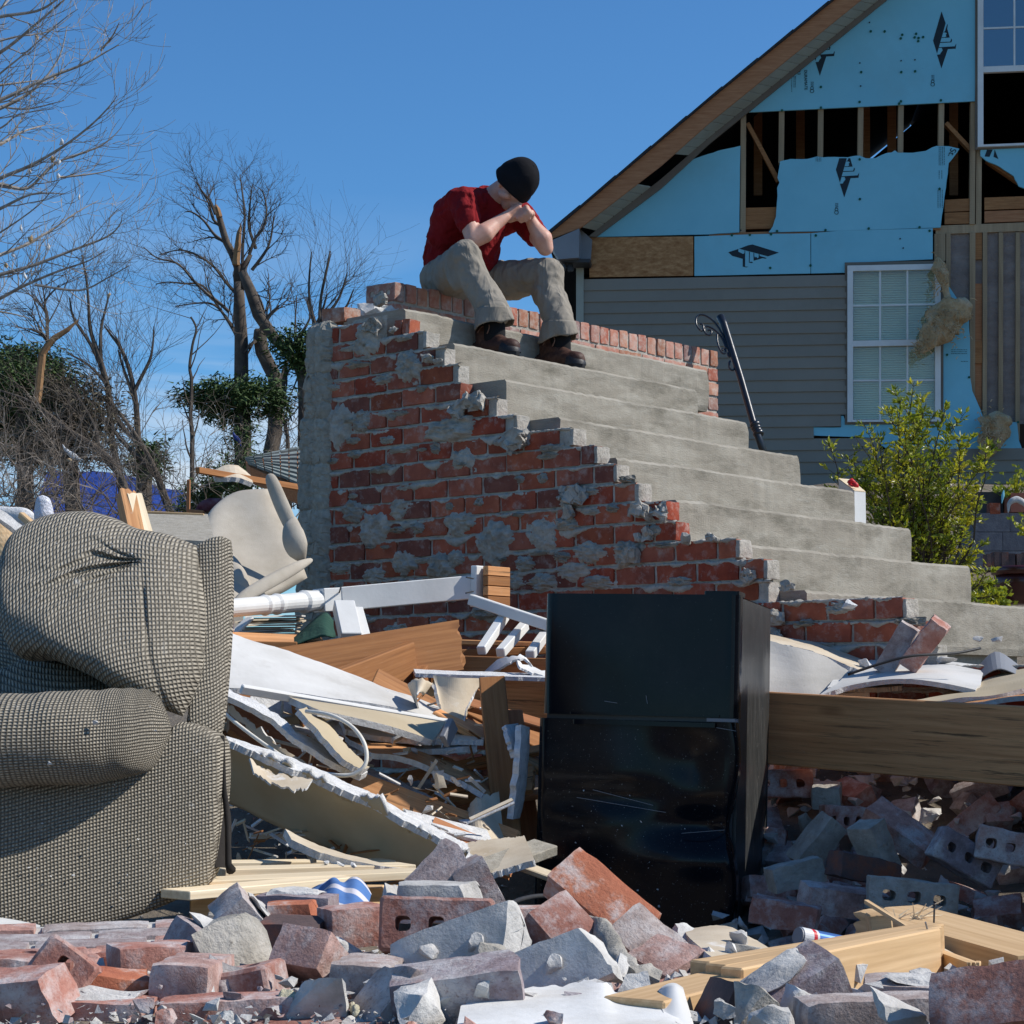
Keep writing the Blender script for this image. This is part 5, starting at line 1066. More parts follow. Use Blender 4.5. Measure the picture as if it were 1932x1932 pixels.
def brush():
    r = random.Random(9); mb = MB()
    for i in range(150):
        x = r.uniform(-60, 130) if i < 70 else r.uniform(100, 600); y = r.uniform(930, 1010) if x < 130 else r.uniform(960, 1040); Y = r.uniform(15, 20); p = W(x, y, Y)
        d = Vector((r.uniform(-.7, .7), r.uniform(-.3, .3), 1 if i % 3 else .2)).normalized()
        twigs(mb, r, p, d, r.uniform(.5, 1.0), .007, 2, .9, .02, 6, 2, split=(.3, .6))
    mb.build('brushwood', mat('dry_brush', [(.07, .055, .04), (.15, .12, .095), (.36, .32, .28)], scale=2.5, rough=.95, bump=0), label='tangle of dry grey brush and fallen twigs behind the sofa', cat='brushwood', kind='stuff')
    mb = MB()
    for i in range(2600):
        x = r.uniform(-900, 900); y = 60+r.random()*140; h = r.uniform(1, 3.5); b = Vector((x*(y/60), y, gz(x, y))); w_ = r.uniform(1.5, 3)
        for k in range(3): mb.tube([b+Vector((r.uniform(-2, 2), 0, 0)), b+Vector((r.uniform(-w_, w_), r.uniform(-1, 1), h*r.uniform(.6, 1.2)))], [.12, .03], 3, cap=False)
    mb.build('far_woods', M_['bark'], label='distant line of bare grey woods low on the horizon', cat='woods', kind='stuff')
brush()
# far house under a blue tarp, broken roof, dark gable
th = thing('tarped_house', W(240, 1000, 34), 'distant house whose roof is covered by a bright blue tarpaulin', 'house')
M_['tarp'] = mat('blue_tarp', [(.012, .035, .17), (.02, .05, .24), (.03, .07, .31)], scale=1.2, rough=.55, bump=.8, bscale=1.5, bdist=.2)
mb = MB()
def tf(u, v):
    a = W(lerp(90, 345, u), lerp(892, 915, u)+4*math.sin(u*9), 36); b = W(lerp(40, 380, u), 1005, 33); p = a.lerp(b, v); return p+UP*.15*noise.noise(p*.9)
surf(mb, tf, 40, 10); o = mb.build('tarpaulin', M_['tarp'], th, smooth=True); 
mb = MB(); a, b = W(60, 1000, 33.2), W(370, 1000, 33.2); mb.prism([a, b, b-UP*2.4, a-UP*2.4], Vector((0, 6, 0))); mb.build('wall', M_['siding'], th)
mb = MB(); mb.prism([W(300, 990, 40), W(345, 985, 40), W(330, 940, 40), W(312, 934, 40)], Vector((0, 3, 0))); mb.build('far_gable', M_['shingle'], label='dark far roof peak beyond the blue tarp', cat='roof')
rf = thing('collapsed_roof', W(520, 945, 14), 'collapsed piece of grey green shingled roof leaning behind the stair wall', 'roof')
M_['slate_shingle'] = mat('green_grey_shingle', [(.14, .165, .155), (.19, .215, .20), (.24, .265, .25)], scale=30, rough=.9, bump=.4, bscale=90, rand=.25)
A = [(462, 862, 15.5), (600, 832, 15.5)]; B = [(508, 922, 14), (640, 960, 14)]
cor = [W(462, 863, 15.2), W(660, 822, 15.6), W(660, 958, 14.1), W(470, 873, 15.0)]
def rq(u, v): return (cor[0].lerp(cor[1], u)).lerp(cor[3].lerp(cor[2], u), v)
nrm = (cor[1]-cor[0]).cross(cor[3]-cor[0]).normalized(); nrm = -nrm if nrm.y > 0 else nrm
mb = MB(); mb.prism([p-nrm*.03 for p in cor], -nrm*.12); mb.build('roof_deck', M_['fascia'], rf)
for i in range(12):
    for j in range(8):
        u0, u1, v0, v1 = i/12, (i+1)/12-.010, j/8, (j+1)/8-.05; l = nrm*(.004 if (i+j) % 2 else .002)
        mb = MB(); mb.prism([rq(u0, v0)+l*0, rq(u1, v0)+l*0, rq(u1, v1)+l*1.6, rq(u0, v1)+l*1.6], -nrm*.02); mb.build('shingle', M_['slate_shingle'], rf)
board('rafter', W(372, 887, 12.6), W(600, 926, 13.6), .035, .038, M_['brown'], label='long brown board jutting left from under the collapsed roof', cat='board')
tagit(sheet('roof_debris', [(400, 893, 13), (440, 880, 13.1), (470, 900, 13.2)], [(405, 905, 12.8), (445, 905, 12.8), (475, 915, 12.9)], [M_['paper'], M_['gypsum']], th=.03, nu=10, nv=3, jag=.02), 'pinkish scrap of sheathing above the long brown board', 'scrap')
woolly('blue_rag', [(440, 815, 25, 1), (443, 824, 25, 4), (450, 832, 25, 5), (455, 842, 25, 2)], 'ragblue' if 'ragblue' in M_ else 'tarp', label='bright blue rag caught in the cedar', cat='rag', amp=.6)
woolly('white_rag', [(118, 838, 17, 1), (125, 850, 17, 3), (140, 862, 17, 6), (155, 868, 17, 2)], 'gypsum', label='pale plastic scrap caught in the brush behind the sofa', cat='scrap', amp=.6)
for (x, y, Y, s, lb) in ((130, 870, 16, .1, 'pale scrap in the brush behind the left end of the sofa'),): woolly('scrap', [(x-8, y, Y, 1), (x, y-2, Y, 4), (x+9, y+2, Y, 2)], 'fluff', label=lb, cat='scrap', n=10, k=6)
# ================================================================ debris between sofa, fridge and wall
def T(o, l, c, g=None, k=None): return tagit(o, l, c, g, k)
beam = T(board('fallen_beam', W(812, 1327, 8.2), W(2070, 1418, 6.12), .042, .238, M_['beam'], bev=.004), 'long weathered timber beam lying level behind the black fridge', 'beam')
# --- fallen porch posts, white
pp = thing('porch_post', W(640, 1140, 8.3), 'fallen white porch post with a round turned end lying against the brick wall', 'post')
mb = MB(); pts = []; rs = []
for t, r_ in ((0, .034), (.18, .035), (.5, .035), (.52, .041), (.55, .036), (.6, .036), (.62, .042), (.66, .037), (.84, .038), (.86, .046), (.92, .042), (1, .04)): pts.append(W(380, 1152, 7.7).lerp(W(602, 1133, 8.25), t)); rs.append(r_)
mb.tube(pts, rs, 20); mb.build('turned_shaft', M_['white'], pp, smooth=False)
board('square_block', W(601, 1133, 8.25), W(637, 1131, 8.3), .09, .092, M_['white'], parent=pp)
p2 = thing('porch_rail_beam', W(760, 1130, 8.35), 'square white post lying across the wall foot with a rough sawn brown end block', 'post')
board('beam', W(641, 1131, 8.3), W(893, 1108, 8.45), .09, .094, M_['white'], parent=p2)
board('end_cap', W(904, 1107, 8.44), W(915, 1107, 8.42), .11, .165, M_['white'], parent=p2)
for i in range(4):
    for j in range(4): board('sawn_block', W(916, 1107, 8.4)+Vector((0, -.04+i*.03, .062-j*.040)), W(958, 1110, 8.5)+Vector((0, -.04+i*.03, .062-j*.040)), .028, .037, M_['brown'] if (i+j) % 2 else M_['beam'], parent=p2, bev=.002)
mb = MB()
for (x, y, a, b) in ((893, 1092, -13, -3), (893, 1116, -14, 3), (640, 1118, 3, -10), (645, 1150, -6, 10)): mb.tube([W(x, y, 8.25), W(x+a, y+b, 8.2)], .0035, 4)
mb.build('bent_nail', M_['fix'], p2)
T(board('post_stub', W(648, 1142, 8.2), W(662, 1205, 8.05), .08, .055, M_['white']), 'short white post stub standing under the fallen porch post', 'post'); T(board('post_stub', W(668, 1152, 8.25), W(684, 1210, 8.15), .06, .05, M_['white']), 'shaded white stub just right of the short white post stub', 'post')
T(board('rail', W(888, 1131, 8.25), W(1060, 1188, 8.0), .035, .042, M_['white']), 'narrow white rail slanting down to the left side of the fridge', 'rail')
for i, (a, b) in enumerate((((952, 1162), (908, 1228)), ((990, 1180), (944, 1232)), ((1026, 1200), (1000, 1236)))): T(board('baluster', W(*a, 8.2), W(*b, 7.95), .035, .035, M_['white']), ('white baluster leaning furthest left below the narrow white rail', 'middle white baluster below the narrow white rail', 'white baluster nearest the fridge below the narrow rail')[i], 'baluster', 'balusters under the rail')
# --- layered scraps, green cloth
st = thing('siding_stack', W(500, 1195, 8.3), 'crushed stack of thin grey siding layers under the white porch post', 'siding')
for i in range(9):
    y = 1164+i*4.2; mb = MB(); a = 455+U(-16, 10); b = 560+U(-14, 14); q = [W(a, y+U(-2, 4), 8.1), W(b, y+U(-5, 1), 8.3), W(b+8, y-3, 8.7), W(a+12, y-2, 8.6)]; mb.prism(q, UP*-.006); mb.build('siding_layer', M_['paper'] if i % 3 else M_['white'], st)
T(board('lath', W(428, 1208, 8), W(472, 1166, 8.1), .04, .012, M_['white']), 'thin white slat leaning on the crushed siding stack', 'slat')
T(board('bracket', W(433, 1100, 7.95), W(438, 1192, 7.9), .012, .03, M_['white']), 'narrow upright white strip beside the sofa under the porch post', 'strip')
M_['green'] = fabric('green_canvas', (.02, .055, .04), (.035, .085, .062))
T(sheet('green_cloth', [(552, 1206, 7.9), (590, 1172, 7.95), (612, 1160, 8.0), (628, 1172, 8)], [(560, 1216, 7.7), (596, 1205, 7.7), (618, 1200, 7.7), (632, 1204, 7.8)], [M_['green']], th=.006, nu=24, nv=8, bump=.05, smooth=True), 'dark green canvas crumpled beside the white post stub', 'cloth')
T(board('plank', W(400, 1203, 7.8), W(610, 1212, 7.9), .20, .02, M_['beam'], up=(0, -.2, 1)), 'grey plank lying flat under the green canvas', 'plank')
T(board('timber', W(420, 1222, 7.65), W(560, 1224, 7.7), .04, .05, M_['brown']), 'orange brown timber edge left of the big brown board', 'timber')
T(board('brown_board', W(420, 1290, 7.25), W(872, 1216, 7.85), .042, .185, M_['brown'], broken=.06, up=(0, .12, 1)), 'wide orange brown board with a splintered right end', 'board')
T(board('brown_board', W(560, 1350, 7.1), W(780, 1262, 7.7), .04, .2, M_['brown']), 'brown board tucked under the wide splintered board', 'board')
fr = thing('framing_lumber', W(900, 1270, 7.9), 'broken box of brown framing lumber left of the fridge above the beam', 'lumber')
for p, q, w, h in (((795, 1236, 8.1), (1060, 1226, 8.2), .1, .03), ((812, 1254, 7.9), (1060, 1262, 7.9), .04, .075), ((790, 1290, 7.6), (822, 1240, 8.2), .04, .09)): board('stud', W(*p), W(*q), w, h, M_['brown'], parent=fr)
T(board('plank', W(860, 1212, 8.3), W(1060, 1218, 8.3), .12, .02, M_['beam']), 'flat grey plank behind the balusters', 'plank')
# --- white trim panels
T(sheet('door_panel', [(400, 1192, 6.95), (560, 1238, 7.05), (720, 1300, 7.1), (868, 1352, 7.15)], [(400, 1300, 6.5), (560, 1312, 6.6), (740, 1340, 6.75), (862, 1372, 6.95)], [M_['panel'], M_['gypsum']], th=.02, nu=40, nv=6, jagA=.008, jagB=.004, bump=.02), 'large off white panel sloping down from behind the sofa to the right', 'panel')
T(board('casing', W(455, 1300, 6.42), W(850, 1366, 6.85), .02, .028, M_['white'], up=(0, -.6, 1)), 'bright white casing strip along the lower edge of the sloping panel', 'trim')
T(sheet('cream_board', [(545, 1322, 6.5), (700, 1345, 6.6), (838, 1368, 6.8)], [(600, 1345, 6.3), (720, 1372, 6.4), (815, 1402, 6.55)], [M_['drywall'], M_['gypsum']], th=.02, nu=20, nv=5, jagE=.02), 'cream board end below the bright white casing strip', 'board')
T(board('channel', W(838, 1400, 6.5), W(855, 1365, 6.55), .02, .05, M_['alu']), 'small metal channel at the end of the cream board', 'channel')
# --- drywall scraps on the beam by the fridge
T(sheet('drywall_sheet', [(780, 1266, 7.6), (880, 1270, 7.6), (1060, 1276, 7.7)], [(784, 1274, 7.35), (900, 1278, 7.35), (1060, 1283, 7.35)], [M_['gypsum'], M_['gypsum']], th=.014, nu=40, nv=4, jagA=.015, jagB=.004), 'thin flat drywall sheet resting on the beam left of the fridge', 'drywall')
for i, pts in enumerate((((905, 1262, 8.0), (960, 1240, 7.8), (985, 1236, 7.8), (1000, 1252, 7.8)), ((975, 1250, 7.6), (1000, 1262, 7.6), (1040, 1268, 7.6), (1060, 1258, 7.6)))):
    T(sheet('torn_paper', list(pts), [(x+6, y+14, Y-.15) for x, y, Y in pts], [M_['plaster'], M_['gypsum']], th=.008, nu=26, nv=5, jag=.03, bump=.05), ('torn white paper curling upward on the drywall sheet', 'ragged white scrap touching the left side of the fridge')[i], 'scrap')
T(sheet('torn_drywall', [(818, 1278, 7.1), (850, 1280, 7.05), (880, 1282, 7.05), (912, 1284, 7.1)], [(822, 1312, 7.0), (842, 1372, 6.95), (862, 1392, 6.95), (880, 1335, 7.0)], [M_['paper'], M_['gypsum']], th=.012, nu=26, nv=8, jagB=.03, bump=.04), 'tan torn drywall tongue hanging over the face of the beam', 'drywall')
T(sheet('curled_paper', [(770, 1292, 7.0), (782, 1282, 6.9), (800, 1282, 6.85), (815, 1290, 6.9)], [(792, 1345, 7.0), (785, 1318, 6.75), (792, 1306, 6.75), (800, 1310, 6.85)], [M_['paper'], M_['gypsum']], th=.006, nu=18, nv=6, jag=.01, smooth=True), 'curled brown drywall paper left of the torn tongue', 'scrap')
# --- posts leaning left of the fridge
T(board('stud', W(928, 1284, 6.95), W(962, 1622, 6.55), .05, .085, M_['brown'], up=(1, 0, 0)), 'upright orange brown stud leaning beside the fridge', 'stud')
T(board('stud', W(958, 1345, 7.05), W(1000, 1640, 6.8), .05, .09, M_['fascia'], up=(1, .3, 0)), 'dark stud behind the upright orange brown stud', 'stud')
T(sheet('drywall_strip', [(978, 1368, 6.55), (975, 1430, 6.5), (968, 1490, 6.5), (962, 1545, 6.5)], [(995, 1372, 6.6), (992, 1430, 6.6), (985, 1500, 6.6), (975, 1542, 6.6)], [M_['gypsum'], M_['gypsum']], th=.02, nu=24, nv=3, jag=.008), 'narrow white drywall strip standing against the orange brown stud', 'drywall')
T(sheet('drywall_strip', [(950, 1370, 6.6), (960, 1405, 6.55), (968, 1430, 6.55)], [(974, 1366, 6.7), (978, 1400, 6.65), (976, 1424, 6.6)], [M_['gypsum'], M_['gypsum']], th=.015, nu=14, nv=3, jag=.01), 'short crooked white strip at the top of the narrow drywall strip', 'drywall')
T(sheet('drywall_piece', [(890, 1530, 6.5), (905, 1510, 6.5), (935, 1498, 6.6)], [(896, 1600, 6.3), (915, 1606, 6.3), (945, 1596, 6.4)], [M_['paper'], M_['gypsum']], th=.03, nu=14, nv=10, jag=.015, jagE=.03), 'ragged tan drywall piece left of the foot of the brown stud', 'drywall')
T(place('holed_brick', meshcopy(brickmesh(holes=True, seed=81), M_['brick_red']), W(872, 1452, 7.2), eul=(88, 1, -6), scale=(1.05, 1, 1)), 'red brick with three holes facing out under the torn drywall', 'brick')
# --- big beige wallboard
T(sheet('drywall_sheet', [(400, 1392, 5.95), (470, 1412, 5.9), (560, 1450, 5.86), (650, 1488, 5.82), (740, 1535, 5.78), (830, 1580, 5.74), (885, 1608, 5.7)], [(400, 1498, 6.3), (470, 1528, 6.25), (560, 1572, 6.15), (650, 1612, 6.05), (740, 1650, 5.95), (810, 1664, 5.85), (862, 1645, 5.8)], [M_['drywall'], M_['gypsum']], th=.016, nu=110, nv=14, jagA=.045, jagB=.006, bump=.02, smooth=True), 'large beige wallboard sheet sagging in a curve right of the sofa', 'drywall')
T(sheet('gypsum_edge', [(425, 1394, 6.05), (500, 1418, 6.0), (600, 1458, 5.96), (700, 1504, 5.92), (790, 1552, 5.86), (868, 1592, 5.8)], [(428, 1402, 5.9), (500, 1434, 5.87), (600, 1476, 5.83), (700, 1520, 5.79), (790, 1568, 5.75), (868, 1606, 5.7)], [M_['gypsum']], th=.018, nu=130, nv=3, jagA=.02, jagB=.03, bump=.01), 'crumbled white gypsum edge along the top of the beige wallboard', 'gypsum')
T(sheet('torn_flap', [(470, 1432, 5.86), (500, 1452, 5.86), (540, 1462, 5.84), (590, 1470, 5.82)], [(478, 1462, 5.78), (512, 1478, 5.78), (548, 1488, 5.76), (580, 1486, 5.76)], [M_['paper'], M_['gypsum']], th=.006, nu=26, nv=5, jag=.03, bump=.03), 'torn paper flap peeling from the beige wallboard', 'scrap')
T(sheet('drywall_wedge', [(536, 1570, 5.75), (600, 1602, 5.65), (700, 1630, 5.6), (770, 1642, 5.6)], [(548, 1592, 5.6), (610, 1618, 5.55), (700, 1638, 5.5), (772, 1648, 5.5)], [M_['paper'], M_['gypsum']], th=.02, nu=30, nv=4, jag=.012), 'pointed wedge of drywall in the dark gap under the beige wallboard', 'drywall')
# --- strips above it
for i, (A, B, m, lb) in enumerate((
    ([(400, 1290, 6.35), (480, 1325, 6.35), (560, 1380, 6.3), (630, 1425, 6.3), (692, 1462, 6.25)], [(400, 1306, 6.3), (480, 1342, 6.3), (550, 1392, 6.25), (620, 1438, 6.2), (680, 1468, 6.2)], 'gypsum', 'long crumbling white drywall edge sloping to the cable loop'),
    ([(578, 1336, 6.4), (610, 1360, 6.35), (650, 1410, 6.3), (694, 1452, 6.25)], [(560, 1342, 6.25), (600, 1385, 6.2), (640, 1430, 6.15), (680, 1458, 6.15)], 'drywall', 'cream drywall strip lying inside the cable loop'),
    ([(430, 1330, 6.6), (520, 1400, 6.6), (620, 1470, 6.55), (720, 1520, 6.5)], [(430, 1345, 6.6), (515, 1412, 6.6), (610, 1482, 6.5), (710, 1530, 6.45)], 'paper', 'dark strip edge in the hollow behind the beige wallboard'),
    ([(430, 1300, 6.9), (560, 1400, 6.9), (700, 1490, 6.8), (840, 1570, 6.6)], [(430, 1380, 6.7), (550, 1460, 6.7), (690, 1530, 6.6), (830, 1600, 6.4)], 'fascia', 'brown sheet of plywood in the hollow behind the wallboard'),
    ([(650, 1395, 6.9), (740, 1400, 6.9), (860, 1440, 6.9), (930, 1490, 6.8)], [(700, 1425, 6.6), (780, 1440, 6.6), (860, 1475, 6.6), (920, 1505, 6.6)], 'beam', 'grey weathered plank sloping toward the orange brown stud'),
    ([(690, 1452, 6.8), (760, 1480, 6.7), (850, 1530, 6.6), (900, 1545, 6.5)], [(686, 1462, 6.7), (750, 1492, 6.6), (840, 1542, 6.5), (880, 1556, 6.4)], 'gypsum', 'broken white drywall edge below the grey weathered plank'),
    ([(640, 1360, 7.0), (740, 1372, 7.0), (860, 1380, 7.0), (915, 1388, 7.0)], [(650, 1382, 6.8), (740, 1398, 6.8), (850, 1402, 6.8), (912, 1402, 6.8)], 'paper', 'layer of tan paper scraps below the cream board'),
    ([(650, 1410, 6.95), (760, 1412, 6.9), (900, 1404, 6.9)], [(660, 1420, 6.8), (770, 1422, 6.8), (900, 1414, 6.8)], 'gypsum', 'flat white drywall edge above the holed red brick'),
    ([(860, 1600, 6.2), (920, 1590, 6.2), (990, 1582, 6.2)], [(850, 1660, 5.9), (920, 1655, 5.9), (1010, 1630, 5.9)], 'paper', 'grey tan sheet at the foot of the brown stud'),
    ([(836, 1602, 6.1), (850, 1588, 6.1), (880, 1596, 6.1)], [(845, 1640, 5.9), (862, 1630, 5.9), (890, 1640, 5.9)], 'gypsum', 'white broken corner at the right end of the beige wallboard'))):
    T(sheet('debris_sheet', A, B, [M_[m], M_['gypsum'] if m != 'fascia' else M_['brown']], th=.018, nu=50, nv=5, jagA=.018, jagB=.012, bump=.02, seed=i), lb, 'debris')
T(board('plank', W(850, 1665, 5.85), W(1030, 1598, 6.15), .09, .03, M_['block'], up=(0, -.3, 1)), 'dusty plank sloping up to the foot of the fridge', 'plank')
M_['cable'] = mat('white_cable', [(.68, .64, .55), (.78, .74, .66)], rough=.5, bump=0)
mb = MB(); cl = [(578, 1342, 6.2), (625, 1350, 6.1), (665, 1372, 6.05), (688, 1405, 6.0), (690, 1440, 5.98), (668, 1460, 5.98), (630, 1462, 6.0), (570, 1448, 6.1), (510, 1412, 6.2), (440, 1360, 6.3), (410, 1330, 6.3)]
mb.tube([W(*ssamp(cl, i/60)) for i in range(61)], .006, 8); T(mb.build('cable', M_['cable'], smooth=True), 'white electric cable bent into a loop over the debris', 'cable')
mb = MB(); cl = [(935, 1735, 4.6), (950, 1715, 4.8), (975, 1700, 5.0), (1005, 1692, 5.2), (1030, 1690, 5.3)]; mb.tube([W(*ssamp(cl, i/20)) for i in range(21)], .006, 6); T(mb.build('cable', M_['fix'], smooth=True), 'thin black cable curving at the foot of the fridge', 'cable')
mb = MB(); cl = [(1600, 1290, 6.9), (1660, 1270, 6.9), (1720, 1255, 6.9), (1800, 1250, 6.95), (1850, 1240, 7)]; mb.tube([W(*ssamp(cl, i/20))+UP*.03 for i in range(21)], .005, 6); T(mb.build('cable', M_['fix'], smooth=True), 'thin black wire lying over the white sheets right of the fridge', 'cable')
# --- filler boards in the hollow, all alike
pal = ['fascia', 'brown', 'paper', 'gypsum', 'beam', 'drywall', 'brown', 'fascia']
for i in range(46):
    x = U(430, 1000); y = U(1330, 1640) if x > 600 else U(1300, 1420); t = (y-1250)/400; Y = 7.6-1.6*t+U(-.1, .3); p = W(x, y, Y); ang = U(-.5, .25); L = U(.2, .6); d = Vector((math.cos(ang), U(-.3, .3), math.sin(ang)))
    T(board('broken_board', p-d*L/2, p+d*L/2, U(.03, .12), U(.012, .03), M_[pal[i % 8]], up=(U(-.5, .5), U(-1, .2), 1), broken=.02 if i % 3 == 0 else 0), ('splintered %s strip jumbled %s in the hollow between sofa and fridge' % ({'fascia': 'dark brown wood', 'brown': 'orange brown wood', 'paper': 'tan paper', 'gypsum': 'white gypsum', 'beam': 'grey wood', 'drywall': 'cream drywall'}[pal[i % 8]], 'high' if y < 1400 else 'halfway' if y < 1520 else 'low')), 'debris', 'jumbled scraps in the hollow')
for i in range(36):
    x = U(430, 860); y = U(1330, 1660); t = (y-1250)/400; Y = 7.3-1.6*t+U(-.1, .2); me = chunkmesh(900+i, U(.02, .06), U(.02, .05), U(.015, .035), n=10, rough=.003); me.materials.append(M_[('gypsum', 'mortar_light', 'paper')[i % 3]])
    T(place('gypsum_crumb', me, W(x, y, Y), eul=(U(0, 90), U(0, 90), U(0, 90))), 'small crumb of gypsum or paper in the debris between sofa and fridge', 'rubble', 'crumbs among the debris')
mb = MB(); rs_ = random.Random(55)
for i in range(300):
    x = rs_.uniform(430, 930); y = rs_.uniform(1300, 1660); t_ = (y-1250)/400; p = W(x, y, 7.4-1.6*t_+rs_.uniform(-.1, .25)); d = Vector((rs_.uniform(-1, 1), rs_.uniform(-.5, .5), rs_.uniform(-.4, .4))).normalized()*(.012+.07*rs_.random()**2)
    mb.bar(p-d, p+d, rs_.uniform(.003, .012), rs_.uniform(.002, .006), (rs_.uniform(-1, 1), rs_.uniform(-1, 0), 1), rs_.randrange(3))
mb.build('splinters', [M_['brown'], M_['paper'], M_['gypsum']], label='loose splinters and torn strips strewn through the debris by the sofa', cat='splinters', kind='stuff')
# --- pallet boards in front
pt = thing('pallet', W(560, 1690, 5.2), 'pale new wood pallet top reaching out from under the sofa', 'pallet')
for a, b, w in (((330, 1688, 4.75), (648, 1660, 5.15), .10), ((352, 1668, 5.0), (800, 1647, 5.35), .12), ((410, 1645, 5.35), (768, 1636, 5.6), .11), ((420, 1632, 5.65), (735, 1628, 5.85), .10)): board('slat', W(*a), W(*b), w, .02, M_['pale'], parent=pt, bev=.002)
for x, Y in ((400, 4.95), (452, 5.3), (590, 5.3), (690, 5.4), (760, 5.45)): p = W(x, 1700, Y); board('block', p+Vector((-.045, 0, .0)), p+Vector((.045, 0, 0)), .09, .075, M_['pine'], parent=pt)
for a, b in (((400, 1725, 4.9), (800, 1708, 5.3)),): board('runner', W(*a), W(*b), .09, .02, M_['pine'], parent=pt)
for i, (x, y, Y) in enumerate(((590, 1626, 5.6), (617, 1632, 5.5), (642, 1634, 5.4), (668, 1636, 5.35))):
    me = chunkmesh(970+i, .022, .02, .016, n=10, rough=.003); me.materials.append(M_['gypsum']); T(place('gypsum_crumb', me, W(x, y, Y)+UP*.004), 'tiny white crumb of gypsum lying on the pale pallet boards', 'rubble', 'crumbs on the pallet')
M_['towel'] = fabric('blue_towel', (.07, .16, .38), (.11, .22, .46), fold=.4)
t = M_['towel'].node_tree; N = t.nodes; b = N['Principled BSDF']; src = b.inputs['Base Color'].links[0].from_socket; w = N.new('ShaderNodeTexWave'); w.inputs['Scale'].default_value = 5; w.inputs['Distortion'].default_value = 3; w.inputs['Detail'].default_value = 1; w.inputs['Detail Scale'].default_value = .6; w.bands_direction = 'DIAGONAL'
c_ = N.new('ShaderNodeTexCoord'); t.links.new(c_.outputs['Object'], w.inputs[0]); r_ = N.new('ShaderNodeValToRGB'); r_.color_ramp.elements[0].position = .80; r_.color_ramp.elements[1].position = .86; t.links.new(w.outputs[0], r_.inputs[0]); m_ = N.new('ShaderNodeMix'); m_.data_type = 'RGBA'; t.links.new(r_.outputs[0], m_.inputs[0]); t.links.new(src, m_.inputs[6]); m_.inputs[7].default_value = (.6, .58, .62, 1); t.links.new(m_.outputs[2], b.inputs['Base Color'])
tw = sheet('towel', [(560, 1690, 4.75), (605, 1680, 4.75), (628, 1664, 4.7), (645, 1680, 4.68), (668, 1668, 4.7), (695, 1708, 4.65)], [(545, 1712, 4.5), (590, 1722, 4.45), (625, 1726, 4.4), (650, 1722, 4.4), (672, 1722, 4.4), (690, 1716, 4.45)], [M_['towel']], th=.008, nu=50, nv=24, bump=.10, smooth=True); T(tw, 'crumpled blue towel with white stripes behind the front bricks', 'towel')
T(sheet('towel_end', [(400, 1730, 4.7), (450, 1710, 4.7), (470, 1712, 4.7)], [(392, 1745, 4.6), (440, 1742, 4.6), (466, 1735, 4.6)], [M_['towel']], th=.008, nu=20, nv=8, bump=.05, smooth=True), 'dark blue cloth showing under the pallet beside the sofa', 'cloth')
# --- white sheets and bricks on top right of the fridge
for i, (A, B, m, lb, ja) in enumerate((
    ([(1440, 1210, 7.5), (1530, 1232, 7.45), (1590, 1262, 7.4), (1640, 1296, 7.3)], [(1440, 1312, 7.3), (1510, 1312, 7.28), (1590, 1312, 7.25), (1640, 1310, 7.2)], 'offwhite', 'stained white sheet leaning right of the fridge top', .004),
    ([(1448, 1200, 7.9), (1540, 1216, 7.9), (1620, 1242, 7.85), (1730, 1275, 7.7)], [(1452, 1214, 7.6), (1530, 1232, 7.6), (1610, 1262, 7.5), (1700, 1290, 7.4)], 'paper', 'crumpled paper backed drywall lying highest beside the fridge', .025),
    ([(1600, 1262, 7.6), (1660, 1262, 7.6), (1720, 1272, 7.6)], [(1560, 1300, 7.2), (1640, 1300, 7.2), (1700, 1296, 7.2)], 'panel', 'curled white sheet between the leaning sheet and the long panel', .01),
    ([(1660, 1238, 7.9), (1740, 1250, 7.8), (1800, 1252, 7.7), (1864, 1262, 7.6)], [(1545, 1316, 6.95), (1640, 1292, 6.95), (1740, 1288, 6.9), (1840, 1306, 6.8)], 'panel', 'broad bright white panel lying on the beam', .006),
    ([(1838, 1300, 7.2), (1890, 1276, 7.3), (1990, 1252, 7.3)], [(1725, 1326, 6.75), (1850, 1318, 6.6), (1990, 1288, 6.6)], 'drywall', 'cream board sloping up to the right edge on the beam', .006),
    ([(1800, 1318, 6.9), (1880, 1300, 6.9), (1990, 1282, 6.9)], [(1820, 1332, 6.6), (1880, 1325, 6.5), (1990, 1316, 6.5)], 'beam', 'grey batten under the cream board at the right edge', .004),
    ([(1500, 1255, 7.7), (1530, 1250, 7.7), (1560, 1262, 7.7)], [(1470, 1275, 7.5), (1520, 1282, 7.5), (1550, 1282, 7.5)], 'plaster', 'small white card lying between the paper layers', .004),
    ([(1520, 1234, 8.0), (1600, 1214, 8.0), (1640, 1216, 8.0)], [(1540, 1248, 7.9), (1600, 1240, 7.9), (1632, 1240, 7.9)], 'paper', 'tan scrap of wood against the bottom brick courses', .004))):
    T(sheet('white_sheet' if m == 'plaster' else 'debris_sheet', A, B, [M_[m], M_['gypsum']], th=.016, nu=44, nv=8, jag=ja, jagE=.02, bump=.03, seed=20+i), lb, 'debris')
T(sheet('metal_flashing', [(1842, 1262, 7.6), (1880, 1230, 7.6), (1932, 1262, 7.5), (1960, 1270, 7.5)], [(1850, 1280, 7.3), (1884, 1262, 7.2), (1925, 1275, 7.2), (1960, 1285, 7.2)], [M_['alu']], th=.003, nu=16, nv=4, jag=.004), 'bent piece of grey metal flashing peaked at the right edge', 'metal')
T(place('brick', meshcopy(brickmesh(seed=83, chips=.004), M_['brick_grey']), W(1692, 1225, 7.35), eul=(10, -58, -25)), 'pale grey brick leaning against the pink brick on the bottom step', 'brick')
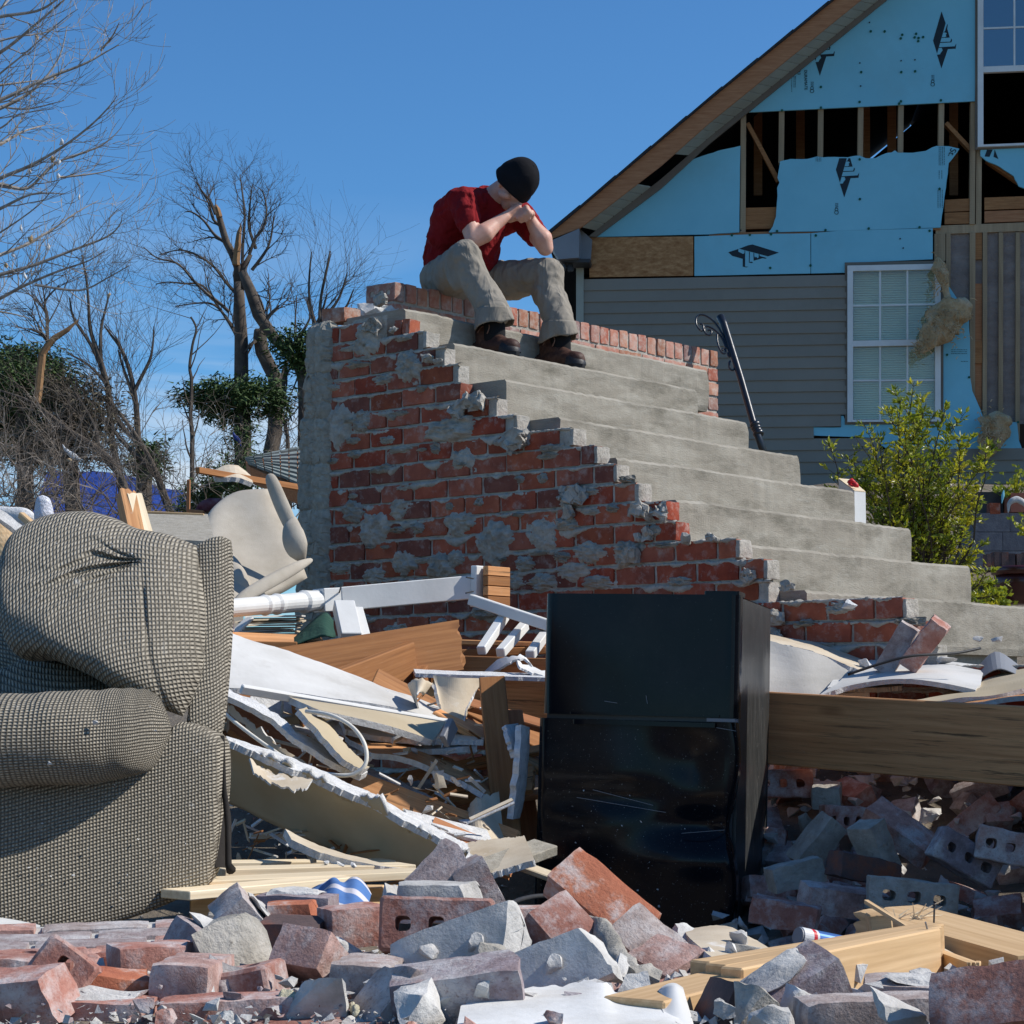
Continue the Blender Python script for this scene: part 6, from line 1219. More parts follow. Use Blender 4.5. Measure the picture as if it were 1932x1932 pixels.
T(place('brick', meshcopy(brickmesh(seed=84, chips=.004), M_['brick_red']), W(1745, 1215, 7.25), eul=(20, -50, -35)), 'pinkish red brick leaning right of the pale grey brick', 'brick')
for i, (x, y, s, lb) in enumerate(((1600, 1140, .05, 'white mortar crumb on the second lowest course'), (1790, 1248, .06, 'mortar lump right of the leaning pink brick'), (1848, 1206, .035, 'left small stone on the bottom step'), (1880, 1205, .035, 'right small stone on the bottom step'), (1632, 1250, .05, 'round white plaster crumb before the lowest bricks'))):
    me = chunkmesh(1000+i, s*1.4, s, s*.8, n=12, rough=.004); me.materials.append(M_['gypsum'] if i in (0, 4) else M_['mortar_light']); T(place('mortar_chunk', me, W(x, y, 7.55)), lb, 'mortar chunk')
def colour_of(me):
    n = me.materials[0].name; return 'red' if 'red' in n else 'orange' if 'orange' in n else 'dark' if 'burnt' in n else 'pale' if 'pale' in n else 'grey'
def where(x, Y, cuts=(.13, .18, .22)):
    t = x/Y; return 'beside the fridge' if t < cuts[0] else 'left of the middle' if t < cuts[1] else 'right of the middle' if t < cuts[2] else 'at the right edge'
def rel(o, text):       # finish the label of a look-alike with its colour and place
    x, Y = o.location.x, o.location.y; o['label'] = text.format(c=colour_of(o.data), w=where(x, Y), r='nearest the beam' if Y > 6.5 else 'halfway down' if Y > 5.7 else 'along the foot'); return o
# --- shaded brick rubble under the beam
hero = [(1478, 1478, 7.0, (88, 0, -8), 1, 'brick_red', True, 'red brick with holes just right of the fridge under the beam'), (1500, 1445, 7.15, (0, 5, 20), .6, 'brick_red', False, 'sunlit sliver of brick under the left end of the beam'),
        (1560, 1500, 6.9, (0, -5, 80), 1, 'mortar', False, 'grey block with a nub under the beam'), (1590, 1548, 6.7, (88, 4, 10), .7, 'brick_red', True, 'broken red brick with one hole in the shade'),
        (1700, 1570, 6.2, (28, 34, -28), 1.15, 'brick_grey', False, 'large mortar coated brick tilted down to the right in the shade'), (1820, 1618, 5.95, (84, 30, 5), 1.0, 'brick_grey', True, 'tilted brick with round holes facing the camera'),
        (1905, 1600, 5.9, (84, 12, -10), .95, 'brick_grey', True, 'holed brick at the right edge under the beam'), (1592, 1700, 5.7, (10, 8, 15), 1.2, 'brick_grey', False, 'long dusty brick lying low behind the blue can'),
        (1630, 1640, 5.95, (0, 12, 20), 1.0, 'brick_dark', False, 'dark brick just below the large tilted brick'), (1720, 1692, 5.6, (88, 6, 0), 1.2, 'mortar', True, 'mortar filled brick lying below the tilted holed brick'),
        (1480, 1725, 5.5, (0, 10, -15), .9, 'brick_red', False, 'reddish brick beside the foot of the fridge'), (1540, 1590, 6.4, (20, -50, 0), .9, 'mortar', False, 'upright grey slab leaning beside the large tilted brick'),
        (1500, 1650, 6.0, (0, -12, 10), .8, 'mortar', False, 'pale mortar slab in the shade by the fridge'), (1650, 1600, 6.1, (-10, 65, 30), .8, 'mortar', False, 'thin mortar slab standing slanted in the shade')]
for i, (x, y, Y, e, L, m, h, lb) in enumerate(hero): T(place('holed_brick' if h else 'brick' if 'brick' in m else 'mortar_block', meshcopy(brickmesh(holes=h, seed=120+i, chips=.004, L=.194*L), M_[m]), W(x, y, Y), eul=e), lb, 'brick' if 'brick' in m else 'mortar block')
def gy(px, py, dz=0):           # where the sight line meets the ground
    Y = 9.0; r_ = ray(px, py)
    for k in range(400):
        p = r_*Y
        if p.z <= gz(p.x, p.y)+dz: return p
        Y -= .02
        if Y < 2.2: break
    return p
fillb = [meshcopy(brickmesh(seed=140+i, ragged=(.0 if i < 2 else .25), chips=.004), M_['brick_grey' if i % 2 else 'brick_red']) for i in range(6)]
fillc = []
for i in range(8): me = chunkmesh(160+i, .10, .085, .06, n=12, rough=.007, box=.5); me.materials.append(M_['mortar_light' if i % 3 else 'mortar']); fillc.append(me)
i = 0
for k in range(110):
    x, Y = U(.62, 1.8), U(5.1, 7.5); z = gz(x, Y)+U(-.02, .10)
    if x < .244*Y*.45: continue
    rel(T(place('brick', rnd.choice(fillb), (x, Y, z), eul=(U(-40, 40), U(-40, 40), U(0, 180))), 'x', 'brick', 'bricks in the shaded heap'), 'shaded {c} broken brick {r} of the heap, {w}')
for k in range(130):
    x, Y = U(.62, 1.8), U(4.9, 7.2); s_ = U(.3, 1.0); rel(T(place('mortar_chunk', rnd.choice(fillc), (x, Y, gz(x, Y)+U(0, .12)), eul=(U(0, 180), U(0, 180), U(0, 180)), scale=(s_, s_, s_)), 'x', 'mortar chunk', 'mortar chunks in the shaded heap'), 'shaded {c} mortar chunk {r} of the heap, {w}')
# unseen, added on the right to shade the heap: a low wall and a framed panel
wp2 = thing('low_shade_wall', (1.95, 7.1, -.4), 'low stub of brick wall standing outside the picture right of the beam end', 'wall')  # added out of view, keeps sun off the ground under the beam
mb = MB(); mb.prism([(1.93, 6.55, -.7), (2.0, 7.7, -.6), (2.0, 7.7, .14), (1.93, 6.55, .14)], Vector((.12, 0, 0))); mb.build('shade_stub', M_['brick'], wp2)
wpn = thing('shade_panel', (1.95, 5.6, -.6), 'torn off framed wall panel leaning upright at the right outside the heap', 'wall panel')  # added blocker out of view, sized to cast shade over the rubble
mb = MB(); mb.prism([(1.78, 4.72, -.8), (1.86, 6.5, -.7), (1.96, 6.5, 1.22), (1.90, 4.72, 1.1)], Vector((.03, 0, 0))); mb.build('sheathing', M_['osb'], wpn)
for k in range(5): board('stud', (1.87, 4.8+.4*k, -.75), (1.97, 4.8+.4*k, .9+.02*k), .04, .09, M_['pine'], up=(0, 1, 0), parent=wpn)

rs_ = random.Random(91); mb = MB()
for k in range(420):
    x, Y = rs_.uniform(.6, 1.85), rs_.uniform(4.8, 7.6); c = Vector((x, Y, gz(x, Y)+rs_.uniform(0, .13))); s_ = rs_.uniform(.012, .035)
    mb.cap_hull([c+Vector((rs_.uniform(-1, 1), rs_.uniform(-1, 1), rs_.uniform(-.7, .7)))*s_ for _ in range(9)])
mb.build('crushed_mortar', M_['mortar_light'], label='crushed mortar bits filling the shaded heap under the beam', cat='rubble', kind='stuff')
# ================================================================ black refrigerator
def appliance(name, col_, rough, dust, scr):
    m = mat(name, [col_, tuple(c*1.25 for c in col_)], scale=3, rough=rough, bump=.04, bscale=3, bdist=.01, spec=.2, overlay=[((.45, .45, .43), dust, 150, .635, .69), ((.32, .31, .29), scr, 5, .50, .74, (26, 26, 1.2)), ((.05, .048, .045), .3, 2.3, .5, .8)])
    return m
M_['fridge'] = appliance('black_enamel', (.004, .005, .008), .13, .12, .0)
M_['fridge_low'] = appliance('dusty_black_enamel', (.004, .005, .008), .14, .55, .0)
M_['fridge_side'] = appliance('scuffed_black_enamel', (.03, .031, .031), .3, .6, .25)
fg = thing('refrigerator', W(1200, 1800, 6.6), 'dented glossy black refrigerator with freezer on top standing upright in the rubble', 'refrigerator')
TH_ = R(-17.5); tilt = Euler((R(-1.1), R(1.75), 0)).to_matrix(); BX = Matrix.Rotation(TH_, 3, 'Z')
c0 = W(1395, 1122, 6.35)        # front top right corner
def FP(x, y, z): return c0+tilt @ (BX @ Vector((x-.612, y, z)))     # x from left, y depth, z from the top (negative down)
Hh = 1.16
def rbox(name, x0, x1, y0, y1, z0, z1, m, dent=None, nx=30, nz=40, rad=.018, parent=fg):
    """rounded slab: front grid with optional dent, rounded vertical edges"""
    mb = MB(); prof = []
    for k in range(7): a = math.pi/2*k/6; prof.append((x0+rad-rad*math.cos(a), y0+rad-rad*math.sin(a)))
    prof = [(x0, y1)]+prof; prof += [(x0+rad+(x1-x0-2*rad)*i/nx, y0) for i in range(1, nx)]
    for k in range(7): a = math.pi/2*(1-k/6); prof.append((x1-rad+rad*math.cos(a), y0+rad-rad*math.sin(a)))
    prof.append((x1, y1)); n = len(prof)
    for j in range(nz+1):
        z = lerp(z1, z0, j/nz)
        for (x, y) in prof:
            d = Vector((0, 0, 0))
            if dent: d = Vector(dent(x, y, z))
            mb.v.append(tuple(FP(x+d.x, y+d.y, z+d.z)))
    for j in range(nz):
        for i in range(n): i2 = (i+1) % n; mb.f.append((j*n+i, j*n+i2, (j+1)*n+i2, (j+1)*n+i)); mb.m.append(0)
    mb.f += [tuple(range(n))[::-1], tuple(nz*n+i for i in range(n))]; mb.m += [0, 0]
    return mb.build(name, M_[m], parent, smooth=False)
def shade(o):
    o.data.polygons.foreach_set('use_smooth', [True]*len(o.data.polygons)); e = o.modifiers.new('e', 'EDGE_SPLIT'); e.split_angle = R(35); return o
shade(rbox('freezer_door', .0, .612, .0, .055, -.372, .0, 'fridge', rad=.026, dent=lambda x, y, z: (0, .0015*noise.noise(Vector((x*5, z*5, 0))), 0)))
def dent(x, y, z):
    g = lambda cx, cz, sx, sz: math.exp(-((x-cx)/sx)**2-((z-cz)/sz)**2)
    d = .030*g(.50, -.70, .13, .06)+.018*g(.46, -.50, .10, .10)+.012*g(.25, -.62, .2, .05)-.010*g(.5, -.79, .14, .05)+.006*noise.noise(Vector((x*4, z*4, 3)))
    e = (.010*math.sin(z*16)*(1 if x > .59 else 0))
    return (-e-.012*g(.61, -.70, .05, .05), d if y < .05 else 0, 0)
shade(rbox('fridge_door', -.012, .606, .0, .055, -Hh, -.385, 'fridge_low', dent, 60, 90, .024))
shade(rbox('handle_lip', .10, .55, -.010, .02, -.402, -.388, 'fridge', None, 12, 2, .008)); shade(rbox('handle_lip', .09, .56, -.004, .012, -.371, -.364, 'fridge', None, 12, 2, .004))
rbox('gap_strip', .01, .6, .02, .05, -.386, -.371, 'metal', None, 2, 1, .002)
def side(x, y, z):
    if x < .3: return (0, 0, 0)
    t = (y-.07)/.5; b = .014*math.exp(-((t-.75+.45*max(0, -z-.5))/.16)**2)*min(1, max(0, -z)*2)
    return (b-.02*max(0, t-.8+.35*max(0, -z-.6))*4*max(0, -z-.3)*.6, 0, 0)
mb = MB(); nx, nz = 40, 50
def cab(u, v):
    z = -Hh*v-.004; pts = [(.006, .57), (.006, .065), (.602, .065)]; 
    if u < .15: p = (lerp(.006, .006, 1), lerp(.57, .065, u/.15))
    elif u < .35: p = (lerp(.006, .602, (u-.15)/.2), .065)
    else: p = (.602, lerp(.065, .57, (u-.35)/.65))
    d = side(p[0], p[1], z); return FP(p[0]+d[0], p[1], z)
surf(mb, cab, 60, nz); b_ = len(mb.v)
mb.v += [tuple(FP(.006, .065, -.002)), tuple(FP(.602, .065, -.002)), tuple(FP(.602, .57, -.002)), tuple(FP(.006, .57, -.002))]; mb.f.append((b_, b_+1, b_+2, b_+3)); mb.m.append(0)
mb.v += [tuple(FP(.006, .57, -Hh)), tuple(FP(.602, .57, -Hh))]; mb.f.append((b_+3, b_+2, b_+5, b_+4)); mb.m.append(0)
shade(mb.build('cabinet', M_['fridge_side'], fg))
rbox('door_gasket', .015, .598, .050, .068, -.368, -.008, 'fix', None, 2, 1, .002); rbox('door_gasket', .005, .592, .050, .068, -Hh, -.392, 'fix', None, 2, 1, .002)
shade(rbox('hinge_cover', .50, .608, .012, .11, -.002, .012, 'fridge', None, 6, 2, .01)); rbox('hinge', .52, .61, -.008, .03, -.384, -.374, 'alu', None, 4, 1, .003)
rs_ = random.Random(8)
for i in range(46):          # plaster specks stuck to the lower door
    x, z = rs_.gauss(.22, .12), -.56-rs_.random()**.6*.5
    if not .03 < x < .56: continue
    mb = MB(); c = FP(x, -.001, z)+Vector((0, -.003, 0)); s_ = rs_.uniform(.0012, .004); mb.cap_hull([c+Vector((rs_.uniform(-1, 1), rs_.uniform(-.4, .4), rs_.uniform(-1, 1)))*s_ for _ in range(8)]); mb.build('plaster_speck', M_['gypsum'], fg)
for (x0, z0, x1, z1) in ((.17, -.60, .36, -.64), (.12, -.625, .40, -.66), (.45, -.72, .58, -.705), (.54, -.40, .61, -.41), (.20, -.33, .24, -.335), (.33, -.31, .335, -.335)):
    mb = MB(); mb.bar(FP(x0, -.002, z0), FP(x1, -.002, z1), .0015, .0025, (0, -1, 0)); mb.build('scratch', M_['alu'], fg)
# ================================================================ upholstery
def waffle(name, light, dark, cell=.0080, bd=.005, rough=.95):
    m = bpy.data.materials.new(name); m.use_nodes = True; t = m.node_tree; N = t.nodes; L = t.links; b = N['Principled BSDF']; b.inputs['Roughness'].default_value = rough; b.inputs['Specular IOR Level'].default_value = .15
    uv = N.new('ShaderNodeUVMap'); nz_ = N.new('ShaderNodeTexNoise'); nz_.inputs['Scale'].default_value = 14; L.new(uv.outputs[0], nz_.inputs[0])
    va = N.new('ShaderNodeVectorMath'); va.operation = 'SCALE'; va.inputs[3].default_value = .006; L.new(nz_.outputs[1], va.inputs[0]); ad = N.new('ShaderNodeVectorMath'); ad.operation = 'ADD'; L.new(uv.outputs[0], ad.inputs[0]); L.new(va.outputs[0], ad.inputs[1])
    s = N.new('ShaderNodeSeparateXYZ'); L.new(ad.outputs[0], s.inputs[0]); o = []
    for k in (0, 1):
        a = N.new('ShaderNodeMath'); a.operation = 'MULTIPLY'; a.inputs[1].default_value = math.pi/cell; L.new(s.outputs[k], a.inputs[0]); si = N.new('ShaderNodeMath'); si.operation = 'SINE'; L.new(a.outputs[0], si.inputs[0]); ab = N.new('ShaderNodeMath'); ab.operation = 'ABSOLUTE'; L.new(si.outputs[0], ab.inputs[0]); o.append(ab.outputs[0])
    mu = N.new('ShaderNodeMath'); mu.operation = 'MULTIPLY'; L.new(o[0], mu.inputs[0]); L.new(o[1], mu.inputs[1]); pw = N.new('ShaderNodeMath'); pw.operation = 'POWER'; pw.inputs[1].default_value = .75; L.new(mu.outputs[0], pw.inputs[0])
    n2 = N.new('ShaderNodeTexNoise'); n2.inputs['Scale'].default_value = 160; n2.inputs['Detail'].default_value = 2; L.new(uv.outputs[0], n2.inputs[0])
    m1 = N.new('ShaderNodeMix'); m1.data_type = 'RGBA'; m1.inputs[6].default_value = (*dark, 1); m1.inputs[7].default_value = (*light, 1); L.new(pw.outputs[0], m1.inputs[0])
    m2 = N.new('ShaderNodeMix'); m2.data_type = 'RGBA'; m2.blend_type = 'MULTIPLY'; m2.inputs[0].default_value = .8; L.new(m1.outputs[2], m2.inputs[6]); rr = N.new('ShaderNodeValToRGB'); rr.color_ramp.elements[0].color = (.5, .5, .5, 1); rr.color_ramp.elements[0].position = .35; rr.color_ramp.elements[1].position = .6; L.new(n2.outputs[0], rr.inputs[0]); L.new(rr.outputs[0], m2.inputs[7])
    n3 = N.new('ShaderNodeTexNoise'); n3.inputs['Scale'].default_value = 16; n3.inputs['Detail'].default_value = 5; L.new(uv.outputs[0], n3.inputs[0]); r3 = N.new('ShaderNodeMapRange'); r3.inputs[1].default_value = .66; r3.inputs[2].default_value = .74; r3.inputs[4].default_value = .7; L.new(n3.outputs[0], r3.inputs[0])
    m3 = N.new('ShaderNodeMix'); m3.data_type = 'RGBA'; L.new(r3.outputs[0], m3.inputs[0]); L.new(m2.outputs[2], m3.inputs[6]); m3.inputs[7].default_value = (.5, .48, .44, 1); L.new(m3.outputs[2], b.inputs['Base Color'])
    bp = N.new('ShaderNodeBump'); bp.inputs['Strength'].default_value = 1; bp.inputs['Distance'].default_value = bd; L.new(pw.outputs[0], bp.inputs['Height']); L.new(bp.outputs[0], b.inputs['Normal']); return m
M_['sofa'] = waffle('waffle_upholstery', (.48, .43, .345), (.16, .14, .11))
M_['suede'] = mat('cream_suede', [(.36, .32, .26), (.43, .385, .32), (.50, .455, .385)], scale=5, rough=.95, bump=.3, bscale=160, overlay=((.4, .33, .25), .4, 4, .54, .75))
M_['felt'] = mat('black_lining', [(.015, .013, .012), (.03, .026, .024)], rough=1, bump=.3)
def coons(T_, B_, L_, R_, u, v, Yd=None):
    t, b, l, r = ssamp(T_, u), ssamp(B_, u), ssamp(L_, v), ssamp(R_, v)
    c00, c10, c01, c11 = Vector(T_[0]), Vector(T_[-1]), Vector(B_[0]), Vector(B_[-1])
    return t*(1-v)+b*v+l*(1-u)+r*u-(c00*(1-u)*(1-v)+c10*u*(1-v)+c01*(1-u)*v+c11*u*v)
def pillow(name, T_, B_, L_, R_, thick, m, parent, nu=60, nv=60, disp=None, pw=.5, back=.6, bend=False, **tg):
    """cushion with outline given by four picture polylines, bulging towards and away from the camera"""
    mb = MB()
    for sgn in (1, -1):
        def fn(u, v, sgn=sgn):
            q = coons(T_, B_, L_, R_, u, v); p = W(q.x, q.y, q.z); a, b = abs(2*u-1), abs(2*v-1)
            h = ((1-a**4)*(1-b**4))**pw if a < 1 and b < 1 else 0
            off = thick*h*(1 if sgn > 0 else -back)
            if disp and sgn > 0: off += disp(u, v, p)*h
            return p+Vector((0, -off, 0))
        uvf = lambda u, v: ((lambda q: (q.x/F*q.z, -(q.y-(.0011*max(0, 296-q.x)**2 if bend else 0))/F*q.z))(coons(T_, B_, L_, R_, u, v)))
        surf(mb, fn, nu, nv, uv=uvf)
    return mb.build(name, M_[m], parent, smooth=True, **tg)
sofa = thing('sofa', W(200, 1760, 4.9), 'overturned looking waffle textured taupe recliner sofa covered in dust at the left', 'sofa')
sofa['label'] = 'waffle textured taupe recliner sofa sprinkled with dust at the left'
Yf = lambda px: 4.60+.30*(px/400)
sp = lambda L_: [(x, y, Yf(x)) for x, y in L_]
pillow('side_panel', sp([(-110, 1440), (60, 1440), (200, 1420), (300, 1385), (345, 1362), (395, 1378), (416, 1400)]), sp([(-110, 1752), (0, 1756), (110, 1760), (160, 1757), (260, 1728), (340, 1695), (394, 1668)]), sp([(-110, 1440), (-110, 1752)]), sp([(416, 1400), (413, 1500), (405, 1600), (394, 1668)]), .05, 'sofa', sofa, 60, 60, disp=lambda u, v, p: .01*noise.noise(p*4), pw=.3, back=7)
def armf():
    mb = MB(); cl = [(-160, 1402, 4.47), (0, 1398, 4.53), (120, 1392, 4.58), (210, 1386, 4.65), (262, 1380, 4.70), (296, 1376, 4.76), (324, 1376, 4.80)]; rr = [88, 88, 88, 86, 80, 62, 4]
    def fn(u, v):
        q = ssamp(cl, v); c_ = W(*q); r_ = ssamp([(x, 0, 0) for x in rr], v).x/F*q.z; t = 2*math.pi*u+math.pi; f = 1+.05*noise.noise(Vector((v*6, math.cos(t), math.sin(t))))+.012*math.sin(v*60+3*math.sin(t))*(.5+.5*math.sin(t))
        return c_+Vector((-.15*math.cos(t)*0, -math.cos(t)*r_*1.25*f, math.sin(t)*r_*f))
    surf(mb, fn, 64, 90, uv=lambda u, v: (v*.62, (u-.5)*6.283*max(.001, ssamp([(x, 0, 0) for x in rr], v).x)/F*4.6*1.1), closeu=False); return mb.build('arm_roll', M_['sofa'], sofa, smooth=True)
armf()
def topx(p):
    d = p.y*math.cos(PITCH)+p.z*math.sin(PITCH); return 966+F*p.x/d, 966-F*(-p.y*math.sin(PITCH)+p.z*math.cos(PITCH))/d
def wr(u, v, p):
    x, y = topx(p); dx = 296-x; n = noise.noise(Vector((x*.012, y*.02, 3)))
    w_ = 0
    if dx > 3:
        s_ = ((y-1067)-.0011*dx*dx)/max(dx, 22)+.10*n; am = min(1, dx/28)*math.exp(-(dx/150)**2)*math.exp(-((s_-.02)/.42)**2)
        w_ = -.030*am*abs(math.sin(s_*13+1.2*n))**1.5-.012*am*abs(math.sin(s_*31+4*n))
    else:
        s_ = ((y-1067)+.62*(-dx)); w_ = -.010*math.exp(-(s_/5)**2)
    q = (x-(296+.00045*(y-1067)**2)) if y > 1070 else 99; w_ += -.012*math.exp(-(q/4.5)**2)*min(1, (y-1070)/60)
    t_ = y-(985+.00009*(x-60)**2*1.0+.13*max(0, x-60)); w_ += -.010*math.exp(-(t_/7)**2)*(x > 60)
    return w_+.022*noise.noise(p*5)+.006*noise.noise(p*16)
pillow('back_cushion', [(24, 1058, 5.15), (42, 1008, 5.2), (95, 976, 5.27), (164, 966, 5.3), (215, 977, 5.28), (260, 997, 5.25), (320, 1009, 5.2), (372, 1030, 5.15)], [(26, 1208, 4.95), (52, 1246, 4.9), (110, 1248, 4.87), (180, 1278, 4.86), (240, 1312, 4.87), (345, 1352, 4.92)], [(24, 1058, 5.15), (12, 1130, 5.03), (26, 1208, 4.95)], [(372, 1030, 5.15), (386, 1150, 5.05), (380, 1270, 4.98), (345, 1352, 4.92)], .24, 'sofa', sofa, 180, 180, disp=wr, bend=True, pw=.62, back=1.3)
pillow('back_wing', [(368, 1030, 5.16), (395, 1016, 5.17), (418, 1012, 5.18), (436, 1020, 5.22)], [(352, 1362, 4.95), (375, 1380, 4.97), (400, 1390, 5.0), (418, 1386, 5.04)], [(368, 1030, 5.16), (372, 1200, 5.05), (352, 1362, 4.95)], [(436, 1020, 5.22), (436, 1150, 5.18), (428, 1280, 5.1), (418, 1386, 5.04)], .035, 'sofa', sofa, 20, 60, pw=.45, back=3)
T(sheet('back_flap', [(404, 1380, 5.0), (408, 1480, 4.98), (405, 1560, 4.97), (402, 1636, 4.96)], [(420, 1388, 5.1), (424, 1480, 5.08), (432, 1560, 5.06), (428, 1640, 5.04)], [M_['felt']], th=.01, nu=24, nv=3, parent=sofa, bump=.02), None, None)
mb = MB(); mb.tube([W(419, 1388, 4.98), W(422, 1480, 4.97), (W(429, 1560, 4.96)), W(431, 1630, 4.95), W(436, 1642, 4.93)], [.006, .006, .006, .008, .012], 8); mb.build('flap_seam', M_['felt'], sofa, smooth=True)
pillow('seat_cushion', [(-150, 1290, 5.1), (0, 1262, 5.1), (60, 1238, 5.1), (150, 1250, 5.05), (230, 1300, 5.0)], [(-150, 1420, 4.8), (0, 1400, 4.8), (60, 1400, 4.8), (150, 1400, 4.8), (230, 1390, 4.85)], [(-150, 1290, 5.1), (-150, 1420, 4.8)], [(230, 1300, 5.0), (230, 1390, 4.85)], .05, 'sofa', sofa, 30, 20, back=6)
pillow('seat_back', [(-150, 1060, 5.5), (0, 1055, 5.45), (60, 1060, 5.4)], [(-150, 1290, 5.3), (0, 1290, 5.25), (60, 1280, 5.2)], [(-150, 1060, 5.5), (-150, 1290, 5.3)], [(60, 1060, 5.4), (60, 1280, 5.2)], .06, 'sofa', sofa, 24, 24, back=3)
mb = MB(); mb.prism([W(-110, 1740, 4.75), W(290, 1690, 4.95), W(290, 1420, 5.0), W(-110, 1420, 4.85)], Vector((0, .35, 0))); mb.build('frame', M_['felt'], sofa)
for i in range(34):
    x, y = rnd.choice([(U(10, 390), U(1480, 1720)), (U(20, 300), U(1310, 1440)), (U(60, 350), U(1000, 1100))]); Yy = (Yf(x)-.055 if y > 1470 else 4.48+.0006*x if y > 1300 else 5.0)
    me = chunkmesh(1100+i, U(.004, .010), U(.004, .010), .004, n=8, rough=.001); me.materials.append(M_['gypsum']); place('dust_fleck', me, W(x, y, Yy-(0 if y > 1300 else .05)), parent=sofa)
for i, (x, y, s, lb) in enumerate(((181, 1364, .013, 'white crumb on top of the sofa arm'), (92, 1441, .014, 'pale crumb low on the sofa arm'))):
    me = chunkmesh(1150+i, s*1.2, s, s, n=10, rough=.002); me.materials.append(M_['gypsum']); T(place('gypsum_crumb', me, W(x, y, 4.47 if i else 4.50)), lb, 'rubble')
# ================================================================ cream armchair thrown on its side
ac = thing('cream_armchair', W(470, 1150, 8.9), 'cream suede armchair thrown on its back against the stair wall', 'armchair')
pillow('seat_back', [(380, 1000, 9.0), (402, 958, 9.1), (445, 928, 9.2), (505, 922, 9.2)], [(440, 1140, 8.6), (480, 1136, 8.7), (530, 1120, 8.8), (580, 1090, 8.9)], [(380, 1000, 9.0), (402, 1070, 8.8), (440, 1140, 8.6)], [(505, 922, 9.2), (545, 1000, 9.1), (580, 1090, 8.9)], .10, 'suede', ac, 30, 30, disp=lambda u, v, p: .02*noise.noise(p*4), pw=.45, back=1)
def cush(name, pts, amp=.05, m='suede', flat=1): return woolly(name, pts, m, ac, amp, 24, 24, fr=3)
cush('arm', [(506, 894, 8.75, 8), (512, 906, 8.75, 13), (530, 950, 8.75, 14), (552, 1000, 8.75, 14), (574, 1050, 8.75, 13)]); cush('arm_scroll', [(555, 975, 8.7, 8), (552, 1000, 8.65, 20), (560, 1035, 8.65, 22), (572, 1060, 8.7, 10)]); cush('arm_pad', [(342, 992, 8.8, 6), (356, 996, 8.75, 15), (375, 1010, 8.75, 16), (392, 1028, 8.8, 8)])
cush('front_rail', [(430, 1162, 8.3, 8), (455, 1130, 8.35, 12), (505, 1100, 8.45, 13), (560, 1070, 8.6, 12), (590, 1055, 8.7, 8)]); cush('seat', [(400, 1010, 8.9, 10), (420, 1060, 8.8, 26), (450, 1110, 8.7, 26), (460, 1150, 8.7, 10)])
# ================================================================ small things behind the sofa
M_['toy'] = mat('white_plush', [(.72, .72, .78), (.85, .85, .9)], scale=20, rough=1, bump=1, bscale=60, bdist=.02)
woolly('white_plush', [(84, 996, 6.3, 8), (84, 985, 6.3, 20), (82, 960, 6.3, 18), (80, 940, 6.3, 14), (80, 934, 6.3, 3)], 'toy', label='white plush cushion end poking up behind the sofa', cat='plush', amp=.1, n=24, k=20)
T(sheet('plywood', [(-60, 945, 5.9), (0, 992, 5.85), (40, 1025, 5.8), (66, 1042, 5.75)], [(-60, 1060, 5.8), (0, 1058, 5.75), (30, 1060, 5.7), (50, 1058, 5.7)], [M_['pine'], M_['gypsum']], th=.02, nu=12, nv=6), 'tan plywood piece at the left edge above the sofa', 'plywood')
T(sheet('fibreboard', [(-60, 938, 6.0), (0, 968, 5.95), (70, 1022, 5.85)], [(-60, 952, 5.95), (0, 988, 5.9), (66, 1036, 5.82)], [M_['mortar_light']], th=.03, nu=14, nv=3, jag=.004), 'speckled grey board edge on top of the tan plywood', 'board')
T(board('batten', W(40, 972, 6.2), W(72, 1000, 6.1), .02, .02, M_['pine']), 'thin yellow batten beside the white plush', 'batten')
woolly('insulation_tuft', [(-40, 970, 6.4, 10), (0, 968, 6.4, 16), (30, 978, 6.4, 18), (60, 985, 6.4, 14), (75, 990, 6.4, 4)], 'gypsum', label='fluffy white insulation at the far left above the plywood', cat='insulation', amp=.5)
T(board('broken_post', W(254, 1012, 6.6), W(236, 928, 6.7), .05, .055, M_['beam'], broken=.03), 'short broken weathered post sticking up behind the sofa', 'post'); T(board('broken_post', W(274, 1010, 6.6), W(252, 932, 6.68), .05, .016, M_['pale'], broken=.01), 'pale splintered strip along the right of the short broken post', 'post')
mb = MB(); mb.prism([W(262, 966, 8.2), W(392, 970, 8.2), W(405, 1022, 7.2), W(225, 1012, 7.2)], UP*-.03); T(mb.build('board_slab', M_['block']), 'flat pale board lying level behind the short broken post', 'board')
T(board('batten', W(275, 966, 8.15), W(385, 971, 8.15), .02, .008, M_['pine']), 'thin tan batten along the back of the flat pale board', 'batten')
M_['maroon_cloth'] = fabric('maroon_cloth', (.10, .012, .02), (.3, .2, .22))
woolly('patterned_cloth', [(368, 962, 9.9, 4), (385, 955, 9.9, 9), (405, 948, 9.9, 9), (425, 950, 9.9, 6)], 'maroon_cloth', label='maroon and white patterned cloth heap left of the cream armchair', cat='cloth', amp=.6)
T(board('crate_wood', W(358, 968, 9.9), W(385, 971, 9.9), .06, .035, M_['fascia']), 'brown wood block under the patterned cloth', 'wood block')
woolly('fibre_clump', [(560, 985, 10.2, 4), (572, 978, 10.2, 12), (585, 985, 10.2, 6)], 'fluff', label='orange brown clump between the armchair and the wall', cat='debris', amp=.5)
T(board('dark_post', W(355, 975, 12), W(356, 905, 12), .02, .02, M_['fascia']), 'thin dark stake behind the patterned cloth', 'stake')
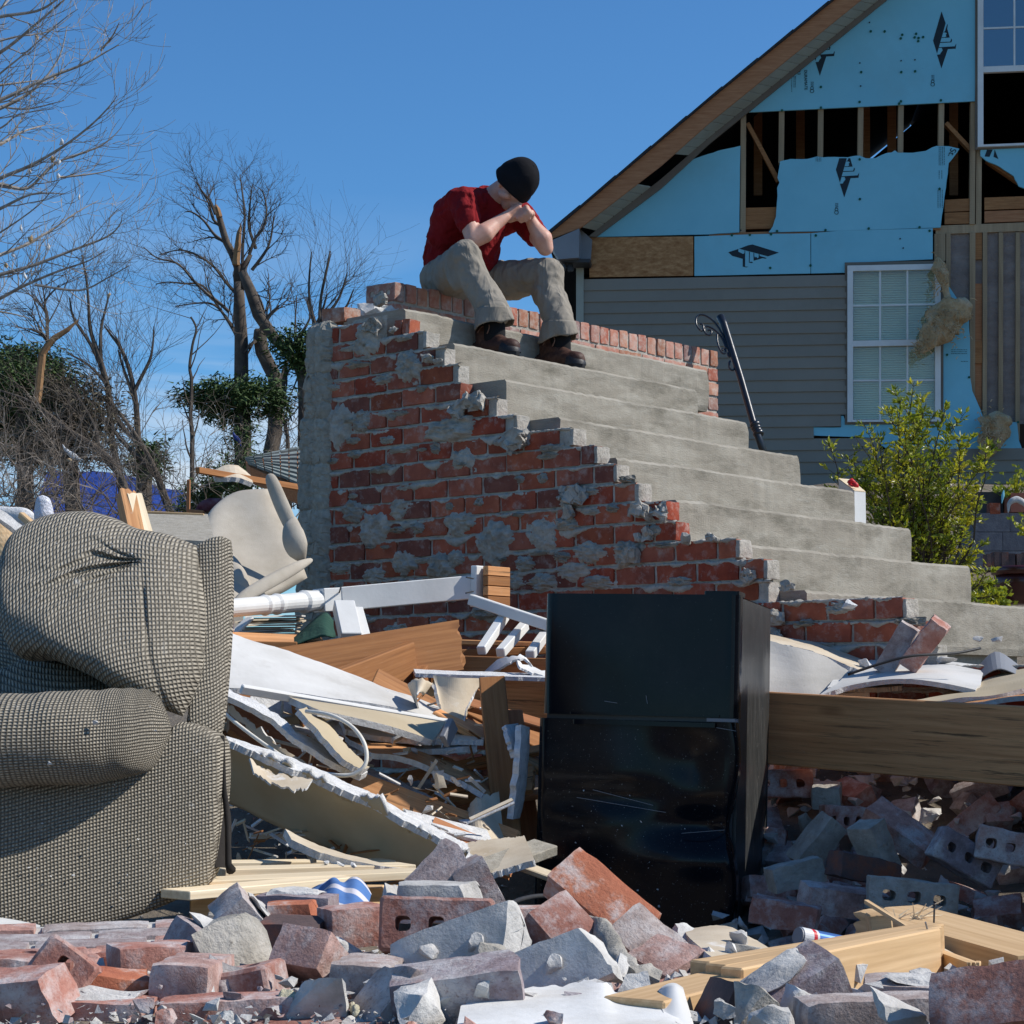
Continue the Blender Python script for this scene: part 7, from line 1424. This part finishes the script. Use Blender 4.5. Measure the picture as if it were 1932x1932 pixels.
# ================================================================ foreground rubble
FB = {}
def fmesh(m, holes, rag, seed, L):
    k = (m, holes, rag, seed % 5, round(L, 2))
    if k not in FB: FB[k] = meshcopy(brickmesh(holes=holes, ragged=rag, seed=200+seed, chips=.0016, bev=.0055, L=.194*L), M_[m])
    return FB[k]
fc = [  # px, py, Y, euler, length, material, holes, ragged, name, label
 (826, 1748, 3.62, (78, 1, -3), 1.0, 'brick_red', True, 0, 'brick', 'dusty red brick with oval holes facing the camera, centre of the heap'),
 (838, 1662, 3.95, (28, -38, 34), .66, 'brick_grey', False, .1, 'brick', 'grey purple brick corner pointing up at the top of the heap'),
 (905, 1690, 3.95, (5, 62, 15), .7, 'brick_grey', False, .15, 'brick', 'brown brick leaning right of the pointed grey brick'),
 (830, 1702, 3.85, (0, 1, 3), .8, 'mortar_light', False, .1, 'mortar_slab', 'flat mortar slab between the pointed brick and the red holed brick'),
 (363, 1852, 3.28, (2, 1, 86), 1.0, 'brick_grey', False, 0, 'brick', 'grey brick standing end on like a cube at lower left'),
 (103, 1858, 3.2, (70, -52, 20), .62, 'brick_red', True, 0, 'brick', 'broken pink brick propped up with a hole at lower left'),
 (290, 1822, 3.4, (0, 0, 25), .7, 'brick_red', False, .1, 'brick', 'red brick half left of the grey cube brick'),
 (405, 1800, 3.55, (15, 20, 40), .8, 'brick_grey', False, .2, 'brick', 'pinkish grey brick behind the grey cube brick'),
 (480, 1765, 3.8, (20, 48, 30), .9, 'brick_grey', False, .1, 'brick', 'mortar faced brick slanting down right under the pallet'),
 (553, 1772, 3.72, (6, 3, -6), .55, 'brick_dark', False, .1, 'brick', 'blackened brick stub with orange broken top'),
 (556, 1738, 3.82, (0, -2, 4), .5, 'brick_orange', False, .1, 'brick', 'orange red brick piece on top of the blackened stub'),
 (560, 1722, 4.0, (0, 1, -8), .75, 'brick_grey', False, 0, 'brick', 'flat grey brick below the blue towel'),
 (598, 1825, 3.42, (8, 33, 70), .8, 'brick_grey', False, 0, 'brick', 'brown brick end tilted like a diamond'),
 (692, 1853, 3.3, (4, 1, 84), .9, 'brick_grey', False, 0, 'brick', 'dark purple brick end facing the camera right of the diamond'),
 (664, 1746, 3.75, (0, -3, 24), .55, 'brick_red', False, .1, 'brick', 'rounded red brick half left of the holed red brick'),
 (872, 1795, 3.38, (72, -20, -8), 1.1, 'mortar_light', False, .05, 'mortar_block', 'big mortar covered brick with two round nubs'),
 (1046, 1838, 3.28, (68, -23, -10), .98, 'mortar_light', False, .05, 'mortar_block', 'pale mortar covered brick with a single nub'),
 (866, 1866, 3.08, (14, -8, -4), .98, 'brick_grey', False, .05, 'brick', 'purple brown brick with two mortar flakes on its face'),
 (1135, 1706, 3.72, (42, 36, -26), 1.0, 'brick_orange', False, 0, 'brick', 'orange red brick sloping down before the fridge'),
 (1092, 1800, 3.5, (32, 44, -28), 1.0, 'brick_red', False, 0, 'brick', 'dusty red brick under the grey mortar ridge'),
 (1226, 1800, 3.55, (38, 38, -22), .75, 'brick_grey', False, .05, 'brick', 'pink and grey brick end below the sloping orange brick'),
 (1050, 1792, 3.8, (3, 1, 5), .8, 'brick_grey', True, 0, 'brick', 'brick lying flat with a hole on top behind the dusty red one'),
 (1745, 1893, 3.22, (6, 2, -8), .95, 'brick_grey', False, 0, 'brick', 'dark brick with mortar on top in front of the wood blocks'),
 (1905, 1898, 2.72, (52, -10, -24), 1.0, 'brick_red', False, 0, 'brick', 'large pale pink brick at the lower right corner'),
 (1470, 1890, 3.1, (16, -30, 14), 1.0, 'brick_grey', False, 0, 'brick', 'grey brick tilted up left of the wood beam'),
 (1640, 1928, 2.9, (0, -2, 4), 1.0, 'brick_grey', False, 0, 'brick', 'flat grey brick cut by the bottom edge at right'),
 (230, 1878, 3.25, (5, 8, 20), .7, 'brick_orange', False, .15, 'brick', 'flat orange red brick piece left of the grey cube brick'),
 (40, 1880, 3.1, (10, -6, -10), .8, 'brick_red', False, .1, 'brick', 'rounded red brick piece at the lower left edge'),
 (740, 1900, 3.1, (20, -50, 10), .7, 'brick_grey', False, .1, 'brick', 'mauve brick piece standing behind the flaked brick'),
 (20, 1845, 3.4, (0, 3, 8), 1.0, 'brick_red', False, 0, 'brick', 'red brick edge at the far left below the masonry slab'),
 (150, 1928, 3.15, (0, 1, -6), 1.1, 'brick_red', False, 0, 'brick', 'long flat brick with white mortar along the bottom left'),
 (430, 1925, 3.1, (0, -2, 6), 1.0, 'brick_red', False, 0, 'brick', 'flat pinkish brick in front of the grey cube brick'),
 (1000, 1745, 4.1, (0, 0, 12), .7, 'brick_grey', False, .1, 'brick', 'pale brick at the foot of the fridge'),
 (1262, 1825, 3.5, (20, -20, 40), .6, 'brick_grey', False, .2, 'brick', 'grey brick shard under the cream slab'),
 (1395, 1918, 3.0, (0, 30, 20), .5, 'brick_dark', False, .1, 'brick', 'dark brick stub under the tilted grey brick'),
]
def lab(o, name, l, c=None): return T(o, l, c or name.replace('_', ' '))
for i, (x, y, Y, e, L, m, h, rg, nm, lb) in enumerate(fc):
    o = place(nm, fmesh(m, h, rg, i, L), W(x, y, Y), eul=e); lab(o, nm, lb, 'brick' if nm == 'brick' else 'mortar')
    if nm == 'mortar_block':
        for k, (lx, lz) in enumerate(((-.045, .005), (.03, -.004)) if 'two' in lb else ((.01, .002),)):
            me = chunkmesh(1200+i+k, .034, .03, .032, n=18, rough=.004, box=.1); me.materials.append(M_['mortar_light']); me.polygons.foreach_set('use_smooth', [True]*len(me.polygons)); q = place('nub', me, (0, 0, 0), parent=o); q.matrix_basis = Matrix.Translation((lx, lz, .036))
    if 'flakes' in lb:
        for k, (lx, lz, s) in enumerate(((-.03, -.005, .055), (.045, .012, .05))):
            me = chunkmesh(1230+k, s, .014, s*.6, n=10, rough=.003); me.materials.append(M_['mortar_light']); q = place('mortar_flake', me, (0, 0, 0), parent=o); q.matrix_basis = Matrix.Translation((lx, -.047, lz))
    if lb.startswith(('mortar faced', 'dark brick with mortar', 'grey brick tilted', 'pinkish grey', 'flat grey brick below', 'long flat')):
        me = chunkmesh(1250+i, .17*L, .085, .02, n=20, rough=.006, box=.8); me.materials.append(M_['mortar_light']); q = place('mortar_crust', me, (0, 0, 0), parent=o); q.matrix_basis = Matrix.Translation((0, 0, .038))
# masonry slab of laid bricks lying flat
ms = thing('masonry_slab', W(170, 1800, 3.6), 'slab of masonry still in courses, lying flat at the left in front of the sofa', 'masonry')
o0 = W(170, 1795, 3.62); RM = Euler((R(3), R(-1.5), R(9))).to_matrix()
for r_ in range(4):
    for c in range(-1, 3):
        x = (c-.5)*.204+(.1 if r_ % 2 else 0); y = r_*.10
        if x < -.31 or x > .30: continue
        hol = r_ == 0; place('brick', fmesh('brick_red' if hol and c < 2 else 'brick_grey', hol, 0, r_*4+c+3, 1), o0+RM @ Vector((x, y, U(-.003, .003)-.035)), RM @ Euler((0, 0, 0)).to_matrix(), parent=ms)
mb = MB(); mb.box(o0+RM @ Vector((0, .16, -.038)), (.6, .40, .056), RM); mb.build('mortar_bed', M_['mortar_light'], ms)
# chunks placed one by one
ck = [(452, 1828, 3.45, .15, .10, .17, 'large grey mortar lump with facets right of the grey cube brick'), (430, 1870, 3.3, .10, .08, .09, 'mortar lump at the foot of the large faceted lump'), (540, 1848, 3.45, .10, .08, .08, 'grey mortar block under the diamond brick'), (610, 1905, 3.1, .13, .09, .09, 'rounded grey mortar lump at the bottom, left of centre'),
      (745, 1842, 3.4, .05, .05, .09, 'small white mortar wedge between two dark bricks'), (790, 1905, 3.0, .10, .06, .09, 'smooth grey mortar wedge left of the flaked brick'), (985, 1790, 3.5, .08, .07, .12, 'pale mortar end right of the two nub block'), (1195, 1862, 3.2, .055, .05, .06, 'light angular stone below the mortar ridge'), (1225, 1850, 3.3, .07, .05, .045, 'rounded grey pebble like lump right of the angular stone'),
      (1180, 1843, 3.35, .07, .05, .04, 'dark grey lump at the end of the mortar ridge'), (1300, 1770, 3.75, .09, .05, .03, 'flat grey chip on the left corner of the cream slab'), (1395, 1772, 3.62, .06, .04, .035, 'grey stone on the top edge of the cream slab'), (1412, 1795, 3.5, .07, .035, .03, 'long grey stone at the right rim of the cream slab'), (1378, 1792, 3.5, .03, .03, .025, 'small round crumb in the middle of the cream slab'),
      (1432, 1832, 3.35, .03, .025, .022, 'little grey stone low on the cream slab'), (1490, 1802, 3.45, .035, .03, .03, 'pale round stone between slab and wood beam'), (1425, 1905, 2.95, .10, .07, .08, 'light mortar lump in front of the tilted grey brick'), (1455, 1925, 2.85, .06, .05, .045, 'bluish round stone at the bottom right of the light lump'), (1505, 1895, 3.0, .06, .05, .065, 'cracked mortar block right of the tilted grey brick'),
      (1555, 1880, 3.15, .06, .05, .04, 'grey stone under the left part of the wood beam'), (1585, 1895, 3.1, .05, .05, .04, 'squarish white stone in the row below the wood beam'), (1625, 1882, 3.2, .06, .05, .045, 'pale stone with crumbled side below the wood beam'), (1752, 1845, 3.3, .05, .045, .035, 'small grey cube of mortar on the dark brick'), (1700, 1925, 2.8, .10, .06, .05, 'rough grey lump at the bottom edge right'),
      (405, 1762, 3.75, .05, .05, .08, 'upright grey mortar shard by the masonry slab'), (255, 1852, 3.4, .05, .04, .06, 'grey mortar piece standing left of the grey cube brick'), (165, 1866, 3.25, .03, .03, .06, 'narrow pale mortar stub right of the propped pink brick'), (740, 1700, 4.0, .06, .05, .07, 'grey chip behind the red holed brick'), (920, 1812, 3.3, .09, .06, .05, 'mortar wedge below the two nub block'), (1330, 1812, 3.5, .06, .05, .04, 'white block under the cream slab'),
      (1130, 1870, 3.15, .05, .04, .03, 'small pale stone above the white plaster'), (650, 1795, 3.6, .07, .06, .05, 'grey mortar lump below the rounded red half')]
for i, (x, y, Y, a, b, c, lb) in enumerate(ck):
    me = chunkmesh(1300+i, a*1.15, b*1.15, c*1.1, n=13, rough=.005, box=.55); me.materials.append(M_['mortar_light' if i % 4 else 'mortar']); T(place('mortar_chunk', me, W(x, y, Y), eul=(U(-25, 25), U(-25, 25), U(0, 90))), lb, 'mortar chunk')
woolly('mortar_ridge', [(1092, 1738, 3.6, 5), (1110, 1740, 3.55, 16), (1135, 1752, 3.5, 20), (1150, 1780, 3.45, 19), (1168, 1810, 3.4, 22), (1190, 1838, 3.36, 24), (1205, 1858, 3.34, 8)], 'mortar', label='squeezed grey mortar ridge curling down over the dusty red brick', cat='mortar', amp=.3, fr=30, n=30, k=40)
# filler: bricks, chunks, crumbs on the mound
fbk = [fmesh(m, h, rg, 40+i, 1) for i, (m, h, rg) in enumerate((('brick_grey', False, .25), ('brick_red', False, .2), ('brick_grey', False, 0), ('brick_red', True, 0), ('brick_grey', True, 0)))]
fch = []
for i in range(10): me = chunkmesh(1400+i, .07, .06, .045, n=12, rough=.006, box=.5); me.materials.append(M_[('mortar_light', 'mortar', 'mortar_light', 'brick_red', 'brick_grey')[i % 5]]); fch.append(me)
r2 = random.Random(77)
def flabel(o, text):
    x, Y = o.location.x, o.location.y; t = x/Y
    return text.format(c=colour_of(o.data), r='at the front edge' if Y < 3.15 else 'in the middle' if Y < 3.7 else 'at the back', w='far left' if t < -.17 else 'left' if t < -.08 else 'left of centre' if t < 0 else 'right of centre' if t < .08 else 'right' if t < .17 else 'far right')
def flab(o, text): o['label'] = flabel(o, text); return o
for k in range(70):
    Y = r2.uniform(2.85, 4.4); x = r2.uniform(-.26, .26)*Y; z = gz(x, Y)+r2.uniform(-.03, .02)-.05*max(0, min(1, (3.3-Y)/.4))
    if x > .07*Y and Y > 3.8: continue
    flab(T(place('brick', r2.choice(fbk), (x, Y, z), eul=(r2.uniform(-14, 14), r2.uniform(-14, 14), r2.uniform(-40, 40))), 'x', 'brick', 'bricks bedded in the front heap'), 'dusty {c} broken brick bedded {r} of the front heap, {w}')
for k in range(150):
    Y = r2.uniform(2.8, 4.6); x = r2.uniform(-.26, .26)*Y; s_ = r2.uniform(.3, 1); T(place('mortar_chunk', r2.choice(fch), (x, Y, gz(x, Y)+r2.uniform(.0, .05)), eul=(r2.uniform(0, 180), r2.uniform(0, 180), r2.uniform(0, 180)), scale=(s_, s_, s_)), 'x', 'mortar chunk', 'chunks scattered over the front heap').__setitem__('label', flabel(col.objects[-1], 'small {c} chunk lying {r} of the front heap, {w}'))
mb = MB(); mb2 = MB()
for k in range(16000):
    Y = r2.uniform(2.6, 4.6) if k % 3 else r2.uniform(4.5, 8); x = r2.uniform(-.27, .27)*Y; s_ = .0022+.010*r2.random()**3*(1 if Y < 5 else 1.6); c = Vector((x, Y, gz(x, Y)+s_*.3+r2.uniform(0, .03)*(Y < 4.4)))
    pts = [c+Vector((r2.uniform(-1, 1), r2.uniform(-1, 1), r2.uniform(-.7, .7)))*s_ for _ in range(4)]; (mb if k % 4 else mb2).add(pts, [(0, 1, 2), (0, 2, 3), (0, 3, 1), (1, 3, 2)])
mb3 = MB()
for k in range(1900):
    Y = r2.uniform(2.75, 4.5); x = r2.uniform(-.26, .26)*Y; c = Vector((x, Y, gz(x, Y)+r2.uniform(-.01, .055)-.05*max(0, min(1, (3.2-Y)/.4)))); s_ = .005+.020*r2.random()**2.5
    mb3.cap_hull([c+Vector((r2.uniform(-1, 1), r2.uniform(-1, 1), r2.uniform(-.7, .7)))*s_ for _ in range(9)], k % 3 == 0)
mb3.build('crushed_rubble', [M_['mortar_light'], M_['brick_grey']], label='crushed brick and mortar bits filling the gaps of the front heap', cat='rubble', kind='stuff')
mb.build('gravel', M_['mortar_light'], label='fine gravel of crushed mortar covering the ground', cat='gravel', kind='stuff'); mb2.build('gravel', M_['brick_red'], label='fine red crumbs of crushed brick over the ground', cat='gravel', kind='stuff')
# wood at the lower right
wb = thing('wood_beam', W(1600, 1830, 3.5), 'thick new timber header nailed from planks, its cut end towards the right', 'timber')
for k in range(3): board('plank', W(1380, 1886, 3.2)+Vector((-.02*k, .0405*k, 0)), W(1757, 1802, 3.72)+Vector((.012*k, .0405*k, 0)), .040, .095, M_['pine'], parent=wb)
mb = MB()
for (x, y, a, b) in ((1752, 1762, -6, -22), (1570, 1800, 2, -6)): mb.tube([W(x, y, 3.7), W(x+a, y+b, 3.68)], .0016, 5)
mb.build('nail', M_['alu'], wb)
lb2 = thing('split_board', W(1800, 1790, 4.0), 'long split pine board running out at the right edge behind the timber header', 'board')
board('plank', W(1990, 1822, 3.72), W(1668, 1732, 4.25), .15, .045, M_['pine'], parent=lb2, broken=.05, up=(0, -.10, 1)); board('plank', W(1990, 1840, 3.68), W(1700, 1757, 4.15), .04, .06, M_['pine'], parent=lb2, broken=.03)
mb = MB(); mb.tube([W(1762, 1742, 4.0), W(1763, 1708, 4.0)], .0018, 5); mb.tube([W(1763, 1709, 4.0), W(1763, 1706, 4.0)], .0035, 6); mb.build('nail', M_['fix'], lb2)
for k in range(22):
    p = W(U(1675, 1740), U(1725, 1750), 4.1); mb = MB(); mb.tube([p, p+Vector((U(-.03, .06), U(-.03, .03), U(-.01, .035)))], [.0022, .0006], 4); mb.build('splinter', M_['pale'], lb2)
T(board('splinter_stick', W(1634, 1701, 4.0), W(1716, 1752, 3.8), .008, .007, M_['pine'], broken=.01), 'thin splintered stick pointing up left over the timber header', 'stick')
T(board('wood_block', W(1637, 1742, 4.0), W(1680, 1738, 4.0), .05, .035, M_['pine']), 'small wood block with a nail head behind the timber header', 'wood block')
mb = MB(); mb.tube([W(1655, 1731, 3.98), W(1655, 1727, 3.98)], [.002, .0055], 8); T(mb.build('nail', M_['alu']), 'single nail standing in the small wood block', 'nail')
T(board('wood_offcut', W(1762, 1792, 3.9), W(1845, 1836, 3.6), .03, .012, M_['pale']), 'pale narrow offcut sloping right of the header end', 'offcut'); T(board('wood_offcut', W(1760, 1812, 3.85), W(1838, 1842, 3.6), .02, .045, M_['pine'], broken=.01), 'orange curved offcut below the pale narrow one', 'offcut')
T(board('wood_offcut', W(1836, 1838, 3.7), W(1846, 1816, 3.75), .01, .008, M_['pine']), 'tiny stick upright at the tip of the orange offcut', 'stick'); T(board('wood_offcut', W(1690, 1864, 3.35), W(1835, 1860, 3.4), .05, .012, M_['pale']), 'flat pale strip lying behind the dark brick at right', 'offcut')
T(board('brown_block', W(1195, 1932, 3.0), W(1385, 1880, 3.25), .10, .07, M_['pine']), 'rough pine block half buried under the white plaster curl', 'wood block'); T(board('wood_offcut', W(1285, 1852, 3.4), W(1330, 1842, 3.4), .04, .012, M_['pale']), 'short pale offcut under the cream slab', 'offcut')
# cream slab, plaster
T(sheet('drywall_slab', [(1292, 1772, 3.78), (1330, 1764, 3.8), (1375, 1764, 3.8), (1420, 1788, 3.7), (1462, 1812, 3.6), (1500, 1842, 3.5)], [(1320, 1806, 3.5), (1345, 1826, 3.4), (1375, 1846, 3.33), (1400, 1862, 3.28), (1425, 1878, 3.22), (1452, 1868, 3.25)], [M_['paper'], M_['gypsum']], th=.028, nu=40, nv=14, jag=.008, jagE=.02, bump=.006), 'cream faced drywall slab with crumbled right end lying before the fridge', 'drywall')
T(sheet('plaster_sheet', [(870, 1905, 3.02), (950, 1880, 3.1), (1060, 1868, 3.15), (1130, 1858, 3.15), (1160, 1880, 3.1), (1240, 1882, 3.1), (1275, 1915, 3.0)], [(860, 1960, 2.8), (950, 1960, 2.8), (1060, 1960, 2.8), (1130, 1960, 2.8), (1180, 1960, 2.8), (1240, 1960, 2.8), (1290, 1960, 2.8)], [M_['plaster'], M_['gypsum']], th=.012, nu=80, nv=12, jagA=.028, bump=.02), 'bright white broken plaster sheet along the bottom centre', 'plaster')
T(sheet('plaster_curl', [(1240, 1876, 3.08), (1256, 1862, 3.06), (1272, 1858, 3.05), (1286, 1866, 3.06)], [(1250, 1915, 2.95), (1272, 1940, 2.9), (1290, 1955, 2.88), (1316, 1965, 2.87)], [M_['white'], M_['gypsum']], th=.006, nu=16, nv=14, bump=.01, smooth=True), 'curled white plaster strip standing right of the plaster sheet', 'plaster')
T(sheet('white_vent', [(-40, 1728, 4.35), (30, 1738, 4.35), (76, 1748, 4.3)], [(-40, 1748, 4.2), (30, 1756, 4.2), (74, 1760, 4.2)], [M_['white'], M_['gypsum']], th=.006, nu=12, nv=3), 'white slotted plastic strip at the left edge under the sofa', 'strip')
# can, insulation tufts
M_['canblue'] = mat('can_blue', [(.05, .13, .36), (.08, .19, .45)], rough=.35, bump=0, metal=.3); M_['canwhite'] = mat('can_white', [(.62, .62, .62), (.72, .72, .72)], rough=.35, bump=0); M_['canred'] = mat('can_red', [(.5, .02, .03), (.6, .03, .04)], rough=.35, bump=0)
can = thing('drink_can', W(1540, 1785, 4.4), 'small blue can with white band and red stripe lying behind the timber header', 'can')
a, b = W(1505, 1766, 4.35), W(1612, 1788, 4.42); r_ = .0195
for (t0, t1, m, nm, k) in ((.0, .03, 'alu', 'rim', .92), (.03, .13, 'canwhite', 'white_band', 1), (.13, .19, 'canwhite', 'white_band', 1), (.19, .25, 'canred', 'red_stripe', 1.003), (.25, .29, 'canwhite', 'white_band', 1), (.29, .94, 'canblue', 'can_body', 1), (.94, 1, 'alu', 'can_end', .85)):
    mb = MB(); mb.tube([a.lerp(b, t0), a.lerp(b, t1)], r_*k, 24); mb.build(nm, M_[m], can, smooth=False)
mb = MB(); q = a.lerp(b, .36)+Vector((0, -r_*.86, r_*.55)); mb.bar(q, q+(b-a).normalized()*.012, .006, .001, (0, -.8, .6)); mb.build('printed_square', M_['canwhite'], can)
M_['wool'] = mat('cream_wool', [(.62, .56, .38), (.75, .70, .52)], scale=14, rough=1, bump=1, bscale=70, bdist=.02)
woolly('insulation_tuft', [(498, 1905, 3.1, 6), (520, 1900, 3.08, 20), (545, 1898, 3.08, 22), (572, 1888, 3.1, 12), (590, 1884, 3.1, 3)], 'wool', label='fluffy cream insulation tuft at the bottom left of centre', cat='insulation', amp=.5, fr=40)
woolly('insulation_tuft', [(650, 1910, 3.1, 4), (662, 1900, 3.1, 9), (672, 1912, 3.05, 8), (668, 1922, 3.05, 3)], 'wool', label='small cream insulation tuft beneath the dark purple brick end', cat='insulation', amp=.6, fr=50)
woolly('mortar_bead', [(225, 1832, 3.45, 3), (270, 1828, 3.45, 7), (320, 1826, 3.45, 8), (350, 1832, 3.45, 4)], 'mortar_light', label='white mortar bead along the right front of the masonry slab', cat='mortar', amp=.3, fr=40)
